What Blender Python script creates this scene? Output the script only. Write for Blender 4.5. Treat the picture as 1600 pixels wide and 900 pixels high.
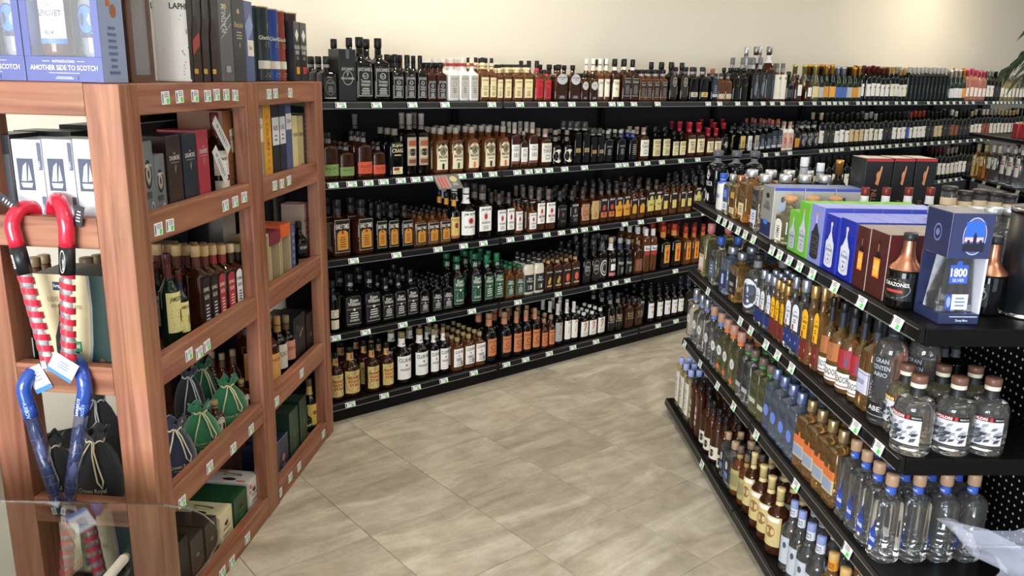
import bpy, bmesh, math, random
from mathutils import Vector
random.seed(7)
for o in list(bpy.data.objects): bpy.data.objects.remove(o)
SC = bpy.context.scene; COL = SC.collection
# ------------------------------------------------------------ camera (photograph is 1600 x 900)
FPX = 1280.0; EYE = 1.70; ROLL = math.radians(1.33); PITCH = math.atan(330 / FPX)
CF = Vector((0, math.cos(PITCH), -math.sin(PITCH))); _R = Vector((1, 0, 0)); _U = _R.cross(CF)
CR = _R * math.cos(ROLL) + _U * math.sin(ROLL); CU = -_R * math.sin(ROLL) + _U * math.cos(ROLL)
cam = bpy.data.cameras.new('camera'); camo = bpy.data.objects.new('camera', cam); COL.objects.link(camo)
from mathutils import Matrix
camo.matrix_world = Matrix(((CR.x, CU.x, -CF.x, 0), (CR.y, CU.y, -CF.y, 0), (CR.z, CU.z, -CF.z, EYE), (0, 0, 0, 1)))
cam.sensor_width = 36; cam.lens = FPX / 1600 * 36; cam.clip_start = .05; SC.camera = camo
# ------------------------------------------------------------ world, exposure
W = bpy.data.worlds.new('world'); SC.world = W; W.use_nodes = True
W.node_tree.nodes['Background'].inputs[0].default_value = (.86, .92, 1, 1)
W.node_tree.nodes['Background'].inputs[1].default_value = .25
SC.view_settings.view_transform = 'Standard'; SC.view_settings.look = 'None'
SC.view_settings.gamma = 1; SC.view_settings.use_curve_mapping = False; SC.view_settings.exposure = 0.74
SC.cycles.max_bounces = 10; SC.cycles.transmission_bounces = 8; SC.cycles.transparent_max_bounces = 12
SC.cycles.caustics_reflective = False; SC.cycles.caustics_refractive = False; SC.cycles.use_denoising = True
CEIL = 3.25
def area(name, loc, rot, sx, sy, power, col):
    l = bpy.data.lights.new(name, 'AREA'); l.shape = 'RECTANGLE'; l.size = sx; l.size_y = sy; l.energy = power; l.color = col
    o = bpy.data.objects.new(name, l); COL.objects.link(o); o.location = loc; o.rotation_euler = rot; return o
area('shop_window_daylight', (-1.9, -2.3, 1.7), (math.radians(84), 0, math.radians(-8)), 2.6, 1.8, 215, (.90, .95, 1))
area('shop_window_daylight_right', (2.3, -2.3, 1.7), (math.radians(84), 0, math.radians(8)), 2.2, 1.8, 22, (.80, .88, 1))
# ------------------------------------------------------------ maths helpers
def ray(x, y): return CF + CR * ((x - 800) / FPX) - CU * ((y - 450) / FPX)
def onplane(x, y, p, n):
    d = ray(x, y); o = Vector((0, 0, EYE)); t = ((Vector((p[0], p[1], 0)) - o).dot(n)) / d.dot(n); return o + d * t
def onz(x, y, z): d = ray(x, y); return Vector((0, 0, EYE)) + d * ((z - EYE) / d.z)
def dirv(a): a = math.radians(a); return Vector((math.sin(a), math.cos(a), 0))
class Frame:                                       # local x along the front, local y into the shelf
    def __init__(s, p, d): s.p = Vector((p[0], p[1], 0)); s.d = d.normalized(); s.n = Vector((-s.d.y, s.d.x, 0)); s.rz = math.atan2(s.d.y, s.d.x)
    def at(s, u, v, z=0): return s.p + s.d * u + s.n * v + Vector((0, 0, z))
    def px(s, x, y, v):                            # pixel on the vertical plane v behind the front: (u, z)
        q = onplane(x, y, s.p + s.n * v, s.n); return (q - s.p).dot(s.d), q.z
BACK = Frame((-.852, 3.810), dirv(50.4))
GON = Frame((.885, 3.95), Vector((.107, -2.08, 0)))
RK = Frame((-1.028, 2.164), dirv(5.2))             # rack, right face (u runs away from the camera)
RF = Frame((-1.028, 2.164), Vector((.9959, -.0906, 0)))   # rack, front face (u runs to the right, 0 at the corner)
G2 = Frame((3.98, 7.30), Vector((-.12, -1.07, 0)))
# ------------------------------------------------------------ materials
def lin(h):
    if not isinstance(h, str): return h
    f = lambda v: v / 12.92 if v <= .04045 else ((v + .055) / 1.055) ** 2.4
    return tuple(f(int(h[i:i + 2], 16) / 255) for i in (0, 2, 4))
MATS = {}
def mat(key, col='808080', rough=.5, metal=0, trans=0, emit=0, coat=0, ior=1.45, alpha=1, spec=.5, sheen=0):
    if key in MATS: return MATS[key]
    m = bpy.data.materials.new(key); m.use_nodes = True; b = m.node_tree.nodes['Principled BSDF']; c = lin(col)
    b.inputs['Base Color'].default_value = (*c, 1); b.inputs['Roughness'].default_value = rough; b.inputs['Metallic'].default_value = metal
    b.inputs['Transmission Weight'].default_value = trans; b.inputs['IOR'].default_value = ior; b.inputs['Coat Weight'].default_value = coat
    b.inputs['Specular IOR Level'].default_value = spec; b.inputs['Alpha'].default_value = alpha; b.inputs['Sheen Weight'].default_value = sheen
    if emit: b.inputs['Emission Color'].default_value = (*c, 1); b.inputs['Emission Strength'].default_value = emit
    MATS[key] = m; return m
def paper(col): return mat('print_' + col, col, .5)
def capm(col): return mat('cap_' + col, col, .35, .0, spec=.35)
def foil(col): return mat('foil_' + col, col, .3, .75)
G = dict(amber=mat('amber glass', (.050, .014, .004), .04, trans=.35, spec=.4), dark=mat('dark glass', (.004, .003, .0025), .04, spec=.35),
         whisky=mat('tawny glass', (.19, .062, .015), .03, trans=.5, spec=.4), gold=mat('golden spirit in glass', (.90, .50, .17), .02, trans=.9),
         pale=mat('pale gold spirit in glass', (.88, .80, .50), .02, trans=.92), clear=mat('clear glass', (.93, .95, .97), .02, trans=.96),
         frost=mat('frosted glass', (.85, .88, .92), .28, trans=.8), green=mat('green glass', (.006, .018, .007), .04, spec=.4),
         wine=mat('wine glass dark', (.003, .004, .002), .05, spec=.35), rose=mat('rose glass', (.75, .30, .20), .04, trans=.6),
         white=mat('white ceramic', (.80, .79, .75), .2, coat=.4), cream=mat('cream glazed bottle', (.66, .60, .47), .2, coat=.4),
         brandy=mat('brown brandy glass', (.075, .020, .006), .03, trans=.45, spec=.4), blue=mat('blue tinted glass', (.55, .70, .95), .03, trans=.9),
         olive=mat('olive tinted glass', (.50, .50, .24), .03, trans=.88), black=mat('black glass', (.003, .003, .0035), .06, spec=.35))
def nodes(m): return m.node_tree.nodes, m.node_tree.links
def wood_mat(key, base, dark, axis, scale=1.0):
    m = mat(key, base, .5); n, l = nodes(m); b = n['Principled BSDF']
    tc = n.new('ShaderNodeTexCoord'); mp = n.new('ShaderNodeMapping'); s = [26, 26, 26]; s[axis] = 1.6; mp.inputs['Scale'].default_value = s
    oi = n.new('ShaderNodeObjectInfo'); ad = n.new('ShaderNodeVectorMath'); ad.operation = 'MULTIPLY_ADD'
    cmb = n.new('ShaderNodeCombineXYZ'); l.new(oi.outputs['Random'], cmb.inputs[0]); l.new(oi.outputs['Random'], cmb.inputs[1]); l.new(oi.outputs['Random'], cmb.inputs[2])
    ad.inputs[1].default_value = (7, 7, 7); l.new(cmb.outputs[0], ad.inputs[0]); l.new(tc.outputs['Object'], ad.inputs[2]); l.new(ad.outputs[0], mp.inputs[0])
    nz = n.new('ShaderNodeTexNoise'); nz.inputs['Scale'].default_value = 1; nz.inputs['Detail'].default_value = 8; nz.inputs['Distortion'].default_value = 1.1; l.new(mp.outputs[0], nz.inputs[0])
    n2 = n.new('ShaderNodeTexNoise'); n2.inputs['Scale'].default_value = 5; n2.inputs['Detail'].default_value = 4; l.new(ad.outputs[0], n2.inputs[0])
    cr = n.new('ShaderNodeValToRGB'); cr.color_ramp.elements[0].position = .32; cr.color_ramp.elements[1].position = .72
    cr.color_ramp.elements[0].color = (*lin(dark), 1); cr.color_ramp.elements[1].color = (*lin(base), 1); l.new(nz.outputs[0], cr.inputs[0])
    mx = n.new('ShaderNodeMix'); mx.data_type = 'RGBA'; mx.blend_type = 'MULTIPLY'; mx.inputs[0].default_value = .35
    l.new(cr.outputs[0], mx.inputs[6]); l.new(n2.outputs[1], mx.inputs[7]); l.new(mx.outputs[2], b.inputs['Base Color'])
    bp = n.new('ShaderNodeBump'); bp.inputs['Strength'].default_value = .12; bp.inputs['Distance'].default_value = .002; l.new(nz.outputs[0], bp.inputs['Height']); l.new(bp.outputs[0], b.inputs['Normal'])
    return m
WOODX = wood_mat('red brown wood along x', 'BA8062', '844E36', 0); WOODZ = wood_mat('red brown wood along z', 'BA8062', '844E36', 2)
def tile_mat():
    m = mat('beige stone tile', 'A89C88', .33); n, l = nodes(m); b = n['Principled BSDF']
    tc = n.new('ShaderNodeTexCoord'); oi = n.new('ShaderNodeObjectInfo'); cmb = n.new('ShaderNodeCombineXYZ'); l.new(oi.outputs['Random'], cmb.inputs[0]); l.new(oi.outputs['Random'], cmb.inputs[2])
    ad = n.new('ShaderNodeVectorMath'); ad.operation = 'MULTIPLY_ADD'; ad.inputs[1].default_value = (31, 17, 23); l.new(cmb.outputs[0], ad.inputs[0]); l.new(tc.outputs['Object'], ad.inputs[2])
    mp = n.new('ShaderNodeMapping'); mp.inputs['Scale'].default_value = (1.1, 4.2, 1); mp.inputs['Rotation'].default_value = (0, 0, .5); l.new(ad.outputs[0], mp.inputs[0])
    a = n.new('ShaderNodeTexNoise'); a.inputs['Scale'].default_value = 1.5; a.inputs['Detail'].default_value = 9; a.inputs['Roughness'].default_value = .62; a.inputs['Distortion'].default_value = 1.3; l.new(mp.outputs[0], a.inputs[0])
    c = n.new('ShaderNodeTexNoise'); c.inputs['Scale'].default_value = 9; c.inputs['Detail'].default_value = 10; c.inputs['Roughness'].default_value = .7; l.new(ad.outputs[0], c.inputs[0])
    r = n.new('ShaderNodeValToRGB'); e = r.color_ramp.elements; e[0].position = .30; e[0].color = (*lin('A29784'), 1); e[1].position = .70; e[1].color = (*lin('D9D0BF'), 1)
    k = r.color_ramp.elements.new(.5); k.color = (*lin('BDB39F'), 1); l.new(a.outputs[0], r.inputs[0])
    mx = n.new('ShaderNodeMix'); mx.data_type = 'RGBA'; mx.blend_type = 'OVERLAY'; mx.inputs[0].default_value = .55; l.new(r.outputs[0], mx.inputs[6]); l.new(c.outputs[0], mx.inputs[7])
    l.new(mx.outputs[2], b.inputs['Base Color'])
    bp = n.new('ShaderNodeBump'); bp.inputs['Strength'].default_value = .25; bp.inputs['Distance'].default_value = .002; l.new(a.outputs[0], bp.inputs['Height']); l.new(bp.outputs[0], b.inputs['Normal'])
    return m
TILE = tile_mat()
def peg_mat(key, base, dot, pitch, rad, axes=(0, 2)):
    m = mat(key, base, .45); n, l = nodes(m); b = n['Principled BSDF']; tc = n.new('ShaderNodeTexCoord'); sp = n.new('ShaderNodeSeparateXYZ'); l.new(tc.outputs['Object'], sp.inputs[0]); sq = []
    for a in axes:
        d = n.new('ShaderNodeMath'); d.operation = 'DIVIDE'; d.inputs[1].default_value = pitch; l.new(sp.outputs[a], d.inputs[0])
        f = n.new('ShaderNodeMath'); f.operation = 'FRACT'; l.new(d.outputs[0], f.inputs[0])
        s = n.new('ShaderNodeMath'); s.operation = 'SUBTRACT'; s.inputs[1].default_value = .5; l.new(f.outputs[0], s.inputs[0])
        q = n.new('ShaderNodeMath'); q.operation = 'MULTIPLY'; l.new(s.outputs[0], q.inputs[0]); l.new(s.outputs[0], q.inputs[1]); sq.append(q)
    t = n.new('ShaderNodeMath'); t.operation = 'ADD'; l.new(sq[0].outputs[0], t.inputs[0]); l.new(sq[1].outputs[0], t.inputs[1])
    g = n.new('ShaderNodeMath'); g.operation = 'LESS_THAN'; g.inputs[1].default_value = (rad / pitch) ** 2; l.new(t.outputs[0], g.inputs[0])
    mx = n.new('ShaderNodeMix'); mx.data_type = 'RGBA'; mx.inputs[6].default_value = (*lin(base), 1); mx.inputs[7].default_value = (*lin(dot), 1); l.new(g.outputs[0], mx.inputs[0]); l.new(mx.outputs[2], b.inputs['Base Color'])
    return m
PEG = peg_mat('black pegboard', '08080A', '242528', .0254, .003); PEGN = peg_mat('black pegboard with painted hole light', '060607', 'C4C2BC', .0254, .0034)  # the spine's pale dots paint in light coming through its holes
STEEL = mat('black powder coated steel', '080809', .45, spec=.2); RAIL = mat('black price channel', '0F0F10', .3, spec=.4); SILV = mat('silver strip', '9A9C9E', .35, .6)
def wall_mat():
    m = mat('cream painted wall', 'EEE6D4', .75); n, l = nodes(m); b = n['Principled BSDF']; z = n.new('ShaderNodeTexNoise'); z.inputs['Scale'].default_value = 60
    bp = n.new('ShaderNodeBump'); bp.inputs['Strength'].default_value = .1; bp.inputs['Distance'].default_value = .002; l.new(z.outputs[0], bp.inputs['Height']); l.new(bp.outputs[0], b.inputs['Normal']); return m
WALL = wall_mat()
# ------------------------------------------------------------ mesh helpers
class MB:
    def __init__(s): s.v = []; s.f = []; s.m = []; s.mats = []; s.sm = []
    def mi(s, m):
        if m not in s.mats: s.mats.append(m)
        return s.mats.index(m)
    def add(s, vs, fs, m, smooth=False):
        o = len(s.v); s.v += [tuple(v) for v in vs]; k = s.mi(m)
        for f in fs: s.f.append(tuple(i + o for i in f)); s.m.append(k); s.sm.append(smooth)
    def box(s, a, b, m, bev=0):
        x0, y0, z0 = a; x1, y1, z1 = b
        if not bev:
            s.add([(x0, y0, z0), (x1, y0, z0), (x1, y1, z0), (x0, y1, z0), (x0, y0, z1), (x1, y0, z1), (x1, y1, z1), (x0, y1, z1)],
                  [(0, 3, 2, 1), (4, 5, 6, 7), (0, 1, 5, 4), (1, 2, 6, 5), (2, 3, 7, 6), (3, 0, 4, 7)], m); return
        bm = bmesh.new(); bmesh.ops.create_cube(bm, size=1)
        for v in bm.verts: v.co = Vector(((x0 + x1) / 2 + v.co.x * (x1 - x0), (y0 + y1) / 2 + v.co.y * (y1 - y0), (z0 + z1) / 2 + v.co.z * (z1 - z0)))
        bmesh.ops.bevel(bm, geom=bm.edges[:], offset=bev, segments=2, affect='EDGES', profile=.5)
        bm.verts.index_update(); s.add([v.co.copy() for v in bm.verts], [[v.index for v in f.verts] for f in bm.faces], m); bm.free()
    def lathe(s, prof, m, seg=24, n=2, ry=1, cap=True, smooth=True, c=(0, 0, 0)):
        # prof: (z, r[, n]) ; ry = depth over width
        rings = []
        for p in prof:
            e = p[2] if len(p) > 2 else n; q = p[3] if len(p) > 3 else ry; ring = []
            for i in range(seg):
                a = 2 * math.pi * (i + .5) / seg; ca, sa = math.cos(a), math.sin(a)
                ring.append((c[0] + p[1] * math.copysign(abs(ca) ** (2 / e), ca), c[1] + p[1] * q * math.copysign(abs(sa) ** (2 / e), sa), c[2] + p[0]))
            rings.append(ring)
        fs = []
        for k in range(len(rings) - 1):
            for i in range(seg): j = (i + 1) % seg; fs.append((k * seg + i, k * seg + j, (k + 1) * seg + j, (k + 1) * seg + i))
        if cap: fs.append(tuple(range(seg))[::-1]); fs.append(tuple((len(rings) - 1) * seg + i for i in range(seg)))
        s.add([v for r in rings for v in r], fs, m, smooth)
    def tube(s, pts, r, m, seg=8, cap=True):
        pts = [Vector(p) for p in pts]; rs = r if isinstance(r, (list, tuple)) else [r] * len(pts); vs = []; fs = []; up = None
        for i, p in enumerate(pts):
            t = (pts[min(i + 1, len(pts) - 1)] - pts[max(i - 1, 0)]).normalized()
            if up is None: up = t.orthogonal().normalized()
            up = (up - t * up.dot(t)).normalized(); w = t.cross(up)
            for k in range(seg): a = 2 * math.pi * k / seg; vs.append(p + (up * math.cos(a) + w * math.sin(a)) * rs[i])
        for i in range(len(pts) - 1):
            for k in range(seg): j = (k + 1) % seg; fs.append((i * seg + k, i * seg + j, (i + 1) * seg + j, (i + 1) * seg + k))
        if cap: fs.append(tuple(range(seg))[::-1]); fs.append(tuple((len(pts) - 1) * seg + k for k in range(seg)))
        s.add(vs, fs, m, True)
    def mesh(s, name):
        me = bpy.data.meshes.new(name); me.from_pydata(s.v, [], s.f)
        for m in s.mats: me.materials.append(m)
        me.polygons.foreach_set('material_index', s.m); me.polygons.foreach_set('use_smooth', s.sm); me.update(); return me
    def obj(s, name, parent=None, loc=(0, 0, 0), rz=0): return link(name, s.mesh(name), parent, loc, rz)
def link(name, me, parent=None, loc=(0, 0, 0), rz=0, sc=1):
    o = bpy.data.objects.new(name, me); COL.objects.link(o); o.location = loc; o.rotation_euler = (0, 0, rz)
    if sc != 1: o.scale = (sc,) * 3 if not isinstance(sc, tuple) else sc
    if parent: o.parent = parent
    return o
def tag(o, label, cat, group=None, kind=None):
    o['label'] = label; o['category'] = cat
    if group: o['group'] = group
    if kind: o['kind'] = kind
    return o
def thing(name, label, cat, loc, rz=0, group=None, sc=1): return tag(link(name, None, None, loc, rz, sc), label, cat, group)
# ------------------------------------------------------------ printed matter
TXT = {}
def text_mesh(t, bold):
    k = (t, bold)
    if k in TXT: return TXT[k]
    cu = bpy.data.curves.new('t', 'FONT'); cu.body = t; cu.resolution_u = 2; cu.offset = bold; ob = bpy.data.objects.new('t', cu); COL.objects.link(ob)
    dg = bpy.context.evaluated_depsgraph_get(); ev = ob.evaluated_get(dg); me = ev.to_mesh()
    vs = [(v.co.x, v.co.y) for v in me.vertices]; fs = [tuple(p.vertices) for p in me.polygons]; ev.to_mesh_clear()
    bpy.data.objects.remove(ob); bpy.data.curves.remove(cu)
    if vs:
        x0 = min(v[0] for v in vs); x1 = max(v[0] for v in vs); y0 = min(v[1] for v in vs); y1 = max(v[1] for v in vs)
        vs = [((x - (x0 + x1) / 2), (y - y0)) for x, y in vs]; TXT[k] = (vs, fs, x1 - x0, y1 - y0)
    else: TXT[k] = ([], [], 1, 1)
    return TXT[k]
def emit_print(mb, items, mapper, hw, h):
    """items in u -1..1, v 0..1 ; mapper(x, z, off) -> local point"""
    off = .0006
    for it in items:
        k = it[0]; off += .00022
        if k == 'r':
            _, x0, z0, x1, z1, c = it; N = max(1, int(abs(x1 - x0) * 5)); vs = []; fs = []
            for i in range(N + 1):
                x = (x0 + (x1 - x0) * i / N) * hw; vs += [mapper(x, z0 * h, off), mapper(x, z1 * h, off)]
                if i: fs.append((2 * i - 2, 2 * i, 2 * i + 1, 2 * i - 1))
            mb.add(vs, fs, paper(c))
        elif k in 'tv':
            t, xc, z, th, c = it[1:6]; mw = it[6] if len(it) > 6 else 1.8; bold = it[7] if len(it) > 7 else .012
            vs, fs, w, hh = text_mesh(t, bold); sy = th * h / hh; sx = sy
            if k == 't':
                if w * sx > mw * hw: sx = mw * hw / w
                if w * sx < mw * hw * .62 and len(t) > 2: sx = min(sy * 1.35, mw * hw / w)
                mb.add([mapper(xc * hw + x * sx, z * h + y * sy, off) for x, y in vs], fs, paper(c))
            else:   # vertical text, reading upwards; th = glyph height as a share of hw, mw = run length as share of h
                sy = th * hw / hh; sx = min(sy, mw * h / w)
                mb.add([mapper(xc * hw - y * sy, z * h + (x + w / 2) * sx, off) for x, y in vs], fs, paper(c))
        elif k in 'do':
            x, z, rx, rz = it[1:5]; N = 20; c = it[-1]; pts = [(x * hw + rx * hw * math.cos(2 * math.pi * i / N), z * h + rz * h * math.sin(2 * math.pi * i / N)) for i in range(N)]
            if k == 'd': mb.add([mapper(x * hw, z * h, off)] + [mapper(a, b, off) for a, b in pts], [(0, i + 1, (i + 1) % N + 1) for i in range(N)], paper(c))
            else:
                th = 1 - it[5]; mb.add([mapper(a, b, off) for a, b in pts] + [mapper(x * hw + (a - x * hw) * th, z * h + (b - z * h) * th, off) for a, b in pts],
                                       [(i, (i + 1) % N, N + (i + 1) % N, N + i) for i in range(N)], paper(c))
        elif k == 'p':
            mb.add([mapper(a * hw, b * h, off) for a, b in it[1]], [tuple(range(len(it[1])))], paper(it[2]))
        elif k == 'l':      # fine lines of small print: (x0,x1,z0,z1,n,col)
            _, x0, x1, z0, z1, n, c = it; rr = random.Random(3)
            for i in range(n):
                z = z1 + (z0 - z1) * (i + .5) / n; q = (.55 + .45 * rr.random()) if n > 1 else 1; m = (x0 + x1) / 2; e = (x1 - x0) / 2 * q; t = abs(z1 - z0) / n * .22
                mb.add([mapper((m - e) * hw, (z - t) * h, off), mapper((m + e) * hw, (z - t) * h, off), mapper((m + e) * hw, (z + t) * h, off), mapper((m - e) * hw, (z + t) * h, off)], [(0, 1, 2, 3)], paper(c))
def STAG(x, z, s, c, k=.6):   # a stag's head: face and antlers
    P = lambda a, b: (x + a * s * k, z + b * s)
    L = [('p', [P(-.16, 0), P(.16, 0), P(.24, .28), P(.1, .34), P(-.1, .34), P(-.24, .28)], c), ('p', [P(0, -.42), P(.14, 0), P(-.14, 0)], c)]
    for q in (-1, 1):
        L += [('p', [P(q * .08, .3), P(q * .5, .55), P(q * .42, .64), P(q * .02, .38)][::q], c), ('p', [P(q * .42, .52), P(q * .5, .56), P(q * .72, 1.1), P(q * .66, 1.1)][::q], c), ('p', [P(q * .3, .48), P(q * .38, .5), P(q * .4, .95), P(q * .34, .95)][::q], c)]
    return L
# ------------------------------------------------------------ bottle kit
FORMS = dict(
    sq=(.265, .041, 1, 5, .60, .73, .0150, .17, .0165, 's'), sqjug=(.325, .054, 1, 5, .58, .71, .0190, .15, .0210, 's'), sqflat=(.24, .045, .75, 5, .66, .76, .015, .12, .018, 's'),
    rnd=(.30, .038, 1, 2, .60, .76, .0145, .13, .0155, 's'), jug=(.315, .055, 1, 2, .56, .76, .0190, .11, .0200, 's'), flask=(.205, .041, .62, 3, .66, .80, .0130, .11, .0150, 's'),
    wine=(.30, .037, 1, 2, .60, .76, .0145, .20, .0155, 'r'), champ=(.31, .044, 1, 2, .42, .82, .0150, .26, .0185, 's'), slim=(.32, .034, 1, 3, .66, .76, .0140, .16, .0155, 's'),
    arch=(.27, .044, .7, 3, .60, .76, .0150, .14, .0170, 'r'), squat=(.225, .050, 1, 2, .56, .74, .0170, .10, .0215, 'r'), ball=(.22, .048, 1, 2, .42, .70, .015, .12, .017, 'r'),
    tube=(.31, .040, 1, 2, .74, .84, .015, .12, .0165, 'r'), tallneck=(.30, .042, 1, 2, .50, .62, .015, .14, .0165, 'r'), flatr=(.29, .046, .5, 2.6, .74, .88, .0145, .10, .016, 'r'),
    square2=(.27, .036, 1, 7, .72, .80, .0155, .16, .0190, 's'), patron=(.20, .050, .8, 4, .56, .70, .0190, .17, .0200, 's'), bell=(.31, .050, 1, 2, .44, .78, .0170, .10, .021, 's'),
    ov=(.26, .050, .6, 2.4, .60, .78, .016, .14, .019, 'r'))
class Bot:
    def __init__(s, key, form, kind, desc, glass, capc, lab=None, neck=None, extra=None, rimcap=None, metalcap=False, **ov):
        k = ['H', 'w', 'ry', 'n', 'body', 'sh', 'rn', 'cap', 'rc', 'cv']
        for a, b in zip(k, FORMS[form]): setattr(s, a, ov.get(a, b))
        s.key, s.form, s.kind, s.desc, s.glass, s.capc, s.lab, s.neck, s.extra, s.rimcap, s.metalcap = key, form, kind, desc, glass, capc, lab, neck, extra, rimcap, metalcap
        s.parts = None
        if kind == 'whiskey_bottle': s.kind = 'square_whiskey_bottle' if form in ('sq', 'sqjug', 'sqflat', 'square2', 'slim') else 'whiskey_flask' if form in ('flask', 'arch', 'ov', 'flatr') else 'round_whiskey_bottle'
    def prof(s):
        H = s.H; L = [(0, s.w * .90, s.n), (.006, s.w * .99, s.n), (.012, s.w, s.n), (s.body * H, s.w, s.n)]
        for i in range(1, 8):
            t = i / 7; q = 1 - math.sqrt(max(0, 1 - t * t)) if s.cv == 'r' else t * t * (3 - 2 * t); q = q * .97 + t * .03
            L.append(((s.body + (s.sh - s.body) * t) * H, s.w * (1 - q) + s.rn * q, s.n + (2 - s.n) * q, s.ry + (1 - s.ry) * q))
        L.append(((1 - s.cap) * H + .002, s.rn * .97, 2, 1)); return L
    def rad(s, z):
        P = s.prof()
        for a, b in zip(P, P[1:]):
            if a[0] <= z <= b[0]: return a[1] + (b[1] - a[1]) * (z - a[0]) / max(1e-6, b[0] - a[0])
        return s.rn
    def build(s):
        if s.parts: return s.parts
        H = s.H; P = []; b = MB(); b.lathe(s.prof(), G[s.glass], 28 if s.n > 2 else 22, s.n, s.ry); P.append(('glass', b.mesh('glass_' + s.key)))
        c = MB(); z0 = (1 - s.cap) * H; h = s.cap * H; cm = foil(s.capc) if s.metalcap else capm(s.capc); r = s.rc
        if s.form == 'patron':
            c.lathe([(z0, r * .7), (z0 + h * .15, r * .75), (z0 + h * .25, r * 1.0), (z0 + h * .5, r * 1.35), (z0 + h * .8, r * 1.15), (z0 + h * .95, r * .7), (H, r * .3)], cm, 18)
        elif s.cap >= .19:   # a foil that follows the neck
            c.lathe([(z0, r * 1.02), (z0 + h * .7, r), (z0 + h * .72, r * 1.1), (H - .002, r * 1.1), (H, r * .9)], cm, 16)
        else:
            c.lathe([(z0, r * .95), (z0 + .002, r), (H - .003, r), (H, r * .88)], cm, 18)
            if s.rimcap: c.lathe([(z0 - .004, r * 1.02), (z0 + h * .3, r * 1.04), (z0 + h * .3 + .0005, r)], foil(s.rimcap) if s.metalcap else capm(s.rimcap), 18, cap=False)
        P.append(('cap', c.mesh('cap_' + s.key)))
        if s.lab:
            labs = s.lab if isinstance(s.lab, list) else [s.lab]
            for z0, z1, hw, col, items in labs:
                m = MB(); W = s.w; d = s.w * s.ry
                if s.n <= 2.05:
                    mp = lambda x, z, off, z0=z0: (math.sin(x / W) * (W + off), -math.cos(x / W) * (W + off), z0 * H + z); half = hw * W
                else:
                    mp = lambda x, z, off, z0=z0: (x, -(d * (1 - min(.999, abs(x / W)) ** s.n) ** (1 / s.n)) - off - .0004, z0 * H + z); half = hw * W
                emit_print(m, ([('r', -1, 0, 1, 1, col)] if col else []) + items, mp, half, (z1 - z0) * H); P.append(('label', m.mesh('label_' + s.key)))
        if s.neck:
            m = MB(); z0, z1, col = s.neck[:3]; L = []
            for i in range(5): z = (z0 + (z1 - z0) * i / 4) * H; L.append((z, s.rad(z) + .0008))
            m.lathe(L, paper(col), 18, cap=False)
            if len(s.neck) > 3:
                r = s.rad((z0 + z1) / 2 * H) + .0008; emit_print(m, s.neck[3], lambda x, z, off: (math.sin(x / r) * (r + off), -math.cos(x / r) * (r + off), z0 * H + z), 1.2 * r, (z1 - z0) * H)
            P.append(('neck_label', m.mesh('neck_label_' + s.key)))
        if s.extra: P += s.extra(s)
        s.parts = P; return P
TY = {}
def BT(key, *a, **k): TY[key] = Bot(key, *a, **k)
ORD = ['', 'first', 'second', 'third', 'fourth', 'fifth', 'sixth', 'seventh', 'eighth', 'ninth', 'tenth', 'eleventh', 'twelfth', 'thirteenth', 'fourteenth', 'fifteenth', 'sixteenth', 'seventeenth', 'eighteenth', 'nineteenth', 'twentieth']
def ordi(n):
    if n <= 20: return ORD[n]
    t = ['', '', 'twenty', 'thirty', 'forty', 'fifty', 'sixty'][n // 10]; return t + '-' + ORD[n % 10] if n % 10 else t[:-1] + 'ieth'
def put_bottle(t, loc, rz, sc, label, group):
    r = thing(t.kind, label, 'bottle', loc, rz, group, sc)
    for nm, me in t.build(): link(nm, me, r)
    return r
BRG = random.Random(11)
TURN = {}
def place_files(frame, z, shelf, P, inset, maxdepth, gap):
    """P: [u, v, type, height scale, rows, src]; v = centre of the front bottle of the file"""
    P.sort(key=lambda p: p[0]); cnt = {}; tot = {}
    for p in P: tot[p[2].desc] = tot.get(p[2].desc, 0) + 1; p[3] = (min(p[3] ** .5, 1.15) if p[3] < 1 else p[3] ** .7, p[3])
    for i, a in enumerate(P):
        for b in P[i + 1:i + 3]:
            need = (a[2].w * a[3][0] + b[2].w * b[3][0]) + .0015; dist = abs(b[0] - a[0])
            if dist < need and abs(a[1] - b[1]) < (a[2].w * a[2].ry * a[3][0] + b[2].w * b[2].ry * b[3][0]):
                f = max(dist / need, .62)
                if f < .82: print('TIGHT', shelf, a[5][:3], b[5][:3], round(f, 2))
                a.append(f); b.append(f)
    for p in P:
        u, v, t, (sx, sz), n, it = p[:6]; k = cnt[t.desc] = cnt.get(t.desc, 0) + 1; sx *= min([1] + p[6:]); step = 2 * t.w * t.ry * sx * gap + .001
        for r in range(n):
            vv = v + r * step
            if vv + t.w * t.ry * sx > maxdepth: break
            loc = frame.at(u + (BRG.uniform(-.002, .002) if r else 0), vv, z + .0005); many = tot[t.desc] > 1
            if r == 0: lb = f"{t.desc}, {ordi(k)} from left, {shelf}" if many else f"{t.desc}, front of {shelf}"
            else: lb = f"{t.desc}, {ordi(r)} behind {ordi(k)} from left, {shelf}" if many else f"{t.desc}, {ordi(r)} behind front, {shelf}"
            put_bottle(t, loc, frame.rz + TURN.get(id(frame), 0) * (1.2 if t.n <= 2.05 else .25 if t.ry > .7 else .1) + BRG.uniform(-.05, .05), (sx, sx, sz), lb, f"bottles on the {shelf}")
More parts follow.
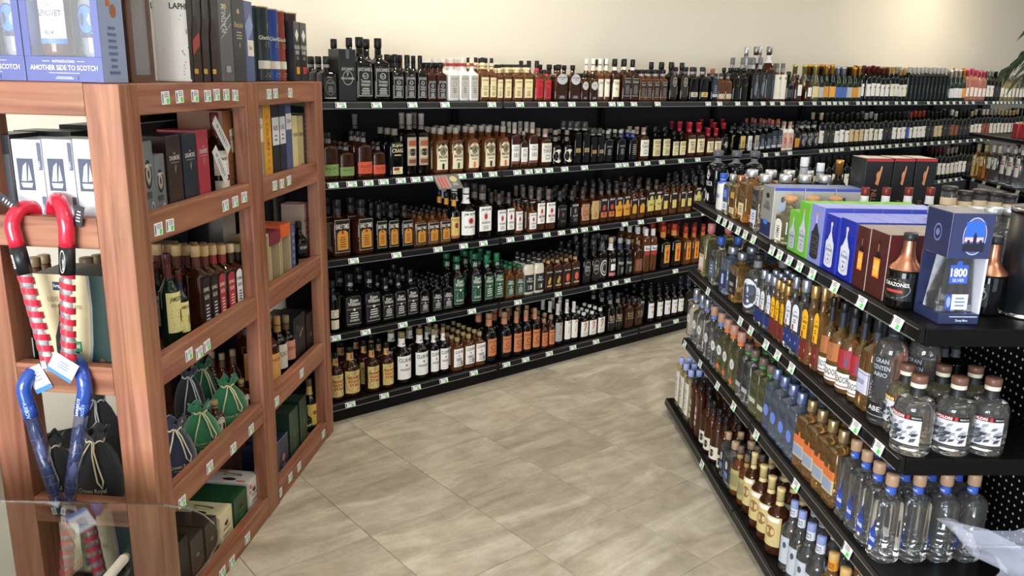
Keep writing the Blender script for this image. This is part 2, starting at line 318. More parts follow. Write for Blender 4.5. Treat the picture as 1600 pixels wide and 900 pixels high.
def stock(frame, z, shelf, items, rows=4, inset=.012, maxdepth=.41, gap=1.06, hclamp=(.58, 1.3)):
    """items: (type, pixel x of cap, pixel y of cap top[, rows[, inset]]): front bottle of each file; its height follows from the photograph"""
    P = []
    for it in items:
        t = TY[it[0]]; n = it[3] if len(it) > 3 else rows; v = (it[4] if len(it) > 4 else inset) + t.w * t.ry
        u, zt = frame.px(it[1], it[2], v); s = (zt - z) / t.H
        if not hclamp[0] < s < hclamp[1]: print('SCALE', shelf, it, round(s, 2)); s = min(max(s, hclamp[0]), hclamp[1])
        P.append([u, v, t, s, n, it])
    place_files(frame, z, shelf, P, inset, maxdepth, gap)
def fit_u(frame, z, v, px, y):
    best = (1e9, 0); u = -1.0
    while u < 9:
        d = frame.at(u, v, z) - Vector((0, 0, EYE)); dz = d.dot(CF)
        if dz > .3:
            e = (800 + FPX * d.dot(CR) / dz - px) ** 2 * 2 + (450 - FPX * d.dot(CU) / dz - y) ** 2
            if e < best[0]: best = (e, u)
        u += .004
    return best
def stock2(frame, z, shelf, items, rows=3, inset=.008, maxdepth=.42, gap=1.06):
    """items: (type, pixel x of cap, pixel y of cap top, height in m[, rows[, v]]): height known; the cap fixes the spot along the shelf"""
    P = []
    for it in items:
        t = TY[it[0]]; H = it[3]; n = it[4] if len(it) > 4 else rows; s = H / t.H
        v = it[5] if len(it) > 5 else inset + t.w * t.ry * (s ** .5 if s < 1 else s)
        e, u = fit_u(frame, z + H, v, it[1], it[2])
        if e > 150: print('MISS', shelf, it, 'px err', round(e ** .5, 1))
        P.append([u, v, t, s, n, it])
    place_files(frame, z, shelf, P, inset, maxdepth, gap)
def stock_u(frame, z, shelf, u, items, clamp=(.55, 1.5)):
    """a row that runs into the shelf at distance u along it: (type, pixel x, pixel y of cap top)"""
    tot = {}; cnt = {}
    for it in items: tot[TY[it[0]].desc] = tot.get(TY[it[0]].desc, 0) + 1
    for it in items:
        t = TY[it[0]]; q = onplane(it[1], it[2], frame.at(u, 0), frame.d); v = (q - frame.p).dot(frame.n); s = (q.z - z) / t.H
        if not clamp[0] < s < clamp[1]: print('SCALE_U', shelf, it, round(s, 2)); s = min(max(s, clamp[0]), clamp[1])
        k = cnt[t.desc] = cnt.get(t.desc, 0) + 1; lat = s ** .5 if s < 1 else s ** .7
        put_bottle(t, frame.at(u, v, z + .0005), frame.rz + (it[3] if len(it) > 3 else 0), (lat, lat, s), f"{t.desc}, {ordi(k)} from aisle side, {shelf}" if tot[t.desc] > 1 else f"{t.desc}, {shelf}", f"bottles on the {shelf}")
WH = 'F2F0EA'; BK = '141414'; CR_ = 'E9DFBB'; RED = 'B3202A'; GRY = 'B9B9B6'; GLD = 'C9A24A'
def LJD(txt='JACK DANIEL\'S', fg='C9C9C6', bg=BK):
    return (.07, .55, .80, bg, [('r', -.94, .015, .94, .035, fg), ('r', -.94, .03, -.90, .95, fg), ('r', .90, .03, .94, .95, fg), ('t', txt, 0, .80, .15, fg, 1.75), ('o', 0, .68, .42, .10, .2, fg), ('t', 'No 7', 0, .64, .07, fg, .5), ('t', 'Tennessee', 0, .46, .10, fg, 1.3), ('t', 'WHISKEY', 0, .34, .09, fg, 1.3), ('l', -.7, .7, .06, .30, 4, fg)])
BT('jd', 'sq', 'whiskey_bottle', 'square black-label whiskey bottle', 'dark', '111111', LJD(), (.76, .83, '1A1A1A'))
BT('jdjug', 'sqjug', 'whiskey_bottle', 'big square black-label whiskey bottle', 'dark', '111111', LJD(), None)
BT('jdsm', 'sqflat', 'whiskey_bottle', 'small square black-label whiskey bottle', 'brandy', '141414', LJD(), H=.20, w=.033)
BT('sbar', 'sq', 'whiskey_bottle', 'square bottle with clear stopper neck', 'dark', '222325', (.05, .52, .85, '1E1E1F', [('o', 0, .55, .8, .38, .06, '8A8A88'), ('t', 'JACK DANIEL\'S', 0, .70, .10, '9A9A98', 1.2), ('l', -.5, .5, .3, .62, 4, '8A8A88'), ('r', -.9, .02, .9, .06, 'C8C8C6')]), (.75, .82, '8E8E90'), H=.25)
BT('jwin', 'sq', 'whiskey_bottle', 'silvery white square whiskey bottle', 'white', 'D8D4CC', (.07, .60, .8, 'BDB8AE', [('t', 'JACK DANIEL\'S', 0, .78, .12, '6A625A', 1.5), ('o', 0, .60, .45, .12, .15, '6A625A'), ('l', -.5, .5, .2, .45, 3, '6A625A')]), None, rimcap='A03028')
BT('jhon', 'sq', 'whiskey_bottle', 'square amber bottle with cream label', 'whisky', '1A1A1A', (.09, .55, .8, 'EBDCA8', [('t', 'JACK DANIEL\'S', 0, .78, .12, '6B4A1E', 1.6), ('t', 'Tennessee', 0, .50, .08, '6B4A1E', 1.1), ('t', 'HONEY', 0, .36, .09, '6B4A1E', 1.1), ('l', -.6, .6, .08, .28, 3, '8A6A3A')]), (.74, .80, 'E6D7A6'), rimcap='E6D7A6')
BT('jhonsm', 'sqflat', 'whiskey_bottle', 'small amber bottle with cream label', 'whisky', '1A1A1A', (.09, .60, .8, 'EBDCA8', [('t', 'JACK DANIEL\'S', 0, .78, .12, '6B4A1E', 1.6), ('t', 'Tennessee', 0, .50, .08, '6B4A1E', 1.1), ('l', -.6, .6, .08, .40, 4, '8A6A3A')]), (.78, .86, 'E6D7A6'), H=.20, w=.034, rimcap='E6D7A6')
BT('jfire', 'sq', 'whiskey_bottle', 'square bottle with red label', 'whisky', '1A1A1A', (.08, .55, .85, 'C02535', [('t', 'JACK DANIEL\'S', 0, .78, .12, '3A0D10', 1.6), ('l', -.6, .6, .1, .6, 6, '6A1018')]), (.74, .82, 'C02535'))
BT('jfiresm', 'sqflat', 'whiskey_bottle', 'small bottle with red label', 'whisky', '1A1A1A', (.08, .66, .85, 'C02535', [('t', 'JACK DANIEL\'S', 0, .75, .12, '3A0D10', 1.6), ('l', -.6, .6, .1, .6, 5, '6A1018')]), (.80, .87, 'C02535'), H=.195, w=.034)
BT('gent', 'sqflat', 'whiskey_bottle', 'broad dark bottle with arched grey label', 'amber', '161616', [(.55, .76, .78, None, [('d', 0, .25, .98, .7, 'C4C4C2'), ('r', -.98, 0, .98, .45, 'C4C4C2'), ('t', 'GENTLEMAN', 0, .36, .2, '3A3A3A', 1.6), ('t', 'JACK', 0, .1, .2, '3A3A3A', .8)]), (.06, .16, .62, '2A2A2A', [('l', -.8, .8, .1, .9, 2, 'AFAFAD')])], None, H=.25, w=.056)
BT('gentsm', 'sqflat', 'whiskey_bottle', 'small dark bottle with arched grey label', 'amber', '161616', [(.50, .72, .8, None, [('d', 0, .25, .98, .7, 'C4C4C2'), ('r', -.98, 0, .98, .45, 'C4C4C2'), ('t', 'JACK', 0, .2, .25, '3A3A3A', 1)]), (.06, .16, .62, '2A2A2A', [('l', -.8, .8, .1, .9, 2, 'AFAFAD')])], None, H=.20, w=.037)
BT('dick', 'rnd', 'whiskey_bottle', 'amber bottle with cream block label', 'amber', '151515', (.10, .52, .9, 'E4DCC0', [('t', 'Dickel', 0, .72, .17, '2A1C12', 1.5), ('t', 'No. 12', 0, .40, .12, '2A1C12', 1), ('l', -.7, .7, .08, .32, 3, '5A4A3A')]), (.74, .82, 'EDE8DA'))
BT('dickw', 'rnd', 'whiskey_bottle', 'white-necked bottle with cream label', 'whisky', 'E6E2D8', (.10, .52, .9, 'E8E2CC', [('t', 'Dickel', 0, .72, .17, '2A1C12', 1.5), ('l', -.7, .7, .08, .6, 6, '5A4A3A')]), (.72, .85, 'DDD8CC'))
BT('darkblk', 'sq', 'whiskey_bottle', 'dark square bottle with black block label', 'amber', '161616', (.10, .56, .85, '241E1A', [('r', -.9, .03, .9, .06, 'A8A098'), ('r', -.9, .94, .9, .97, 'A8A098'), ('t', 'Dickel', 0, .72, .14, 'B8B0A6', 1.5), ('l', -.7, .7, .12, .62, 6, '8A827A')]), (.74, .81, 'D8D4CC'), H=.28)
BT('darksm', 'sqflat', 'whiskey_bottle', 'small amber bottle with dark label', 'whisky', '161616', (.10, .62, .8, '2A221C', [('r', -.9, .03, .9, .06, 'A8A098'), ('r', -.9, .94, .9, .97, 'A8A098'), ('t', 'Dickel', 0, .74, .14, 'B8B0A6', 1.4), ('l', -.7, .7, .12, .62, 5, '8A827A')]), (.79, .87, '9A9690'), H=.20, w=.033)
BT('oval', 'sq', 'whiskey_bottle', 'dark bottle with round pale emblem label', 'dark', '141414', (.10, .66, .9, '2A241F', [('o', 0, .70, .55, .22, .25, 'B0A890'), ('d', 0, .70, .3, .1, '8A8270'), ('p', [(-.9, .1), (.9, .1), (.9, .5), (-.9, .25)], 'C2B48C')]), None, H=.27)
BT('strip', 'sqflat', 'whiskey_bottle', 'flat dark bottle with low pale strip label', 'dark', '2A2A2C', (.12, .26, .8, 'C9C2B0', [('l', -.7, .7, .15, .85, 2, '4A4238')]), (.80, .87, '9A9A98'), H=.22, w=.044)
BT('stripy', 'sqflat', 'whiskey_bottle', 'flat dark bottle with yellow strip label', 'dark', '2A2A2C', (.12, .26, .8, 'D9BE6A', [('l', -.7, .7, .15, .85, 2, '4A4238')]), (.80, .87, '9A9A98'), H=.22, w=.044)
BT('woodf', 'flask', 'whiskey_bottle', 'small brown flask with low pale label', 'whisky', '3A3634', (.08, .26, .8, 'C9BFA6', [('l', -.7, .7, .15, .85, 2, '4A4238')]), (.82, .89, '8E8A86'))
BT('tand', 'flask', 'whiskey_bottle', 'dark bottle with slanting tan label', 'dark', '171717', (.30, .60, .9, None, [('p', [(-1, .1), (1, .5), (1, 1), (-1, .6)], 'B9A575'), ('l', -.5, .5, .4, .7, 2, '4A3A20')]), None, H=.26)
BT('feath', 'sq', 'whiskey_bottle', 'dark box-shaped bottle with grey feather mark', 'dark', '6E6E70', (.06, .66, .9, '1C1E22', [('p', [(-.5, .2), (.2, .05), (.6, .5), (.1, .75), (-.4, .5)], '6E747C'), ('t', 'C', .1, .72, .16, '8E949C', .6)]), (.74, .83, 'A8A8A8'), H=.30)
BT('feathb', 'jug', 'whiskey_bottle', 'large reddish bottle with silver screw cap', 'brandy', '8C8C8C', (.06, .50, .9, '23262C', [('p', [(-.5, .2), (.2, .05), (.6, .5), (.1, .75), (-.4, .5)], '8A9098')]), (.70, .84, 'D5D2CC'), H=.36, w=.05, metalcap=True)
BT('whit', 'rnd', 'whiskey_bottle', 'bottle wrapped in long white label', 'whisky', '6A6660', (.05, .70, 1.2, 'E2DDCE', [('d', 0, .85, .3, .06, '5A5040'), ('l', -.5, .5, .1, .7, 8, '7A7060')]), (.76, .87, '8E8A84'), H=.28)
BT('blkround', 'ball', 'whiskey_bottle', 'small black round bottle with dark cork', 'black', '3A342E', (.12, .40, .8, '3A3A38', [('l', -.7, .7, .15, .85, 3, 'A8A49A')]), None)
BT('cognac', 'ball', 'whiskey_bottle', 'round brandy decanter with white square label', 'brandy', '3E3630', (.20, .62, .7, 'E8E6DE', [('l', -.7, .7, .2, .8, 4, '5A5248')]), None, w=.045)
BT('bul', 'flask', 'whiskey_bottle', 'rounded flask with green tilted label', 'amber', '2A2320', (.10, .34, .93, '7F9A55', [('t', 'BULLEIT', 0, .52, .22, '33402A', 1.4), ('l', -.6, .6, .15, .4, 2, '4A5A3A')]), (.78, .87, '6A6C6E'), H=.25, w=.052)
BT('bulo', 'flask', 'whiskey_bottle', 'rounded flask with orange tilted label', 'amber', '2A2320', (.10, .36, .93, 'D0573A', [('t', 'BULLEIT', 0, .52, .22, '6A1F14', 1.4), ('l', -.6, .6, .15, .4, 2, '7A2A1E')]), (.78, .87, '6A6C6E'), H=.25, w=.052)
BT('elij', 'arch', 'whiskey_bottle', 'black rounded bottle with cream lettering', 'black', '6A665E', [(.42, .72, .85, None, [('t', 'ELIJAH', 0, .62, .26, 'E0D3A8', 1.6), ('t', 'CRAIG', 0, .28, .28, 'E0D3A8', 1.6), ('l', -.5, .5, .0, .2, 1, 'C0B388')]), (.05, .20, .62, 'E6D9B0', [('r', -.8, .5, .3, .9, '8A3A22'), ('l', -.7, .7, .1, .4, 2, '7A6A4A')])], None, w=.048)
BT('tall', 'slim', 'whiskey_bottle', 'tall dark bottle with long silver neck', 'dark', '8E8880', (.16, .62, .85, 'A79B86', [('r', -.8, .70, .8, .88, 'A5553C'), ('d', 0, .48, .6, .14, '2A2A2A'), ('r', -.9, .60, .9, .66, 'D8C48A'), ('r', -.9, .28, .9, .34, 'D8C48A'), ('r', -.8, .08, .8, .22, '8A4A36')]), (.74, .80, '5A5652'), H=.36, cap=.19, rc=.0145)
BIRD = {}
for k_, c_, w_ in (('birdb', '1A1A1A', 'black'), ('birdr', '3E5A3A', 'green'), ('birdo', 'D9772A', 'orange'), ('birdn', '20242E', 'navy'), ('birdp', 'D5583A', 'coral')):
    BT(k_, 'arch', 'whiskey_bottle', f'arched cream label bottle with {w_} tab', 'whisky', '8E867C', (.08, .66, .80, None, [('r', -1, 0, 1, .72, CR_), ('d', 0, .72, 1, .28, CR_), ('o', 0, .72, .98, .27, .06, '8A7A5A'), ('r', -.28, .92, .28, 1.0, c_), ('d', 0, .72, .62, .18, '8E8468'), ('p', [(-.4, .62), (.4, .62), (.1, .84)], '5A5240'), ('t', 'BIRD DOG', 0, .44, .10, '2A2420', 1.6), ('t', {'birdr': 'APPLE', 'birdb': 'BOURBON', 'birdo': 'HONEY'}.get(k_, 'WHISKEY'), 0, .32, .06, '2A2420', 1.2), ('r', -.2, .02, .2, .24, c_)]), None)
BT('wt101', 'arch', 'whiskey_bottle', 'long-necked bottle with white numeral label', 'brandy', '8A8078', (.10, .52, .85, 'EDEBE4', [('t', 'WILD', 0, .80, .10, '2A2A2A', 1.2), ('t', 'TURKEY', 0, .66, .10, '2A2A2A', 1.4), ('t', '101', 0, .34, .22, '20201F', 1.1), ('r', -1, 0, 1, .14, '7A4A38')]), (.76, .86, 'B0A69C'), cap=.15)
BT('wtsm', 'flask', 'whiskey_bottle', 'short bottle with small white label', 'amber', '8A8078', (.10, .56, .8, 'EDEBE4', [('t', '101', 0, .45, .2, '20201F', 1.1), ('l', -.6, .6, .7, .9, 2, '3A3A3A'), ('r', -1, 0, 1, .14, '7A4A38')]), None, H=.24)
BT('wt', 'arch', 'whiskey_bottle', 'broad bottle with wide white block-lettered label', 'brandy', '8A7468', (.12, .62, .9, 'E8E4D6', [('t', 'WILD', 0, .74, .14, '2A2420', 1.4), ('t', 'TURKEY', 0, .50, .18, '2A2420', 1.7), ('l', -.6, .6, .12, .4, 3, '5A5248')]), (.78, .86, 'B8ACA0'), w=.046)
BT('rare', 'tallneck', 'whiskey_bottle', 'dark bottle with oval cream label', 'dark', '7A7066', (.08, .46, 1.05, None, [('d', 0, .5, 1, .5, 'EDE4C8'), ('t', 'RARE', -.05, .50, .2, '2A2A3A', 1.1), ('t', 'BREED', -.05, .26, .2, '2A2A3A', 1.2)]), (.68, .80, '6A6660'), H=.27)
BT('thin', 'square2', 'whiskey_bottle', 'narrow square bottle with gold strip label', 'dark', '3A3836', (.28, .38, .7, 'A8905A', [('l', -.6, .6, .2, .8, 2, '4A3A1E')]), (.80, .86, '8A8A88'), w=.028)
BT('blkm', 'flask', 'whiskey_bottle', 'black rounded bottle with hanging tag', 'black', 'A8A4A0', (.18, .62, .7, None, [('t', 'WOODFORD', 0, .66, .12, 'B0ACA4', 1.7), ('l', -.7, .7, .1, .55, 5, '9A968E')]), (.76, .86, '4A4644'), H=.25)
BT('bb', 'flask', 'whiskey_bottle', 'black rounded bottle with blue neck band', 'black', '8E8E90', (.14, .60, .7, None, [('l', -.8, .8, .1, .9, 6, '9A968E')]), (.76, .86, '4455A0'), H=.25)
BT('knob', 'sq', 'whiskey_bottle', 'square-shouldered bottle with newsprint label', 'dark', '14100E', (.10, .62, .93, 'DCCF9E', [('t', 'KNOB', 0, .70, .22, '2A2418', 1.5), ('t', 'CREEK', 0, .52, .12, '2A2418', 1.3), ('r', -1, .40, 1, .42, '8A7A50'), ('l', -.8, .8, .06, .36, 4, '6A5A38')]), None, H=.25, cap=.16)
BT('knobsm', 'sq', 'whiskey_bottle', 'small square bottle with newsprint label', 'dark', '14100E', (.10, .62, .93, 'DCCF9E', [('t', 'KNOB', 0, .68, .24, '2A2418', 1.5), ('l', -.8, .8, .06, .56, 5, '6A5A38')]), None, H=.21, w=.035, cap=.16)
BT('maker', 'sq', 'whiskey_bottle', 'square bottle with red waxed neck', 'brandy', 'B02A38', (.12, .52, .93, 'E2D6AE', [('t', 'Maker\'s', 0, .70, .17, '3A2A1E', 1.3), ('t', 'Mark', 0, .50, .16, '3A2A1E', 1.0), ('l', -.8, .8, .08, .44, 4, '6A5A38')]), (.72, .81, 'B02A38'), H=.25, cap=.19, rc=.017)
BT('makerd', 'sq', 'whiskey_bottle', 'tall bottle with dull red neck', 'dark', '8A2A32', (.12, .50, .93, 'DCCFA6', [('t', 'Maker\'s', 0, .66, .17, '3A2A1E', 1.3), ('l', -.8, .8, .08, .5, 5, '6A5A38')]), (.74, .81, '6E242A'), H=.30, cap=.19, rc=.017)
BT('m46', 'tallneck', 'whiskey_bottle', 'black bottle with pale number forty-six', 'dark', 'A02A34', (.14, .50, .8, None, [('t', '46', 0, .2, .6, 'CFCBC0', 1.4)]), None, H=.27, cap=.19)
for k_, c_, w_ in (('frm_y', 'CDB263', 'yellow'), ('frm_w', 'D9DADB', 'white'), ('frm_g', 'A49C8E', 'grey'), ('frm_n', '1E2836', 'navy'), ('frm_d', '2C3442', 'slate')):
    BT(k_, 'sq', 'whiskey_bottle', f'dark square bottle with {w_} panel label', 'dark', '232326' if c_ != '2C3442' else '8A4A3A', (.10, .66, .8, c_, [('l', -.7, .7, .12, .7, 5, '3A3A38' if k_ in ('frm_y', 'frm_w', 'frm_g') else '8E98A8'), ('r', -1, .04, 1, .2, '2A2A2A' if k_ == 'frm_y' else 'B8B8B8')]), (.76, .82, '6A6A6E'), H=.27)
BT('pinkf', 'arch', 'whiskey_bottle', 'pale bottle with pink floral wrap', 'white', '9A8478', (.08, .62, .9, 'C9A08C', [('d', -.2, .5, .5, .2, 'B5564A'), ('l', -.6, .6, .1, .3, 3, '6A3A34'), ('d', .4, .75, .3, .12, 'D8C6A8')]), (.76, .86, 'C9B09C'))
BT('yel', 'arch', 'whiskey_bottle', 'dark bottle with amber yellow label', 'dark', '2A2622', (.10, .46, .85, 'C48A2C', [('l', -.6, .6, .15, .8, 4, '5A3A14')]), (.74, .86, '5A5450'))
BT('opp', 'jug', 'whiskey_bottle', 'black flask with big white circled lettering', 'black', '2E2E30', (.08, .62, .8, '101010', [('t', 'OPP', 0, .72, .2, 'C8C8C6', 1.7), ('o', 0, .38, .75, .28, .16, 'C8C8C6'), ('t', 'CP', 0, .26, .26, 'C8C8C6', 1.1)]), (.76, .86, '9A9A98'), H=.27, w=.046)
ET = lambda: (.08, .66, .80, None, [('r', -1, 0, 1, 1, '17120E'), ('r', -1, 0, -.95, 1, '9A948A'), ('r', .95, 0, 1, 1, '9A948A'), ('r', -1, 0, 1, .02, '9A948A'), ('r', -1, .98, 1, 1, '9A948A'), ('r', -.74, .08, .74, .55, 'C88A36'), ('d', 0, .55, .74, .13, 'C88A36'), ('d', 0, .62, .18, .06, '8A3A1E'), ('t', 'EARLY TIMES', 0, .72, .15, 'E6E2D6', 1.75), ('l', -.5, .5, .14, .5, 5, '7A4A18')])
BT('etj', 'sqjug', 'whiskey_bottle', 'big square bottle with orange plaque label', 'brandy', '1A1818', ET(), (.74, .84, '2E2C2C'), H=.31, w=.052)
BT('et', 'sq', 'whiskey_bottle', 'square bottle with orange plaque label', 'dark', '1A1818', ET(), (.74, .83, '2E2C2C'))
BT('etf', 'flask', 'whiskey_bottle', 'amber flask with orange plaque label', 'whisky', '1A1818', ET(), None, H=.215, w=.044)
BT('four', 'rnd', 'whiskey_bottle', 'yellow-necked bottle with yellow label', 'dark', '1A1818', (.08, .52, 1.0, 'D8B968', [('t', 'FOUR ROSES', 0, .82, .09, '4A2A1A', 1.5), ('d', 0, .60, .35, .13, '8A1E28'), ('l', -.5, .5, .2, .4, 3, '6A4A2A'), ('r', -1, 0, 1, .12, 'A85A30')]), (.74, .87, 'D99A30'))
JB = lambda c='23201E', t='BOURBON', k=RED: [('t', 'JIM BEAM', 0, .80, .13, c, 1.6), ('d', 0, .60, .26, .12, k), ('o', 0, .60, .36, .17, .08, '8A8A88'), ('t', t, 0, .30, .09, c, 1.3), ('l', -.6, .6, .06, .24, 3, '7A7A78')]
BT('jbj', 'jug', 'whiskey_bottle', 'big round bottle with white cap and label', 'dark', 'E4E2DC', (.10, .56, 1.05, WH, JB()), (.70, .87, 'EDEBE6', [('t', 'JIM', 0, .4, .3, '23201E', 1.2)]), H=.33)
BT('jbt', 'sqjug', 'whiskey_bottle', 'tall square-bodied bottle with white label', 'dark', '3A3230', (.14, .60, .88, WH, JB()), (.72, .84, '6A625C'), H=.33, w=.048, ry=.8)
BT('jb', 'sq', 'whiskey_bottle', 'square bottle with white rosette label', 'dark', '3A3230', (.12, .62, .86, WH, JB()), (.74, .83, '5A524C'), H=.27)
BT('jbf', 'flask', 'whiskey_bottle', 'small flask with white rosette label', 'whisky', '2A2624', (.10, .66, .8, WH, JB()), None, H=.21)
BT('jbr', 'sq', 'whiskey_bottle', 'bottle with white label and red lettering', 'brandy', '5A524C', (.18, .68, .92, WH, JB('23201E', 'RED STAG', RED) + [('t', 'RED STAG', 0, .28, .13, 'C23A3A', 1.5)]), (.74, .83, '6A625C'), H=.29)
BT('jbk', 'sq', 'whiskey_bottle', 'black square bottle with small centre crest', 'black', '2A2A2C', (.12, .62, .8, '121212', [('t', 'JIM BEAM', 0, .72, .12, '8A8680', 1.4), ('d', 0, .5, .22, .12, '8A5A44'), ('r', -.6, .1, .6, .2, '4A4642')]), (.74, .83, '3A3A3C'), H=.28)
BT('jbk2', 'sq', 'whiskey_bottle', 'black bottle with white crest lettering', 'black', '2A2A2C', (.12, .66, .8, '101010', JB('D8D4CC', 'BLACK', '7A7A78')), (.74, .83, '3A3A3C'), H=.28)
BT('jbo', 'sq', 'whiskey_bottle', 'bottle with tan circular label', 'brandy', '3A302A', (.14, .60, .85, 'B98A62', [('o', 0, .5, .8, .4, .1, '6A4028'), ('t', 'OLD', 0, .45, .2, '5A3018', 1), ('t', 'BOURBON', 0, .3, .1, '5A3018', 1.2)]), (.74, .83, '4A423C'), H=.27)
BT('jbo2', 'sq', 'whiskey_bottle', 'bottle with light tan label', 'brandy', '3A302A', (.14, .66, .85, 'C7A36E', [('o', 0, .6, .5, .25, .1, '7A5030'), ('l', -.6, .6, .1, .35, 3, '7A5030')]), (.74, .83, '4A423C'), H=.27)
BT('jbp', 'sq', 'whiskey_bottle', 'bottle with black and peach-red label', 'brandy', '2E2826', (.12, .66, .85, '181412', [('t', 'JIM BEAM', 0, .82, .12, 'E4E0D8', 1.5), ('d', 0, .52, .5, .14, 'C04030'), ('r', -.9, .04, .9, .3, 'C47A4A'), ('d', 0, .2, .4, .1, 'B04028')]), (.74, .83, '5A524C'), H=.28)
BT('jbh', 'sq', 'whiskey_bottle', 'bottle with black and golden label', 'brandy', '2E2826', (.12, .66, .85, '181412', [('t', 'JIM BEAM', 0, .82, .12, 'E4E0D8', 1.5), ('r', -1, 0, 1, .55, 'D99A2E'), ('d', 0, .62, .5, .16, 'D99A2E'), ('t', 'HONEY', 0, .26, .12, '5A3A10', 1.2)]), (.74, .83, '5A524C'), H=.28)
BT('jbhs', 'flask', 'whiskey_bottle', 'small flask with black and golden label', 'whisky', '2E2826', (.14, .74, .85, '181412', [('t', 'JIM BEAM', 0, .82, .12, 'E4E0D8', 1.5), ('r', -.7, .08, .7, .52, 'D99A2E'), ('d', 0, .5, .5, .14, 'D99A2E')]), None, H=.21, w=.036)
BT('jba', 'sq', 'whiskey_bottle', 'bottle with black and pale yellow label', 'brandy', '2E2826', (.16, .70, .85, '181412', [('t', 'JIM BEAM', 0, .82, .12, 'E4E0D8', 1.5), ('r', -1, 0, 1, .56, 'D2C36A'), ('d', 0, .62, .5, .16, 'D2C36A'), ('t', 'APPLE', 0, .26, .12, '4A4A18', 1.2)]), (.74, .83, '5A524C'), H=.28)
BT('jbas', 'flask', 'whiskey_bottle', 'small flask with pale yellow label', 'whisky', '2E2826', (.16, .76, .85, '181412', [('t', 'JIM BEAM', 0, .82, .12, 'E4E0D8', 1.5), ('r', -.7, .08, .7, .55, 'D2C36A')]), None, H=.21, w=.036)
EW = lambda bg, fg='DAD8D2': (.08, .58, .86, bg, [('t', 'Evan', 0, .84, .13, fg, 1.0), ('t', 'Williams', 0, .70, .14, fg, 1.6), ('r', -.9, .58, .9, .59, fg), ('d', 0, .56, .16, .05, fg), ('l', -.7, .7, .22, .48, 3, fg), ('t', 'BOURBON', 0, .12, .08, fg, 1.2), ('r', -.9, .02, .9, .03, fg)])
NK = [('t', 'Evan', 0, .5, .3, 'DAD8D2', 1.2), ('t', 'Williams', 0, .15, .3, 'DAD8D2', 1.5)]
BT('ewj', 'sqjug', 'whiskey_bottle', 'big black bottle with white script label', 'black', '141414', EW('121212'), (.76, .86, '161616', NK), H=.31, w=.052)
BT('ew', 'sq', 'whiskey_bottle', 'black square bottle with white script label', 'black', '141414', EW('121212'), (.74, .83, '161616', NK), H=.26)
BT('ewf', 'flask', 'whiskey_bottle', 'small black flask with white script label', 'black', '141414', EW('121212'), None, H=.215, w=.038)
BT('egj', 'jug', 'whiskey_bottle', 'big round bottle with green label', 'dark', '1E5A3A', EW('1C4A30'), (.74, .86, '14402A', NK), H=.30, w=.046)
BT('eg', 'sq', 'whiskey_bottle', 'square bottle with green label and cap', 'dark', '1E6A42', EW('1E5034'), (.74, .83, '14402A', NK), H=.27, w=.037)
BT('egf', 'flask', 'whiskey_bottle', 'small amber flask with green label', 'whisky', '1E5A3A', EW('1E5034'), None, H=.205, w=.032)
BT('slimcr', 'rnd', 'whiskey_bottle', 'slim dark bottle with two cream labels', 'dark', '201E1C', [(.28, .44, .7, 'DED6B8', [('o', 0, .5, .6, .35, .15, '6A5A3A')]), (.06, .24, .7, 'DED6B8', [('l', -.6, .6, .1, .9, 3, '7A6A4A')])], None, H=.27, w=.032)
BT('crm', 'ov', 'whiskey_bottle', 'cream ceramic-look bottle with dark label', 'cream', '1A1A1A', (.07, .50, .9, '20282A', [('t', 'Evan', 0, .72, .13, 'D8D4C8', 1.0), ('t', 'Williams', 0, .56, .13, 'D8D4C8', 1.4), ('r', 0, .14, .3, .38, 'D8D4C8'), ('l', -.6, -.1, .12, .4, 4, '9A988E')]), (.76, .84, '20282A'), H=.28, w=.050)
BT('ewh', 'flask', 'whiskey_bottle', 'amber bottle with gold figure on black label', 'brandy', '2A2420', (.10, .60, .85, '1A1412', [('t', 'Evan Williams', 0, .82, .1, 'DAD8D2', 1.6), ('p', [(-.5, .3), (.1, .62), (.5, .5), (.2, .2), (-.2, .15)], 'C89A3A'), ('r', -.7, .03, .7, .12, 'B8A88A')]), (.78, .86, 'A88A5A'), H=.26, w=.038)
BT('ewp', 'flask', 'whiskey_bottle', 'amber bottle with orange fruit on black label', 'brandy', '2A2420', (.10, .60, .85, '1A1412', [('t', 'Evan Williams', 0, .82, .1, 'DAD8D2', 1.6), ('d', 0, .42, .5, .24, 'D9583A'), ('r', -.7, .03, .7, .12, 'B8A88A')]), (.78, .86, 'A88A5A'), H=.26, w=.038)
BT('ovl', 'sq', 'whiskey_bottle', 'black bottle with oval white-rimmed label', 'black', '1E1C1C', (.12, .66, .85, '121212', [('o', 0, .55, .9, .35, .07, 'B0ACA4'), ('t', 'EZRA', 0, .55, .13, 'C8C4BC', 1.3), ('t', 'BROOKS', 0, .40, .11, 'C8C4BC', 1.3)]), (.74, .84, '2A2828'), H=.29, w=.037)
BT('ornate', 'rnd', 'whiskey_bottle', 'bottle with white engraved medallion label', 'dark', '22201E', (.08, .52, 1.0, '22201E', [('o', 0, .5, .8, .42, .18, 'D0CCC4'), ('o', 0, .5, .5, .26, .2, 'D0CCC4')]), (.68, .88, '3E3C3A', [('o', 0, .5, .5, .3, .2, 'C8C4BC')]), H=.30)
BT('whnk', 'rnd', 'whiskey_bottle', 'white-necked bottle with white lettered label', 'dark', 'B8A888', (.08, .52, 1.0, '1A1A1A', [('t', 'TYRE', 0, .78, .16, WH, 1.5), ('r', -.6, .3, .6, .66, WH), ('r', -.9, .0, .9, .18, 'C87A7A')]), (.70, .86, 'D8D5CE'), H=.31)
BT('prms', 'rnd', 'whiskey_bottle', 'dark bottle with thin bold white lettering', 'dark', '9A9A9C', (.08, .52, 1.0, '16161A', [('t', 'Prichard', 0, .58, .18, 'D8D4CC', 1.6), ('r', -.2, .08, .7, .42, '8A8884')]), (.72, .86, '26304A'), H=.29, w=.033)
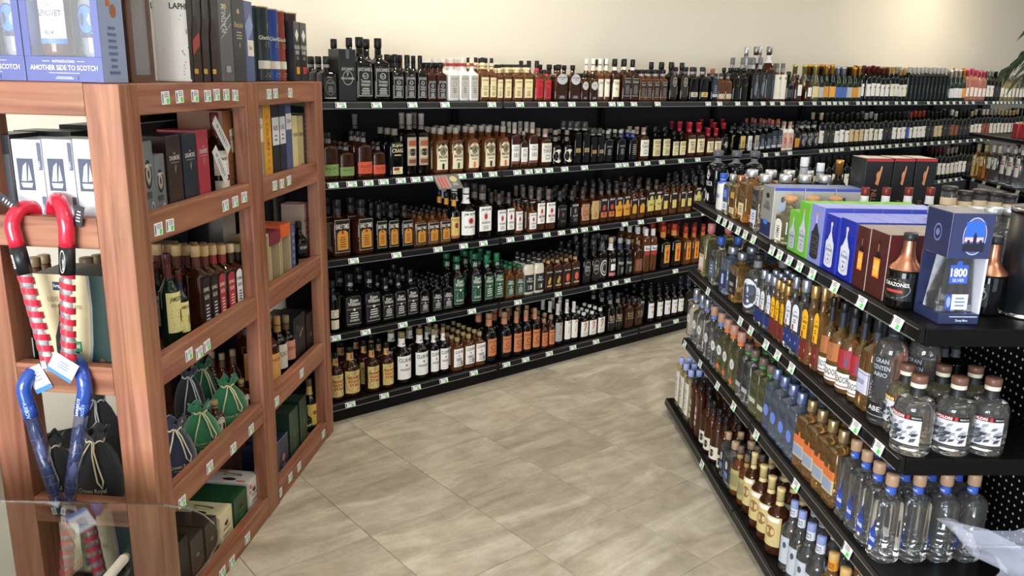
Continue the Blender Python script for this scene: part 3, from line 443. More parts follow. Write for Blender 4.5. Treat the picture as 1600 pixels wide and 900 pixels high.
BT('brnsq', 'flask', 'whiskey_bottle', 'brown squat bottle with brown paper label', 'brandy', '8A7460', (.10, .46, .8, '7A4E38', [('l', -.6, .6, .1, .8, 5, 'C8A888')]), None, H=.25, w=.042)
BT('seb', 'tube', 'whiskey_bottle', 'tall clear bottle of red-brown liquor', 'whisky', 'D5D2CE', [(.50, .62, 1.0, 'D8D8DC', [('t', 'Benz', 0, .2, .5, '2A2A4A', 1.4)]), (.40, .49, .8, 'B0302A', [])], (.84, .90, 'E2E0DC'), H=.34, w=.036, body=.68)
FB = lambda: [('t', 'FIREBALL', 0, .86, .08, '8A2A1A', 1.5), ('p', [(-.2, .1), (.5, .1), (.25, .4), (.6, .55), (.2, .85), (.0, .62), (-.45, .72), (-.15, .45)], 'B8301E')]
BT('firj', 'sqjug', 'whiskey_bottle', 'big dark bottle with torn yellow label', 'dark', 'A0341E', (.14, .56, .55, 'DDA23A', FB()), (.72, .85, 'C8803A'), H=.32, w=.048)
BT('fir', 'sq', 'whiskey_bottle', 'amber bottle with torn yellow label', 'whisky', 'A0341E', (.14, .60, .6, 'DDA23A', FB()), (.72, .84, 'B8662E'), H=.28, w=.038)
B8 = lambda: [('o', 0, .5, .96, .46, .04, '3A1A10'), ('o', 0, .88, .20, .09, .14, '3A1A10'), ('t', '8', 0, .84, .08, '3A1A10', .3), ('t', 'BEAM\'S', 0, .64, .13, 'A03A24', 1.5, .03), ('t', 'EIGHT', 0, .47, .13, 'A03A24', 1.4, .03), ('t', 'STAR', 0, .30, .13, 'A03A24', 1.3, .03), ('l', -.5, .5, .12, .26, 2, 'A03A24')]
BT('b8', 'rnd', 'whiskey_bottle', 'gold-necked bottle with gold and red label', 'amber', '171412', (.08, .55, 1.05, 'D9C27A', B8()), (.73, .87, 'CDA868', [('r', -.3, .1, .3, .9, '9A5A3A')]), H=.305, w=.041)
BT('b8j', 'jug', 'whiskey_bottle', 'big gold-necked bottle with gold label', 'amber', '171412', (.08, .54, 1.05, 'D9C27A', B8()), (.73, .88, 'CDA868', [('r', -.3, .1, .3, .9, '9A5A3A')]), H=.32, w=.052)
C4 = lambda: [('t', 'CLUB 400', 0, .74, .16, '2A2A2C', 1.7, .02), ('d', 0, .60, .12, .05, '6A6A68'), ('t', 'WHISKEY', 0, .36, .11, '2A2A2C', 1.4), ('l', -.6, .6, .06, .26, 3, '9A9A98')]
BT('c4j', 'jug', 'whiskey_bottle', 'big white-necked bottle with white label', 'dark', '8A7A4E', (.10, .56, 1.0, WH, C4()), (.72, .88, 'EDEBE6', [('r', -.3, .2, .3, .4, 'C86A5A')]), H=.32, w=.052)
BT('c4', 'rnd', 'whiskey_bottle', 'white-necked bottle with white label', 'dark', '8A7A4E', (.10, .56, 1.0, WH, C4()), (.72, .88, 'EDEBE6', [('r', -.25, .3, .25, .6, 'B8A070')]), H=.32, w=.043)
BT('c4f', 'flask', 'whiskey_bottle', 'small amber flask with white label', 'whisky', '9A8A5E', (.14, .68, .86, WH, C4()[:3] + [('l', -.6, .6, .06, .5, 4, '9A9A98'), ('r', .3, .05, .8, .3, '8A8A88')]), None, H=.225, w=.040)
OR = lambda: [('t', 'RICH & RARE', 0, .76, .14, '5A2416', 1.6, .02), ('o', 0, .5, .5, .14, .3, '7A3420'), ('t', 'CANADIAN', 0, .20, .10, '5A2416', 1.4), ('l', -.6, .6, .04, .16, 2, '7A3420')]
BT('orj', 'jug', 'whiskey_bottle', 'big dark bottle with orange-brown label', 'dark', '9A7A58', (.14, .50, .70, 'CB7E50', OR()), (.74, .88, 'B87858'), H=.33, w=.050)
BT('or', 'rnd', 'whiskey_bottle', 'dark bottle with orange-brown label', 'dark', '9A7A58', (.10, .52, .95, 'CB7E50', OR()), (.74, .88, 'B87858'), H=.31, w=.041)
BT('ors', 'rnd', 'whiskey_bottle', 'small dark bottle with orange-brown label', 'brandy', '9A7A58', (.10, .56, .95, 'CB7E50', OR()), None, H=.24, w=.034)
S7 = lambda: [('t', '7', 0, .36, .40, '9E2A26', .8, .04), ('p', [(-.45, .78), (.45, .78), (.3, .86), (-.3, .86)], '9E2A26'), ('p', [(-.3, .88), (-.15, .98), (0, .88), (.15, .98), (.3, .88)], '9E2A26'), ('l', -.7, .7, .05, .28, 4, '8A8478')]
BT('s7', 'rnd', 'whiskey_bottle', 'white-capped bottle with large red seven', 'dark', 'D6D4CE', (.10, .56, 1.0, 'EDE9DC', S7()), (.73, .87, 'DAD8D2', [('t', '7', 0, .2, .6, '2A2A2C', .8)]), H=.315, w=.041)
BT('s7g', 'rnd', 'whiskey_bottle', 'shaded bottle with grey label and seven', 'dark', 'C0BEB8', (.10, .56, 1.0, 'A9A8A4', S7()), (.73, .87, 'C8C6C0', [('t', '7', 0, .2, .6, '2A2A2C', .8)]), H=.315, w=.041)  # copy of the seven bottle, shade painted into cap, label and neck
BT('s7f', 'flask', 'whiskey_bottle', 'white-capped flask with small red seven', 'dark', 'D6D4CE', (.12, .68, .86, 'EDE9DC', S7()), None, H=.24, w=.042)
BT('bv', 'rnd', 'whiskey_bottle', 'dark bottle with tan lettering on clear label', 'dark', '2A2A2C', (.10, .56, .95, None, [('t', 'BLACK', 0, .62, .15, 'C8B88E', 1.6), ('t', 'VELVET', 0, .44, .15, 'C8B88E', 1.6), ('r', -.95, .36, .95, .38, 'D8D4CC'), ('l', -.6, .6, .05, .3, 3, '8A867E')]), (.74, .84, '7A7670'), H=.31, w=.040)
BT('bvf', 'flask', 'whiskey_bottle', 'dark flask with dull tan lettering', 'amber', '2A2A2C', (.14, .70, .85, None, [('t', 'BLACK', 0, .62, .15, '9A8E6E', 1.6), ('t', 'VELVET', 0, .44, .15, '9A8E6E', 1.6), ('r', -.95, .36, .95, .38, 'B8B4AC')]), None, H=.24, w=.043)
BT('mist', 'rnd', 'whiskey_bottle', 'dark bottle with plain white label', 'dark', '17181A', (.14, .58, .95, 'E8E6E0', [('t', 'Canadian', 0, .70, .12, '3A3A3A', 1.4), ('l', -.6, .6, .1, .55, 4, '9A9A96'), ('d', 0, .4, .2, .08, 'B8904A')]), (.74, .80, '2A2A2C'), H=.30)
BT('ltd', 'sqjug', 'whiskey_bottle', 'broad dark bottle with white stamped lettering', 'dark', '1E2026', (.14, .50, .85, None, [('t', 'CANADIAN', 0, .6, .16, 'D0CEC8', 1.5), ('t', 'LTD', 0, .3, .22, 'D0CEC8', 1.0)]), (.76, .85, '26304A'), H=.31, w=.050, ry=.7)
# wines
WINES = []
for i_, (cap_, cw, lb_, lw, gl) in enumerate([('1E1C1C', 'black', 'E8E6DF', 'white', 'wine'), ('5A1E20', 'dark red', 'E8E6DF', 'white', 'wine'), ('8E8C88', 'silver', 'D9D5C8', 'pale', 'wine'), ('1E1C1C', 'black', 'C9B68A', 'tan', 'wine'), ('B8904A', 'gold', 'E4DEC8', 'cream', 'wine'),
                                          ('24304E', 'blue', '3A57A8', 'blue', 'wine'), ('1A1A1A', 'black', '2A2A2C', 'dark', 'wine'), ('8A3A24', 'copper', 'E4E2DA', 'white', 'wine'), ('C8C4BC', 'pale', '8A4A34', 'rust', 'wine'), ('A89878', 'tan', 'DDDAD0', 'white', 'wine')]):
    k = f'w{i_}'; BT(k, 'wine', 'wine_bottle', f'{cw}-foil wine bottle with {lw} label', gl, cap_, (.14, .50, 1.0, lb_, [('l', -.6, .6, .15, .8, 5, '4A4A48' if lw != 'dark' else 'A8A8A8'), ('d', 0, .7, .3, .1, '8A7A5A')])); WINES.append(k)
SPK = []
for i_, (cap_, cw, lb_, lw, gl) in enumerate([('C9A24A', 'gold', 'D8C8A0', 'cream', 'green'), ('D89A2E', 'orange-gold', 'D9912A', 'orange', 'green'), ('DDDAD2', 'silver', 'D8D8DC', 'white', 'green'), ('D08A1E', 'amber', 'E0A030', 'orange', 'dark'), ('C9B86A', 'pale gold', 'D8C88A', 'gold', 'pale'), ('C8607A', 'pink', 'E4D8D4', 'blush', 'rose'), ('A8B4D0', 'blue-silver', '4A68B8', 'blue', 'green'), ('1E1C1C', 'black', 'B8B8B4', 'grey', 'green')]):
    k = f'sp{i_}'; BT(k, 'champ', 'sparkling_wine_bottle', f'{cw}-foil sparkling wine bottle, {lw} label', gl, cap_, (.10, .40, 1.0, lb_, [('l', -.6, .6, .2, .8, 3, '4A4A48')]), metalcap=True); SPK.append(k)
BT('rose', 'wine', 'wine_bottle', 'clear wine bottle of pink rose wine', 'rose', 'C8486A', (.14, .42, .9, 'E6DDD6', [('l', -.6, .6, .2, .8, 3, '8A3A4A')]))
BT('whw', 'wine', 'wine_bottle', 'clear bottle of pale yellow white wine', 'pale', 'B8B4A8', (.14, .46, .9, 'DAD8CC', [('l', -.6, .6, .2, .8, 3, '6A6A58')]))
BT('blanc', 'tube', 'wine_bottle', 'tall black wine bottle, silver foil, no label', 'wine', 'A8A6A2', (.2, .5, .6, None, [('l', -.5, .5, .1, .9, 6, '6A6A6A')]), cap=.18)
# tequila and friends
BT('kah', 'ov', 'tequila_bottle', 'black bottle with white painted pattern', 'black', '55585C', [(.30, .70, .85, None, [('t', 'REPUBLICA', 0, .1, .22, 'E0E0E0', 1.7), ('p', [(-.4, .5), (.1, .35), (.5, .62), (0, .9)], 'C8C8C8'), ('l', -.9, .9, .85, 1, 1, 'C8C8C8')]), (.04, .26, .7, None, [('d', -.3, .5, .3, .4, 'D8D8D8'), ('d', .4, .4, .25, .35, 'D8D8D8')])], (.74, .86, '5A5E62'), H=.29, w=.055, ry=.8, rc=.026, cap=.11)
BT('tala', 'ov', 'tequila_bottle', 'white ceramic bottle with blue neck tag', 'white', '2E55B8', (.20, .55, .8, None, [('t', 'TALAVERA', 0, .4, .3, '2A4A9A', 1.6)]), (.74, .84, '2E55B8'), H=.23, w=.042)
BT('bluepanel', 'square2', 'tequila_bottle', 'square bottle with blue and white panels', 'pale', 'B5B5B2', [(.36, .66, .8, '2E4FA8', [('l', -.6, .6, .2, .8, 4, 'C8D0E8')]), (.10, .30, .8, 'D8DDEA', [('l', -.6, .6, .2, .8, 2, '4A5A8A')])], None, H=.26, metalcap=True)
BT('copperc', 'square2', 'tequila_bottle', 'amber square bottle with copper cap', 'gold', 'B5805A', [(.46, .60, .6, 'B8944E', []), (.10, .24, .8, 'D8C8A0', [('l', -.6, .6, .2, .8, 2, '6A4A2A')])], None, H=.26, metalcap=True)
BT('silvercap', 'square2', 'tequila_bottle', 'clear square bottle with broad silver cap', 'clear', 'C9CACC', (.12, .36, .7, 'CDD6EA', [('l', -.6, .6, .2, .8, 3, '4A5A8A')]), None, H=.265, w=.040, rc=.026, cap=.14, metalcap=True)
BT('silvamb', 'square2', 'tequila_bottle', 'amber-tinted square bottle, broad silver cap', 'gold', 'C9CACC', (.12, .36, .7, 'D9CFA8', [('l', -.6, .6, .2, .8, 3, '6A4A2A')]), None, H=.265, w=.040, rc=.026, cap=.14, metalcap=True)
BT('patr', 'patron', 'tequila_bottle', 'squat bottle with round cork stopper', 'pale', 'B98A62', (.08, .52, .7, None, [('r', -.8, 0, .8, .8, 'E8E6DE'), ('d', 0, .78, .8, .22, 'E8E6DE'), ('l', -.5, .5, .1, .7, 6, '5A5A58'), ('p', [(-.2, .4), (.2, .4), (0, .6)], '3A3A38')]), None)
def bellx(s):
    m = MB(); H = s.H; m.lathe([(H * .52, s.w * 1.0), (H * .55, s.w * .93), (H * .62, s.w * .62), (H * .70, s.w * .44), (H * .80, s.w * .36), (H * .90, s.w * .36)], mat('hammered copper', 'C88A6C', .28, .9), 24, cap=False); return [('neck_sleeve', m.mesh('neck_sleeve'))]
BT('copb', 'bell', 'tequila_bottle', 'black bottle with hammered copper neck', 'black', '2A2A2C', (.12, .42, 1.1, '101012', [('o', 0, .5, .9, .42, .05, '8A8A88'), ('t', 'CORAZONES', 0, .62, .17, 'E8E8E6', 1.6), ('r', -.5, .34, .5, .46, 'B03A34')]), None, bellx, H=.30, w=.052, body=.48, sh=.70)
BT('tansq', 'square2', 'tequila_bottle', 'tan frosted square bottle, far corner', 'olive', 'B87A78', (.10, .42, .8, 'C9A88A', [('r', -.7, .2, .7, .8, 'E0D8D0')]), (.81, .86, 'C84A54'), H=.27, w=.040)
BT('diam', 'square2', 'tequila_bottle', 'clear faceted bottle with blue-capped neck', 'clear', '3A5AB0', (.16, .50, .8, '5A6478', [('l', -.6, .6, .2, .8, 3, 'C8D0E0')]), None, H=.26, w=.040)
BT('milag', 'square2', 'tequila_bottle', 'clear bottle with silver cap, navy label', 'blue', 'A9AEB8', (.14, .50, .85, '2A3A66', [('r', -.3, .2, .3, .8, 'C8D0E0')]), None, H=.25, w=.042, rc=.024, cap=.15, metalcap=True)
BT('blksq', 'square2', 'tequila_bottle', 'amber bottle with black square label', 'gold', 'A9AEB8', (.16, .56, .9, '1E1E22', [('t', '1800', 0, .4, .2, 'C8C8C8', 1.1), ('l', -.6, .6, .1, .3, 2, '9A9A98')]), None, H=.25, w=.042, rc=.022, cap=.14, metalcap=True)
BT('whtr', 'squat', 'tequila_bottle', 'round clear bottle with white crescent label', 'clear', '2E2E30', (.10, .60, 1.0, None, [('d', 0, .5, .9, .5, 'DDE0EA'), ('d', .15, .62, .5, .2, '4A5068'), ('d', -.1, .25, .5, .16, '4A5068')]), (.78, .89, '77787C'), H=.25, w=.048)
CUER = lambda c, f: [('r', -.8, .0, .8, .72, c), ('d', 0, .72, .8, .26, c), ('t', 'Jose', 0, .66, .09, f, .8), ('t', 'Cuervo', 0, .50, .14, f, 1.35), ('l', -.4, .4, .28, .44, 2, f), ('d', -.3, .12, .2, .12, '8A2A2A')]
BT('cs', 'sq', 'tequila_bottle', 'clear bottle, white oval label, navy base', 'clear', 'AEB6CC', [(.33, .68, .78, None, CUER('E4E8F2', '1E2A5A')), (.08, .28, .93, '23336E', [('l', -.6, .6, .3, .7, 1, 'A8B4D8')])], None, H=.30, w=.038, ry=.8, cap=.16, metalcap=True)
BT('csf', 'sq', 'tequila_bottle', 'small clear bottle, white label, navy base', 'clear', 'AEB6CC', [(.33, .68, .78, None, CUER('E4E8F2', '1E2A5A')), (.08, .28, .93, '23336E', [])], None, H=.235, w=.030, ry=.8, cap=.16, metalcap=True)
BT('cg', 'sq', 'tequila_bottle', 'amber bottle with bright yellow arched label', 'gold', 'C8A266', [(.33, .70, .78, None, CUER('F0B52A', '5A2A10')), (.06, .30, .93, '6E2A24', [('l', -.6, .6, .3, .7, 1, 'C89A6A')])], None, H=.30, w=.038, ry=.8, cap=.16, metalcap=True)
BT('cgf', 'sq', 'tequila_bottle', 'small amber bottle with yellow arched label', 'gold', 'C8A266', [(.33, .70, .78, None, CUER('F0B52A', '5A2A10')), (.06, .30, .93, '6E2A24', [])], None, H=.235, w=.030, ry=.8, cap=.16, metalcap=True)
BT('caz', 'ball', 'tequila_bottle', 'round bottle with stag-antler lettered white band', 'gold', '17181C', [(.06, .24, 1.15, 'E9E7E2', [('t', 'CAZADORES', 0, .38, .42, '3A3432', 1.8, .02), ('r', -1, .12, 1, .2, 'A0524A')]), (.30, .52, .8, 'B06A34', [('p', [(-.3, .1), (.0, .1), (.1, .9), (-.2, .9)], '3A5A86')])], (.70, .88, '22262E'), H=.32, w=.045, body=.46, sh=.64)
BT('cazr', 'ball', 'tequila_bottle', 'round bottle with red and white band', 'gold', '17181C', [(.06, .24, 1.15, 'E9E7E2', [('t', 'CAZADORES', 0, .38, .42, '3A3432', 1.8, .02), ('r', -1, .12, 1, .2, 'A0524A')]), (.30, .52, .8, 'A02A34', [('p', [(.2, .1), (.5, .1), (.5, .9), (.1, .9)], '3A5A86')])], (.70, .88, '22262E'), H=.32, w=.045, body=.46, sh=.64)
BT('camp', 'sq', 'tequila_bottle', 'hexagonal amber bottle with lavender label', 'gold', '1C1E22', (.18, .42, .93, 'C9CBE0', [('t', 'Azunador', -.1, .4, .3, '4A5A9A', 1.3), ('r', -1, .85, 1, .9, '8A8CA8')]), (.74, .84, '3A3E46'), H=.30, w=.052)
BT('abel', 'tube', 'tequila_bottle', 'tall clear embossed bottle, black base label', 'clear', '1A1C20', [(.06, .22, 1.2, '17181B', [('t', 'ABEL', 0, .5, .3, 'DADADA', .9), ('r', -1, .2, 1, .24, 'A8A8A8')]), (.24, .42, 1.1, None, [('l', -.8, .8, .0, 1, 6, 'B9C4DC')]), (.46, .68, .9, None, [('t', 'GRAN', 0, .7, .2, 'AEB4C0', 1), ('t', 'CENTEN', 0, .4, .2, 'AEB4C0', 1.3), ('t', 'ARIO', 0, .1, .2, 'AEB4C0', 1)])], (.86, .90, '30343C'), H=.37, w=.048, body=.68)
def ESP(y): return [('r', -1, 0, 1, .84, 'D9D9DE'), ('r', -1, .84, 1, 1, '17181B'), ('r', -.55, .85, .55, .99, 'E8A020' if y else 'C2202E'), ('t', 'ESPOLON', 0, .87, .10, 'F4E0C0' if y else WH, .95, .03), ('t', 'TEQUILA', -.8, .93, .035, 'C8C8C8', .35), ('t', 'MEXICO', .8, .90, .05, 'DADADA', .35)] + \
    [('p', [(random.uniform(-.9, .9), random.uniform(.05, .75)) for q in range(3)] + [(random.uniform(-.9, .9), random.uniform(.05, .75))], c) for c in ('9A9EA8', '4A4E58', 'B4B6C0')] + \
    [('p', [(a, b), (a + .16, b + .04), (a + .22, b + .14), (a + .05, b + .10)], c) for a, b, c in [(random.uniform(-.95, .7), random.uniform(.04, .66), random.choice(['2A2C34', '3A3E48', '6A6E7A', '8E929E'])) for q in range(46)]]
def espx(s):
    m = MB(); H = s.H; m.lathe([(H * .745, s.rn * 1.25), (H * .80, s.rn * 1.12), (H * .845, s.rn * 1.1)], paper('17181B'), 18, cap=False)
    m.lathe([(H * .845, s.rn * 1.18), (H * .90, s.rn * 1.18)], paper('DAD2C2'), 18, cap=False); return [('neck_band', m.mesh('neck_band'))]
BT('esp', 'squat', 'tequila_bottle', 'squat clear bottle, red-lettered picture label', 'clear', '6E4E40', (.16, .54, 1.35, None, ESP(0)), None, espx, H=.235, w=.052)
BT('espy', 'squat', 'tequila_bottle', 'squat golden bottle, yellow-lettered picture label', 'pale', '6E4E40', (.16, .54, 1.35, None, ESP(1)), None, espx, H=.235, w=.048)
BT('dkneck', 'rnd', 'tequila_bottle', 'dark shadowed bottle with cut-glass neck', 'dark', '3A3A3C', None, (.72, .86, '5A5C60'), H=.27)
BT('blu1', 'sq', 'tequila_bottle', 'clear bottle with silver and blue cap', 'clear', 'A8ACB4', (.30, .48, .6, None, [('d', 0, .5, 1, .5, 'DDE0E4'), ('l', -.6, .6, .3, .7, 2, '6A6E7A')]), (.78, .85, '6A7CC0'), H=.27, w=.037, ry=.9, metalcap=True)
BT('crkb', 'sq', 'tequila_bottle', 'clear bottle with cork cap, blue band', 'clear', 'B88E74', (.30, .48, .6, None, [('d', 0, .5, 1, .5, 'DDE0E4'), ('l', -.6, .6, .3, .7, 2, '6A6E7A')]), (.76, .84, '6A7CC0'), H=.27, w=.037, ry=.9, rc=.018)
BT('crko', 'sq', 'tequila_bottle', 'olive bottle with cork cap, orange band', 'olive', 'B88A78', [(.34, .52, .6, None, [('d', 0, .5, 1, .5, 'DDE0E4'), ('l', -.6, .6, .3, .7, 2, '6A6E7A')]), (.08, .20, .7, None, [('p', [(-.8, .3), (.2, 0), (.8, .5), (0, 1)], 'D8703A')])], (.76, .84, 'D0703C'), H=.28, w=.039, ry=.9, rc=.020)
BT('grn', 'square2', 'tequila_bottle', 'square clear bottle with green neck band', 'clear', '6A5A50', (.22, .30, .7, 'A8B0B4', []), (.84 - .02, .86, '3A8A4A'), H=.28, w=.037, cap=.13)
BT('grno', 'square2', 'tequila_bottle', 'square olive bottle with green neck band', 'olive', '6A5A50', (.22, .30, .7, 'B8C4B0', []), (.82, .86, '3A8A4A'), H=.28, w=.037, cap=.13)
BT('bcap', 'square2', 'tequila_bottle', 'ribbed clear bottle with blue metallic cap', 'blue', '8C9AD0', (.24, .42, .7, None, [('d', 0, .5, .8, .5, '6A86D8')]), None, H=.29, w=.037, cap=.16, rc=.0185, metalcap=True)
BT('gcap', 'square2', 'tequila_bottle', 'square amber bottle, orange skyline label', 'gold', 'B09A70', (.18, .56, .93, None, [('r', -1, 0, 1, .5, 'B8AC90'), ('r', -.8, .08, .8, .42, '8A98B4'), ('r', -1, .5, 1, .8, 'D0703C'), ('p', [(-.1, .8), (.3, .8), (.2, 1), (0, .95)], 'D0703C')]), None, H=.29, w=.040, cap=.16, rc=.0175, metalcap=True)
BT('sauza', 'tube', 'tequila_bottle', 'clear faceted bottle, cork cap, blue label', 'clear', 'A98A70', [(.14, .50, .42, None, [('r', -1, 0, 1, .5, '2A4AA8'), ('p', [(-.9, .5), (.9, .5), (.4, .8), (.55, 1), (.2, .95), (-.1, .7)], '2A3E86'), ('t', 'Sauza', 0, .2, .18, 'DDE4F8', 1.6, .03)])], (.78, .86, '3458B8', [('t', 'Sauza', 0, .3, .4, 'DDE4F8', 1.2)]), H=.30, w=.042, n=4, body=.66, sh=.77, rc=.020, cap=.13)
BT('flw', 'flatr', 'tequila_bottle', 'flat rounded bottle with white printed label', 'pale', '9AAAE0', (.12, .74, .75, 'E4E2DC', [('t', 'V', 0, .6, .2, '3A3A3A', .8), ('l', -.6, .6, .1, .55, 6, '7A7A78')]), (.88, .90, '9AAAE0'), H=.30, w=.040)
BT('flb', 'flatr', 'tequila_bottle', 'flat rounded brown bottle with skull print', 'brandy', '1A1A1C', (.14, .70, .7, None, [('d', 0, .7, .4, .12, 'C8C4BC'), ('d', 0, .45, .5, .1, 'C8C4BC'), ('d', 0, .22, .4, .1, 'C8C4BC')]), None, H=.30, w=.040)
BT('blkcap', 'rnd', 'tequila_bottle', 'amber bottle, black cap, low cream label', 'brandy', '141416', (.06, .30, 1.0, 'D9D3C2', [('d', 0, .5, .3, .3, '2A2622'), ('l', -.6, .6, .06, .2, 1, '4A4640')]), (.76, .84, '1E1E20'), H=.30)
BT('silsm', 'square2', 'tequila_bottle', 'clear bottle with black-and-blue square label', 'clear', 'A98E70', (.16, .62, .85, '1E2430', [('r', -.7, .06, .7, .34, '6A80A8'), ('d', 0, .66, .45, .2, 'C8C8C8')]), None, H=.26)
BT('brnsm', 'rnd', 'tequila_bottle', 'slim tawny bottle with olive label', 'whisky', '6A5A50', (.12, .54, 1.0, 'A89E68', [('r', -.6, .2, .6, .8, '8A8458')]), (.76, .84, '9A8A50'), H=.28)
BT('rum', 'rnd', 'rum_bottle', 'dark brown bottle, gold neck, tan label', 'brandy', 'D8C48A', (.14, .60, 1.0, 'C9B47E', [('r', -.8, .82, .8, .96, 'E8E4DA'), ('d', 0, .48, .5, .2, '8A6A3A'), ('l', -.7, .7, .06, .22, 2, '6A4A2A')]), (.74, .80, 'D8C48A'), H=.31, cap=.19, w=.043)
BT('neckw', 'jug', 'tequila_bottle', 'clear flagon with white lettered neck label', 'clear', '8A98C8', (.12, .50, .7, 'B8BEC8', [('l', -.7, .7, .1, .9, 6, '4A5260'), ('d', 0, .7, .3, .12, '4A5260')]), (.78, .90, 'DDE0EA', [('t', 'PEPE', 0, .5, .3, '2A3050', 1.3), ('t', 'LOPEZ', 0, .15, .3, '2A3050', 1.4)]), H=.32, w=.050)
BT('neckg', 'jug', 'tequila_bottle', 'amber flagon with orange lettered neck label', 'gold', 'C8A266', (.12, .50, .7, 'C8A870', [('l', -.7, .7, .1, .9, 6, '6A4A2A')]), (.78, .90, 'D9912A', [('t', 'PEPE', 0, .5, .3, '5A2A10', 1.3), ('t', 'LOPEZ', 0, .15, .3, '5A2A10', 1.4)]), H=.32, w=.050)
BT('redcap', 'rnd', 'cognac_bottle', 'dark bottle with red-brown cap, white neck', 'dark', '6E241C', (.1, .5, 1, '1A1A1A', [('l', -.6, .6, .2, .8, 5, 'A89A6A')]), (.74, .87, 'DADADC'), H=.26)
BT('jar', 'squat', 'vodka_bottle', 'clear bottle with flat black-and-tan stopper', 'clear', '2A2826', None, (.76, .86, 'C8B08E'), H=.25, w=.046, rc=.025, rn=.024, cap=.06)
BT('lid', 'squat', 'vodka_bottle', 'clear bottle with flat silver lid', 'clear', 'C4C6C8', None, None, H=.20, w=.046, rc=.026, rn=.024, cap=.10, metalcap=True)
BT('longs', 'rnd', 'vodka_bottle', 'clear bottle with long silver neck', 'clear', 'B8BABE', None, (.66, .80, 'C8CACC'), H=.36, w=.04, metalcap=True)
BT('goldn', 'rnd', 'cognac_bottle', 'dark bottle with tall gold foil neck', 'dark', 'C8924A', (.1, .5, 1, '2A2418', [('l', -.6, .6, .2, .8, 5, 'B89A5A')]), None, H=.33, cap=.22, metalcap=True)
BT('bacg', 'rnd', 'rum_bottle', 'amber rum bottle with pale cap', 'gold', 'CDB88A', (.36, .64, .9, 'E2CF9A', [('t', 'CRUZAN', 0, .5, .2, '5A2A1A', 1.4), ('l', -.6, .6, .1, .4, 2, '6A3A2A')]), (.80, .87, 'D8C8A0'), H=.31, w=.040)
BT('bacw', 'rnd', 'rum_bottle', 'clear rum bottle, white cap, grey label', 'clear', 'E6E4DE', (.34, .66, .9, 'D8DAD6', [('d', 0, .5, .3, .2, '4A9A5A'), ('l', -.6, .6, .1, .3, 2, '6A6A68')]), (.80, .87, 'D8D8D4'), H=.31, w=.040)
BT('bac', 'rnd', 'rum_bottle', 'clear bottle, white label with dark emblem', 'clear', 'D8D4CE', (.28, .78, .9, 'E6E4E0', [('d', 0, .86, .35, .10, '5A3030'), ('t', 'BACARDI', 0, .62, .12, '3A3A3C', 1.6, .03), ('r', -.8, .50, .8, .58, 'B8383A'), ('l', -.6, .6, .1, .4, 4, 'A8A6A2')]), None, H=.30, w=.042)
BT('clr', 'rnd', 'cognac_bottle', 'small clear-shouldered dark bottle', 'dark', 'C8CACE', None, (.72, .86, '8E9094'), H=.27)
# rack bottles
JAM = [('t', 'JAMESON', .1, .74, .15, '2A2418', 1.5, .02), ('d', .55, .40, .14, .18, '3A2A1E'), ('l', -.7, .3, .34, .6, 3, '8A7A4A'), ('l', -.6, .6, .06, .24, 2, '8A7A4A')]
BT('jam', 'jug', 'whiskey_bottle', 'big dark green bottle with yellow label', 'green', '4A1E20', (.17, .60, .95, 'E6DA92', JAM), (.74, .89, '5A2420'), H=.34, w=.054)
BT('jams', 'rnd', 'whiskey_bottle', 'smaller dark green bottle with yellow label', 'green', '5A2420', (.17, .58, 1.0, 'E6DA92', JAM), (.72, .87, '2A3040'), H=.30, w=.042)
BT('jamw', 'rnd', 'whiskey_bottle', 'dark green bottle with white label', 'green', '4A1E20', (.17, .58, 1.0, 'DEDAC8', JAM), (.72, .87, '2A1A1C'), H=.30, w=.040)
BU = lambda c, f: [('r', -.8, 0, .8, .86, c), ('d', 0, .86, .8, .12, c), ('t', 'BUSHMILLS', 0, .70, .08, f, 1.3), ('t', 'BUSH', 0, .54, .09, f, 1.0), ('l', -.5, .5, .1, .45, 5, f)]
BT('bsk', 'sqflat', 'whiskey_bottle', 'flat brown bottle with black arched label', 'amber', 'C0A070', (.10, .66, .8, None, BU('1C1A1C', 'C8C4BC')), (.77, .88, '5A2A1E'), H=.31, w=.036, ry=1.0)
BT('bsr', 'sqflat', 'whiskey_bottle', 'flat brown bottle with red arched label', 'amber', 'C0A070', (.10, .66, .8, None, BU('A0303C', 'E8D8B8')), (.77, .88, '8A2A26'), H=.31, w=.036, ry=1.0)
BT('bsw', 'sqflat', 'whiskey_bottle', 'flat brown bottle with white arched label', 'amber', 'C8B48A', (.10, .66, .8, None, BU('EAEAEA', '2A2A2C')), (.77, .88, '3A2A1E'), H=.31, w=.036, ry=1.0)
BT('dew', 'rnd', 'whiskey_bottle', 'dark bottle with red-brown neck, cream label', 'amber', '6A2A1E', [(.30, .58, .9, 'E6E0CE', [('t', 'Dewar\'s', 0, .6, .2, '2A2420', 1.5), ('l', -.6, .6, .1, .5, 3, '6A6050')]), (.06, .24, .9, 'DDD4B8', [('l', -.7, .7, .2, .8, 3, '6A6050')])], (.74, .87, '7A3A24'), H=.32)
BT('hen', 'rnd', 'whiskey_bottle', 'amber bottle, dark cap, tan lettered label', 'brandy', '2E2A28', (.12, .52, 1.0, 'D29A58', [('t', 'MAKERS', 0, .72, .12, '7A2A1A', 1.4), ('l', -.7, .7, .12, .6, 5, '7A3A1E')]), (.76, .84, '4A4440'), H=.28, w=.042)
BT('pinkl', 'rnd', 'whiskey_bottle', 'dark bottle with pink label', 'dark', '8A7A5A', (.24, .58, .9, 'C98A78', [('t', 'ERIN', 0, .5, .2, '7A2A2A', 1.2), ('l', -.6, .6, .1, .4, 3, '7A3A34')]), (.76, .86, '6A4A2E'), H=.30)
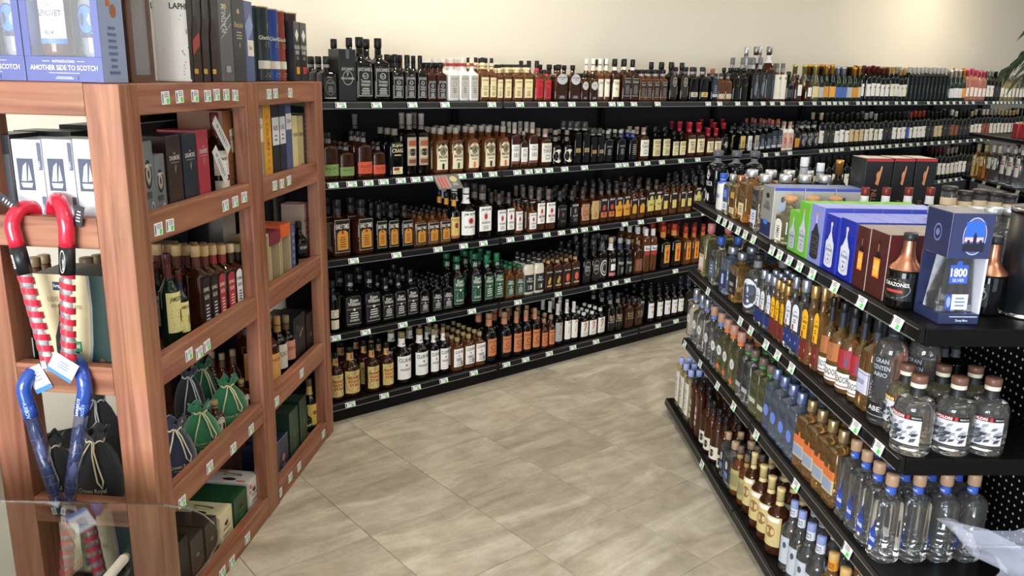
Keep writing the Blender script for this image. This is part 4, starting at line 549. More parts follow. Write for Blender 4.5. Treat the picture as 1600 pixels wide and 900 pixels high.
BT('whl', 'rnd', 'whiskey_bottle', 'dark bottle with pale paper label', 'dark', 'B08A4A', (.20, .58, .9, 'CFC8B8', [('t', 'FLINT', 0, .5, .2, '5A3A34', 1.2), ('l', -.6, .6, .1, .4, 3, '6A5A4A')]), (.76, .86, 'A87A3A'), H=.31)
BT('crown', 'ball', 'whiskey_bottle', 'round-shouldered bottle with gold cap, oval label', 'amber', 'A08A5A', (.12, .62, .6, None, [('d', 0, .5, 1, .5, 'CFC8B0'), ('o', 0, .5, .9, .44, .08, '6A5A3A'), ('l', -.5, .5, .2, .7, 4, '5A4A30')]), (.80, .86, '7A6A44'), H=.25, w=.046)
BT('crnb', 'jug', 'whiskey_bottle', 'brown bottle with cork-brown cap', 'brandy', '8A7458', None, (.76, .88, '5A3A24'), H=.27, w=.048)
BT('yellb', 'rnd', 'whiskey_bottle', 'dark bottle, tan cap, yellow label', 'dark', '6A5440', (.16, .56, 1.0, 'DCC05A', [('l', -.7, .7, .1, .9, 5, '8A5A2A'), ('d', 0, .6, .3, .1, '9A5A2A')]), (.72, .88, 'CBB06A'), H=.30)
BT('blkpaper', 'rnd', 'whiskey_bottle', 'dark bottle with black and tan labels', 'dark', '2A2624', [(.34, .56, .9, '1A1A1A', [('t', 'KNAP', 0, .4, .3, 'D8D4CC', 1.3)]), (.08, .22, .9, '9A7A54', [])], None, H=.27)
BT('bigwine', 'wine', 'wine_bottle', 'big dark bottle with cream collar', 'green', '1C1A1A', (.14, .34, .8, 'CFCFC8', [('l', -.6, .6, .2, .8, 3, '6A6A68')]), (.70, .80, 'B8B49E'), H=.36, w=.05)
# ------------------------------------------------------------ frames refined on the rack
k_ = .978
RK = Frame((-1.028 * k_, 2.164 * k_), dirv(5.2)); RF = Frame((-1.028 * k_, 2.164 * k_), Vector((.9959, -.0906, 0)))
ZS = [1.573, 1.210, .840, .469, .107]; ZG = [1.14, .80, .445, .07]; ZB = [1.661, 1.314, .898, .484, .084]
# ------------------------------------------------------------ room
def struct(name, mb, **k): o = mb.obj(name, **k); o['kind'] = 'structure'; return o
fl = MB(); fl.box((-4, -3, -.06), (9, 11, -.006), mat('grout', '958B7A', .8)); floor = struct('floor', fl)
ta, tb = dirv(50.4), dirv(-39.6); TP = .4445; tm = MB(); tm.box((.0012, .0012, -.008), (TP - .0012, TP - .0012, 0), TILE, .0010); tme = tm.mesh('tile'); ntile = 0
def inview(p, m=60):
    d = Vector(p) - Vector((0, 0, EYE)); z = d.dot(CF)
    if z < .2: return False
    x = 800 + FPX * d.dot(CR) / z; y = 450 - FPX * d.dot(CU) / z; return -m < x < 1600 + m and -m < y < 900 + m
for i in range(-8, 22):
    for j in range(-8, 22):
        p = ta * (1.815 + i * TP) + tb * (2.467 + j * TP); c = p + (ta + tb) * TP / 2
        if (c - BACK.p).dot(BACK.n) > .2: continue
        if not inview(c, 260) or (c.y < 4 and c.x > 1.9) or c.x < -1.6: continue
        o = link('tile', tme, floor, (p.x, p.y, random.uniform(0, .0006)), BACK.rz); ntile += 1
        if ntile % 2: pass
wb = MB(); wb.box((-4.2, 0, 0), (11, .12, CEIL), WALL); wall_back = struct('wall_back', wb, loc=BACK.at(0, .49), rz=BACK.rz)
wl = MB(); wl.box((-.12, -2.5, 0), (0, 3.6, CEIL), mat('grey painted wall', 'C4BFB4', .8)); struct('wall_left', wl, loc=(-3.3, 0, 0))
ce = MB(); ce.box((-4, -3, CEIL), (9, 11, CEIL + .1), mat('ceiling board', 'E8E6E0', .9)); struct('ceiling', ce)
bb = MB(); bb.box((-4.1, -.012, 0), (11, 0, .09), mat('dark baseboard', '2A2A2A', .5)); struct('baseboard_back', bb, loc=BACK.at(0, .485), rz=BACK.rz)
PANEL = mat('lit ceiling diffuser', 'FFF8EC', .5, emit=5.0)
lf = MB(); lf.box((-.32, -.62, -.03), (.32, .62, 0), mat('white light frame', 'E4E4E2', .5)); lfm = lf.mesh('light_frame')
ld = MB(); ld.box((-.29, -.59, -.036), (.29, .59, -.0302), PANEL); ldm = ld.mesh('diffuser')
LP = [(BACK, u, -1.9) for u in (3.4, 5.6, 7.8)] + [(BACK, u, -2.9) for u in (-.2, 2.2, 4.6, 7.0)] + [(BACK, u, -5.0) for u in (.2, 2.6, 5.0)]
for i, (fr, u, v) in enumerate(LP):
    r = thing('ceiling_light', f'flat white ceiling light panel, {["first", "second", "third", "first", "second", "third", "fourth", "first", "second", "third"][i]} along the {"wall" if i < 3 else "middle" if i < 7 else "window"} row', 'ceiling light', fr.at(u, v, CEIL - .001), fr.rz + math.pi / 2, 'ceiling light panels')
    link('frame', lfm, r); link('diffuser', ldm, r)
# round downlights that wash the back wall
for i, px in enumerate((720, 1480)):
    u, z = BACK.px(px, 60, .2); r = thing('wall_washer', f'round ceiling downlight washing the back wall, {["left", "right"][i]} one', 'downlight', BACK.at(u, -.22, CEIL), 0, 'downlights by the back wall')
    m = MB(); m.lathe([(-.02, .09), (-.02, .10), (0, .10)], mat('white light frame'), 20, cap=False); m.obj('trim_ring', r); m = MB(); m.lathe([(-.012, .001), (-.012, .085)], mat('downlight lens', 'FFF4DC', .5, emit=430), 20, cap=True); m.obj('lens', r)
# ------------------------------------------------------------ price tags and rails
def tag_mesh(w, h):
    m = MB(); m.box((-w / 2, -.0012, -h / 2), (w / 2, 0, h / 2), paper('F1F1EF')); mp = lambda x, z, off: (x, -.0012 - off, z - h / 2)
    emit_print(m, [('r', .15, .08, .72, .46, '4FE060'), ('r', -.92, .12, -.74, .85, '2A2A2A'), ('l', -.6, .8, .52, .95, 3, '8A8A8A')], mp, w / 2, h); return m.mesh('price_tag')
TAG = tag_mesh(.055, .025); TAGN = tag_mesh(.050, .032); TAGR = tag_mesh(.044, .036)
def rail_mesh(L):
    m = MB(); P = [(-.004, .001), (-.014, -.003), (-.020, -.032), (-.012, -.036), (-.002, -.036)]
    for a, b in zip(P, P[1:]): m.add([(0, a[0], a[1]), (L, a[0], a[1]), (L, b[0], b[1]), (0, b[0], b[1])], [(0, 1, 2, 3)], RAIL)
    m.add([(0, y, z) for y, z in P], [tuple(range(5))], RAIL); m.add([(L, y, z) for y, z in P], [tuple(range(5))[::-1]], RAIL)
    m.box((.01, -.0215, -.034), (L - .01, -.0195, -.031), SILV); m.box((.01, -.0155, -.0055), (L - .01, -.0140, -.0040), SILV); return m.mesh('price_rail')
RM = {}
def shelf(root, u0, u1, z, d, tags, frame, th=.028, tm_=None, name='shelf', nm_rail=True, v0=0):
    m = MB(); m.box((0, 0, -th), (u1 - u0 - .004, d, 0), STEEL, .002); s = m.obj(name, root, (u0, v0, z)); k = round(u1 - u0, 3)
    if k not in RM: RM[k] = rail_mesh(u1 - u0 - .004)
    if nm_rail: link('price_rail', RM[k], s)
    for px, y in tags:
        u, zz = frame.px(px, y, v0 - .02)
        if u0 + .02 < u < u1 - .02:
            o = link('price_tag', tm_ or TAG, s, (u - u0, -.0215, -.016)); o.rotation_euler = (math.radians(-16 + random.uniform(-3, 3)), random.uniform(-.02, .02), 0)
    return s
# ------------------------------------------------------------ back wall shelving
back = thing('wall_shelving', 'long black steel shelving run along the cream back wall', 'shelving', BACK.at(0, 0, 0), BACK.rz)
T1 = [532, 588, 644, 695, 768, 812, 847, 865, 893, 927, 956, 969, 990, 1027, 1106, 1124, 1152, 1172, 1192, 1206, 1222, 1251, 1272] + list(range(1286, 1392, 9)) + list(range(1400, 1548, 10)) + list(range(1552, 1600, 6))
T2 = [520, 549, 575, 599, 626, 649, 669, 721, 746, 770, 808, 826, 841, 858, 882, 913, 966, 977, 996, 1011, 1034, 1064, 1090, 1196, 1214, 1234] + list(range(1283, 1384, 8)) + list(range(1390, 1545, 11))
T3 = [552, 619, 684, 724, 755, 797, 825, 854, 877, 897, 913, 931, 976, 1001, 1030, 1074, 1099] + list(range(1466, 1506, 9))
T4 = [524, 571, 629, 673, 737, 778, 809, 872, 927, 947, 961, 980, 1004, 1055]; T5 = [547, 600, 650, 693, 740, 791, 821, 858, 895, 931, 965, 997, 1028, 1056]
line = lambda x, k: {0: 164 - .0018 * (x - 500), 1: 288 - .0692 * (x - 504), 2: 407 - .1254 * (x - 510), 3: 526 - .192 * (x - 514), 4: 635 - .25 * (x - 516)}[k]
uj = BACK.px(783, 163, 0)[0]; L0 = 1.19; cuts = [-.06] + [uj + L0 * k for k in range(-3, 9) if uj + L0 * k > .2]; print('cuts', [round(c, 2) for c in cuts])
for k, (z, T) in enumerate(zip(ZS, (T1, T2, T3, T4, T5))):
    for a, b in zip(cuts, cuts[1:]): shelf(back, a, b, z, .42, [(x, line(x, k)) for x in T], BACK)
uend = BACK.px(1552, 150, .42)[0]
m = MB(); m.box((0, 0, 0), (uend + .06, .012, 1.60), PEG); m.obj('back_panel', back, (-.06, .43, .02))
for a, b in zip(cuts, cuts[1:]):
    m = MB(); m.box((0, .02, 0), (b - a - .003, .40, .072), STEEL, .002); m.box((0, .012, .004), (b - a - .003, .02, .068), STEEL); m.box((0, .016, 0), (b - a, .03, .012), mat('grey floor seal', '6E6A62', .6)); m.obj('kick_panel', back, (a, 0, 0))
    m = MB(); m.box((-.018, 0, 0), (.018, .022, 1.60), STEEL, .002); m.obj('upright', back, (b, .405, .02)) if b < uend + .5 else None
m = MB(); m.box((-.012, 0, 0), (0, .43, .09), STEEL, .002); m.obj('end_bracket', back, (-.062, 0, 0))
# ------------------------------------------------------------ gondola on the right
gon = thing('island_shelving', 'black island shelving with four tequila shelves and pegboard spine', 'shelving', GON.at(0, 0, 0), GON.rz)
GL = 2.083
gt = [[(1124, 337), (1133, 343), (1142, 349), (1154, 358), (1165, 364), (1178, 370), (1207, 387), (1219, 395), (1234, 404), (1250, 414), (1270, 424), (1305, 445), (1347, 468), (1403, 500)],
      [(1107, 450), (1158, 494), (1174, 510), (1198, 530), (1216, 548), (1238, 566), (1338, 660), (1373, 693)],
      [(1070, 540), (1094, 572), (1121, 606), (1146, 640), (1167, 668), (1181, 687), (1243, 765), (1323, 868)], [(1099, 704)]]
gt[1][-1] = (1374, 690)
for k, (z, T) in enumerate(zip(ZG, gt)):
    v0 = -.035 if k == 3 else 0; ends = (-.12 if k == 3 else 0, GL / 2, GL)
    for a, b in zip(ends, ends[1:]): shelf(gon, a, b, z, .44 - v0, T, GON, .045 if k < 3 else .03, TAGN, v0=v0)
    for a in (0, GL / 2):
        m = MB(); m.box((0, 0, -.045), (GL / 2 - .004, .44, 0), STEEL, .002); m.obj('shelf', gon, (a, .465, z))
m = MB(); m.box((0, 0, 0), (GL, .016, 1.07), PEGN); m.obj('spine_panel', gon, (0, .443, .02))
for a in (0, GL / 2, GL): m = MB(); m.box((-.014, 0, 0), (.014, .024, 1.09), STEEL, .002); m.obj('upright', gon, (min(max(a, .014), GL - .014) if a != GL else GL + .0155, .4395, 0))
m = MB(); m.box((0, 0, 0), (GL - .01, .79, .038), STEEL, .003); m.obj('kick_base', gon, (.005, .03, 0))
# ------------------------------------------------------------ second gondola (rum), far right
g2 = thing('island_shelving', 'far black island shelving holding rum bottles, beyond the tequila', 'shelving', G2.at(0, 0, 0), G2.rz)
for z in (1.32, .95, .55, .14):
    shelf(g2, 0, 1.2, z, .42, [(1520, 284), (1537, 288), (1560, 294), (1590, 300)] if z == .95 else [], G2, .04, TAG)
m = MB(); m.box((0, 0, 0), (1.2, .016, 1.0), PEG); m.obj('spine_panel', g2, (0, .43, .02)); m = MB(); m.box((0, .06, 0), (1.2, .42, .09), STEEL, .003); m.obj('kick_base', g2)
m = MB(); m.box((-.016, .40, 0), (0, .43, 1.32), STEEL); m.obj('upright', g2); m = MB(); m.box((0, .40, 0), (.016, .43, 1.32), STEEL); m.obj('upright', g2, (1.2, 0, 0))
# ------------------------------------------------------------ wooden rack on the left
rack = thing('wooden_rack', 'tall red-brown timber rack with open compartments at left', 'rack', RK.at(0, 0, 0), RK.rz)
PW = .092; RL = 1.60; RW = .467; BH = .083; BT_ = .038
MID = (RK.px(383, 150, 0)[0], RK.px(403, 150, 0)[0]); print('mid', MID)
def wbox(name, a, b, m): mb = MB(); c = [(p + q) / 2 for p, q in zip(a, b)]; mb.box([p - r for p, r in zip(a, c)], [p - r for p, r in zip(b, c)], m, .003); return mb.obj(name, rack, c)
DARKW = wood_mat('inner shelf wood', '8A5A42', '5E3A2A', 0)
for u0, u1 in ((0, PW), MID, (RL - PW, RL)):
    for v0, v1 in ((0, PW if u0 == 0 else .05), (RW - (PW if u0 == 0 else .05), RW)): wbox('post', (u0, v0 - .003 if v0 == 0 else v0, 0), (u1, v1, ZB[0] - .001), WOODZ)
rt = [[(258, 153), (280, 151), (304, 150), (324, 150), (338, 148), (353, 148), (367, 149), (386, 146), (420, 147), (430, 146), (453, 145)],
      [(247, 358), (265, 352), (352, 321), (367, 315), (381, 308), (407, 299), (429, 290), (440, 287), (451, 282)], [(296, 568), (311, 551), (323, 540), (432, 627 - 0), (471, 583)], [(284, 785), (328, 740), (364, 701), (392, 671)],
      [(347, 895), (362, 878), (386, 841), (437, 771), (453, 746), (467, 729), (505, 678)]]
rt[2] = [(296, 568), (311, 551), (323, 540)]; rt3b = [(432, 627), (471, 583)]; rt[3] += rt3b
for zi, z in enumerate(ZB):
    for a, b in ((PW, MID[0]), (MID[1], RL - PW)):
        bm_ = wbox('beam', (a, 0, z - BH), (b, BT_, z), WOODX); wbox('beam', (a, RW - BT_, z - BH), (b, RW, z), WOODX)
        for px, y in rt[zi]:
            u, zz = RK.px(px, y, 0)
            if a < u < b:
                if not z - BH + .018 < zz < z - .018: zz = z - BH / 2
                o = link('price_tag', TAGR, bm_, (u - bm_.location.x, -BT_ / 2 - .0008, zz - bm_.location.z)); o.rotation_euler = (0, random.uniform(-.05, .05), 0)
    wb_ = MB(); wb_.box((-(RW - 2 * PW) / 2, -BT_ / 2, -BH / 2), ((RW - 2 * PW) / 2, BT_ / 2, BH / 2), WOODX, .003)
    for uu in (BT_ / 2, RL - BT_ / 2): o = wb_.obj('beam', rack, (uu, RW / 2, z - BH / 2)); o.rotation_euler = (0, 0, math.pi / 2)
    wbox('shelf_board', (BT_ + .001, BT_ + .001, z - .075), (RL - BT_ - .001, RW - BT_ - .001, z - .055), DARKW) if z != ZB[0] else wbox('shelf_board', (BT_ + .001, BT_ + .001, z - .022), (RL - BT_ - .001, RW - BT_ - .001, z), DARKW)
m = MB(); m.box((.58, RW - BT_ - .012, .1), (RL - .06, RW - BT_ - .004, 1.60), mat('black rack back board', '0C0C0D', .7)); m.obj('back_board', rack)
ZR = [z - .0548 for z in ZB]; ZR[0] = ZB[0] + .0004
TURN[id(GON)] = .42; TURN[id(RK)] = -.42
# ------------------------------------------------------------ stock on the back wall
S1N, S2N, S3N, S4N, S5N = 'top wall shelf', 'second wall shelf', 'third wall shelf', 'fourth wall shelf', 'bottom wall shelf'
_r = random.Random(5)
WN = ['w0', 'w0', 'w0', 'w1', 'w2', 'w6', 'w6', 'w7', 'w3', 'w4', 'w0', 'w9', 'w8', 'w5']
def wines(px0, px1, y0, y1, step, kinds, rows, jit=2):
    L = []; x = px0
    while x < px1:
        k = _r.choice(kinds)
        for q in range(_r.choice((1, 2, 2, 3))):
            if x >= px1: break
            t = (x - px0) / (px1 - px0); L.append((k, x, y0 + (y1 - y0) * t + _r.uniform(-jit, jit), rows)); x += step[0] + (step[1] - step[0]) * t
    return L
st = [('sbar', 486, 89, 1, .2), ('sbar', 497, 89, 2, .12), ('sbar', 509, 88, 3), ('jdjug', 561, 58, 1, .02), ('jdjug', 590, 60, 1, .02),
      ('jd', 617, 85), ('jd', 636, 86), ('jd', 656, 87), ('jdsm', 673, 98, 3), ('jdsm', 688, 98, 3), ('jwin', 704, 91, 3), ('jwin', 722, 91, 3), ('jwin', 737, 91, 3), ('jhon', 754, 90, 3), ('jhon', 768, 91, 3),
      ('jhonsm', 780, 102), ('jhonsm', 792, 101), ('jhonsm', 807, 101), ('jhonsm', 823, 101), ('jfire', 839, 95, 3), ('jfiresm', 854, 109), ('gent', 873, 101, 3), ('gent', 895, 102, 3), ('gentsm', 912, 115), ('gentsm', 926, 115),
      ('dickw', 938, 92, 3), ('dickw', 948, 92, 3), ('dick', 961, 93, 3), ('darkblk', 976, 92, 3), ('darkblk', 989, 93, 3), ('darksm', 1003, 109), ('darksm', 1013, 109), ('darksm', 1024, 109), ('darksm', 1036, 109), ('oval', 1049, 97, 3), ('oval', 1066, 98, 3),
      ('strip', 1082, 105), ('stripy', 1098, 105), ('frm_d', 1114, 107), ('woodf', 1127, 115), ('woodf', 1138, 115), ('tand', 1151, 106), ('tand', 1163, 106), ('feath', 1178, 90, 3), ('feath', 1189, 90, 2), ('feathb', 1203, 73, 2),
      ('whit', 1215, 99), ('whit', 1224, 99), ('blkround', 1233, 112), ('cognac', 1246, 117), ('cognac', 1262, 124), ('sp4', 1275, 101), ('sp7', 1284, 104), ('sp1', 1292, 101), ('sp3', 1301, 101)] \
     + wines(1310, 1345, 103, 104, (9, 8), SPK[:4] + SPK[6:], 3) + wines(1350, 1389, 104, 105, (7.5, 7), WINES[:5] + SPK[6:7], 3) + wines(1395, 1418, 106, 106, (6.5, 6), ['w4', 'w9'], 3) + wines(1422, 1484, 105, 107, (6.5, 6), ['blanc'], 2, .6) \
     + wines(1487, 1507, 109, 109, (7, 6), SPK[:5], 3) + wines(1513, 1544, 108, 111, (6.5, 6), ['rose', 'sp5', 'sp6', 'rose', 'w6'], 3) + wines(1545, 1566, 111, 112, (6, 6), ['w0', 'w6', 'w2'], 3) + wines(1567, 1604, 115, 116, (6, 5.5), ['whw', 'w2', 'whw', 'w9'], 3)
stock(BACK, ZS[0], S1N, st, rows=3)
# behind the boxed bottle: a tall black-capped bottle and a few at the back
stock(BACK, ZS[0], 'top wall shelf rear', [('jdjug', 521, 61, 1, .22), ('jdjug', 545, 59, 1, .22), ('jdjug', 571, 61, 1, .24), ('longs', 1167, 74, 1, .27), ('longs', 1188, 73, 1, .27)], rows=1)
stock(BACK, ZS[1], S2N, [('bul', 512, 207, 3), ('bul', 539, 222, 3), ('bulo', 567, 206, 3), ('bulo', 590, 222, 2), ('elij', 616, 201, 3), ('tall', 639, 177, 2), ('tall', 658, 177, 2),
    ('birdb', 688, 200), ('birdr', 712, 199), ('birdo', 737, 198), ('birdn', 763, 197), ('birdp', 786, 197), ('wt101', 804, 191, 3), ('wtsm', 818, 205, 3), ('wt101', 832, 191, 3), ('wt', 852, 201, 3), ('rare', 868, 203, 3), ('rare', 886, 203, 3),
    ('thin', 901, 190, 3), ('thin', 914, 190, 3), ('thin', 926, 200, 3), ('thin', 937, 200, 3), ('blkm', 950, 204, 3), ('blkm', 970, 203, 3), ('bb', 989, 203, 3), ('wt', 1006, 199, 3), ('knob', 1023, 198, 3), ('knob', 1038, 198, 3),
    ('knobsm', 1053, 205, 3), ('knobsm', 1064, 205, 3), ('maker', 1078, 191, 2), ('maker', 1092, 191, 2), ('maker', 1107, 200, 2), ('maker', 1119, 200, 2), ('m46', 1131, 192, 2), ('frm_y', 1157, 198, 3), ('frm_w', 1168, 198, 2), ('frm_g', 1179, 197, 2), ('frm_n', 1188, 194), ('frm_n', 1198, 193), ('frm_d', 1207, 187), ('frm_d', 1216, 186), ('pinkf', 1226, 190), ('pinkf', 1235, 190),
    ('yel', 1245, 194), ('opp', 1253, 190, 2), ('opp', 1263, 190, 2), ('opp', 1273, 189, 2)] + wines(1284, 1420, 177, 175, (8, 7), WN, 2) + wines(1424, 1604, 174, 170, (6.6, 5.6), WN, 2), rows=4)
stock(BACK, ZS[1], 'second wall shelf rear', [('makerd', 1050, 189, 1, .27), ('makerd', 1063, 189, 1, .27), ('makerd', 1096, 186, 1, .27), ('makerd', 1112, 186, 1, .27), ('makerd', 1129, 185, 1, .27), ('tall', 554, 178, 1, .32)], rows=1)
stock(BACK, ZS[2], S3N, [('etj', 526, 311, 2), ('etj', 563, 311, 2), ('et', 591, 319), ('et', 610, 319), ('et', 631, 320), ('etf', 655, 330, 5), ('etf', 675, 329, 5), ('etf', 694, 327, 5), ('four', 709, 302, 3), ('jbj', 728, 293, 3), ('jbt', 754, 288, 3),
    ('jb', 780, 302), ('jb', 795, 300), ('jbf', 810, 312), ('jbf', 831, 317), ('jbr', 842, 296), ('jbr', 857, 295), ('jbk', 875, 298), ('jbk2', 894, 297), ('jbo', 911, 296), ('jbo2', 926, 294), ('jbp', 940, 288), ('jbp', 952, 287), ('jbh', 964, 286), ('jbh', 976, 284),
    ('jbhs', 990, 297), ('jbhs', 1002, 295), ('jba', 1013, 281), ('jba', 1026, 280), ('jbas', 1039, 290), ('jbas', 1052, 288), ('jbas', 1066, 287), ('jbas', 1076, 286), ('jba', 1087, 275), ('jbk2', 1098, 273), ('jbk', 1112, 270), ('jbk', 1126, 268), ('jb', 1140, 262)]
    + wines(1200, 1350, 249, 240, (11, 9), WINES[:4], 1) + wines(1462, 1550, 232, 224, (6.6, 6), WN, 2), rows=4)
stock(BACK, ZS[3], S4N, [('slimcr', 518, 438, 2), ('ewj', 545, 427, 2), ('ewj', 575, 422, 2), ('ew', 601, 433, 3), ('ew', 621, 428, 3), ('ew', 640, 421, 3), ('ewf', 661, 438, 5), ('ewf', 681, 436, 5), ('ewf', 698, 434, 5), ('egj', 713, 400, 2), ('egj', 741, 396, 2), ('eg', 760, 398), ('eg', 776, 395),
    ('egf', 796, 415, 6), ('egf', 811, 413, 6), ('crm', 826, 397, 3), ('crm', 842, 395, 2), ('ewh', 857, 399), ('ewh', 871, 398), ('ewp', 885, 396), ('ewp', 899, 393), ('ovl', 914, 385), ('ovl', 928, 383), ('ornate', 941, 369), ('whnk', 955, 371), ('prms', 969, 372), ('prms', 982, 374), ('brnsq', 997, 376), ('seb', 1010, 357), ('seb', 1021, 357),
    ('firj', 1037, 352, 3), ('firj', 1054, 349, 3), ('fir', 1072, 354), ('fir', 1085, 354), ('fir', 1099, 353), ('fir', 1113, 352, 3)], rows=4)
stock(BACK, ZS[4], S5N, [('b8', 523, 550, 3), ('b8j', 546, 541, 2), ('b8', 580, 537, 3), ('b8', 603, 534, 3), ('c4j', 627, 518, 2), ('c4j', 655, 513, 2), ('c4', 677, 514, 3), ('c4', 692, 511, 3), ('c4f', 714, 527, 6), ('c4f', 732, 522, 6), ('c4f', 749, 518, 6), ('orj', 764, 489, 2), ('orj', 788, 487, 2), ('or', 807, 486, 3), ('or', 822, 484, 3), ('or', 836, 481, 3),
    ('ors', 850, 498), ('ors', 861, 492), ('s7g', 872, 474, 3), ('s7', 886, 472, 3), ('s7', 897, 471, 3), ('s7f', 912, 488), ('s7f', 925, 486), ('s7f', 938, 481), ('bv', 954, 459, 3), ('bv', 966, 457, 3), ('bvf', 983, 467, 4), ('bvf', 998, 465, 4), ('mist', 1016, 450), ('mist', 1030, 449), ('mist', 1042, 447, 3), ('mist', 1053, 447, 3), ('mist', 1063, 446, 3), ('ltd', 1076, 433, 2), ('ltd', 1096, 430, 2), ('ltd', 1118, 427, 2)], rows=4)
# ------------------------------------------------------------ stock on the island shelving (cap pixel + height fix each spot)
A, B_, C_, D_ = 'top island shelf', 'second island shelf', 'third island shelf', 'bottom island shelf'
stock(GON, ZG[0], A, [('kah', 1123, 235, 3, .02), ('tala', 1131, 271, 1), ('bluepanel', 1146, 272, 2), ('copperc', 1158, 274, 2), ('silvamb', 1176, 265, 4, .02), ('silvercap', 1197, 272, 4), ('patr', 1237, 305, 3, .006)], inset=.008, maxdepth=.42, hclamp=(.55, 1.35))
stock_u(GON, ZG[0], 'top island shelf centre', 1.13, [('redcap', 1353, 293), ('redcap', 1386, 293), ('redcap', 1421, 293), ('redcap', 1455, 293)])
stock_u(GON, ZG[0], 'top island shelf far half', .70, [('clr', 1258, 246), ('clr', 1283, 255), ('goldn', 1313, 250), ('goldn', 1335, 266), ('longs', 1349, 243)])
stock_u(GON, ZG[0], 'top island shelf jar row', 1.32, [('jar', 1485, 291), ('jar', 1509, 298), ('jar', 1532, 296), ('jar', 1555, 299), ('jar', 1579, 303)])
stock_u(GON, ZG[0], 'top island shelf lid row', 1.57, [('lid', 1466, 322), ('lid', 1493, 323), ('lid', 1522, 323), ('lid', 1551, 323), ('lid', 1580, 324)])
stock_u(GON, ZG[0], 'top island shelf near end', 1.93, [('copb', 1557, 369)]); stock_u(GON, ZG[0], 'top island shelf between boxes', 1.880, [('copb', 1424, 364, .5)])
stock2(GON, ZG[1], B_, [('tansq', 1112, 351, .25), ('diam', 1126, 375, .22), ('milag', 1142, 398, .21), ('blksq', 1157, 407, .21), ('whtr', 1185, 402, .24), ('csf', 1194, 427, .21), ('csf', 1202, 431, .21), ('csf', 1210, 437, .21), ('cgf', 1217, 442, .21), ('cgf', 1224, 446, .21), ('cgf', 1232, 451, .21), ('cs', 1245, 435, .255, 2), ('cs', 1262, 436, .265, 2), ('cg', 1274, 452, .265), ('cg', 1290, 452, .275),
    ('caz', 1302, 473, .255), ('caz', 1320, 477, .26), ('cazr', 1338, 482, .265), ('cazr', 1356, 487, .27), ('camp', 1376, 495, .275), ('abel', 1403, 494, .29, 2)], rows=3)
stock_u(GON, ZG[1], 'second island shelf rear', 1.66, [('dkneck', 1461, 532), ('dkneck', 1478, 531), ('dkneck', 1496, 532)])
stock_u(GON, ZG[1], 'second island shelf near end', 2.025, [('esp', 1438, 585, .1), ('esp', 1501, 588, .45), ('esp', 1554, 590, .5)])
stock_u(GON, ZG[1], 'second island shelf behind near end', 1.905, [('espy', 1420, 568), ('espy', 1476, 570), ('espy', 1526, 572)])
stock2(GON, ZG[2], C_, [('blu1', 1080, 471, .25), ('blu1', 1090, 478, .25), ('blu1', 1097, 487, .25), ('crkb', 1112, 490, .25, 3), ('crkb', 1125, 497, .25, 3), ('crko', 1136, 504, .25), ('crko', 1146, 513, .25), ('crko', 1158, 523, .25), ('grn', 1168, 544, .23), ('grn', 1177, 555, .23), ('grno', 1190, 567, .23), ('grno', 1202, 580, .23), ('bcap', 1214, 581, .24), ('bcap', 1226, 593, .24), ('bcap', 1239, 605, .24), ('bcap', 1252, 619, .24),
    ('gcap', 1267, 634, .245, 3), ('gcap', 1283, 648, .245, 3), ('gcap', 1300, 664, .245, 3), ('gcap', 1316, 681, .245, 3), ('sauza', 1337, 693, .25, 4), ('sauza', 1353, 711, .25, 4), ('sauza', 1372, 730, .25, 4), ('sauza', 1391, 751, .25, 4)], rows=3, maxdepth=.36)
stock2(GON, ZG[3], D_, [('flw', 1065, 560, .26), ('flw', 1073, 568, .26), ('flw', 1082, 576, .26), ('flb', 1090, 590, .25), ('flb', 1098, 602, .25), ('blkcap', 1110, 616, .245), ('blkcap', 1118, 625, .245), ('blkcap', 1127, 637, .245), ('blkcap', 1137, 650, .245), ('silsm', 1139, 676, .20), ('silsm', 1150, 690, .20), ('brnsm', 1158, 698, .21), ('brnsm', 1168, 712, .21), ('rum', 1184, 702, .25), ('rum', 1199, 720, .25), ('rum', 1212, 738, .25), ('rum', 1226, 756, .25),
    ('neckw', 1246, 778, .26, 2), ('neckw', 1258, 795, .26, 2), ('neckw', 1272, 814, .26, 2), ('neckw', 1287, 835, .26, 2), ('neckg', 1306, 860, .26, 2), ('neckg', 1324, 884, .26, 2)], rows=3, inset=-.025, maxdepth=.40)
stock(G2, .95, 'far rum shelf', [('bacg', 1531, 225), ('bacg', 1543, 226), ('bacw', 1555, 227), ('bacw', 1564, 228), ('bac', 1577, 231), ('bac', 1588, 233), ('bac', 1600, 235)], rows=3)
# ------------------------------------------------------------ stock in the wooden rack
Z0, Z1, Z2, Z3, Z4 = ZR
stock(RK, Z1, 'upper near rack bay', [('dew', 334, 176, 1, .05), ('dew', 326, 206, 1, .16)], maxdepth=.41)
stock(RK, Z2, 'middle near rack bay', [('jamw', 240, 410, 1, .16), ('jam', 259, 396, 1, .05), ('jams', 278, 422, 1, .045), ('bsk', 304, 384, 3), ('bsk', 318, 384, 3), ('bsr', 331, 383, 3), ('bsr', 345, 383, 3), ('bsw', 358, 381, 3), ('bsw', 370, 381, 3)], inset=.043, maxdepth=.41)
stock(RK, Z2, 'middle far rack bay', [('blkpaper', 466, 346, 1, .05), ('whl', 487, 348, 1, .06)], inset=.043, maxdepth=.41)
stock(RK, Z3, 'lower far rack bay', [('hen', 417, 498, 2), ('whl', 432, 494, 2), ('pinkl', 446, 493, 2)], inset=.045, maxdepth=.41)
stock(RK, Z3, 'lower near rack bay', [('crown', 334, 625, 1, .04), ('crown', 376, 592, 1, .04)], hclamp=(.5, 1.3))
stock(RK, Z3, 'lower near rack bay rear', [('crnb', 330, 549, 1, .15), ('crnb', 346, 552, 1, .12), ('crnb', 363, 546, 1, .09)], hclamp=(.5, 1.3))
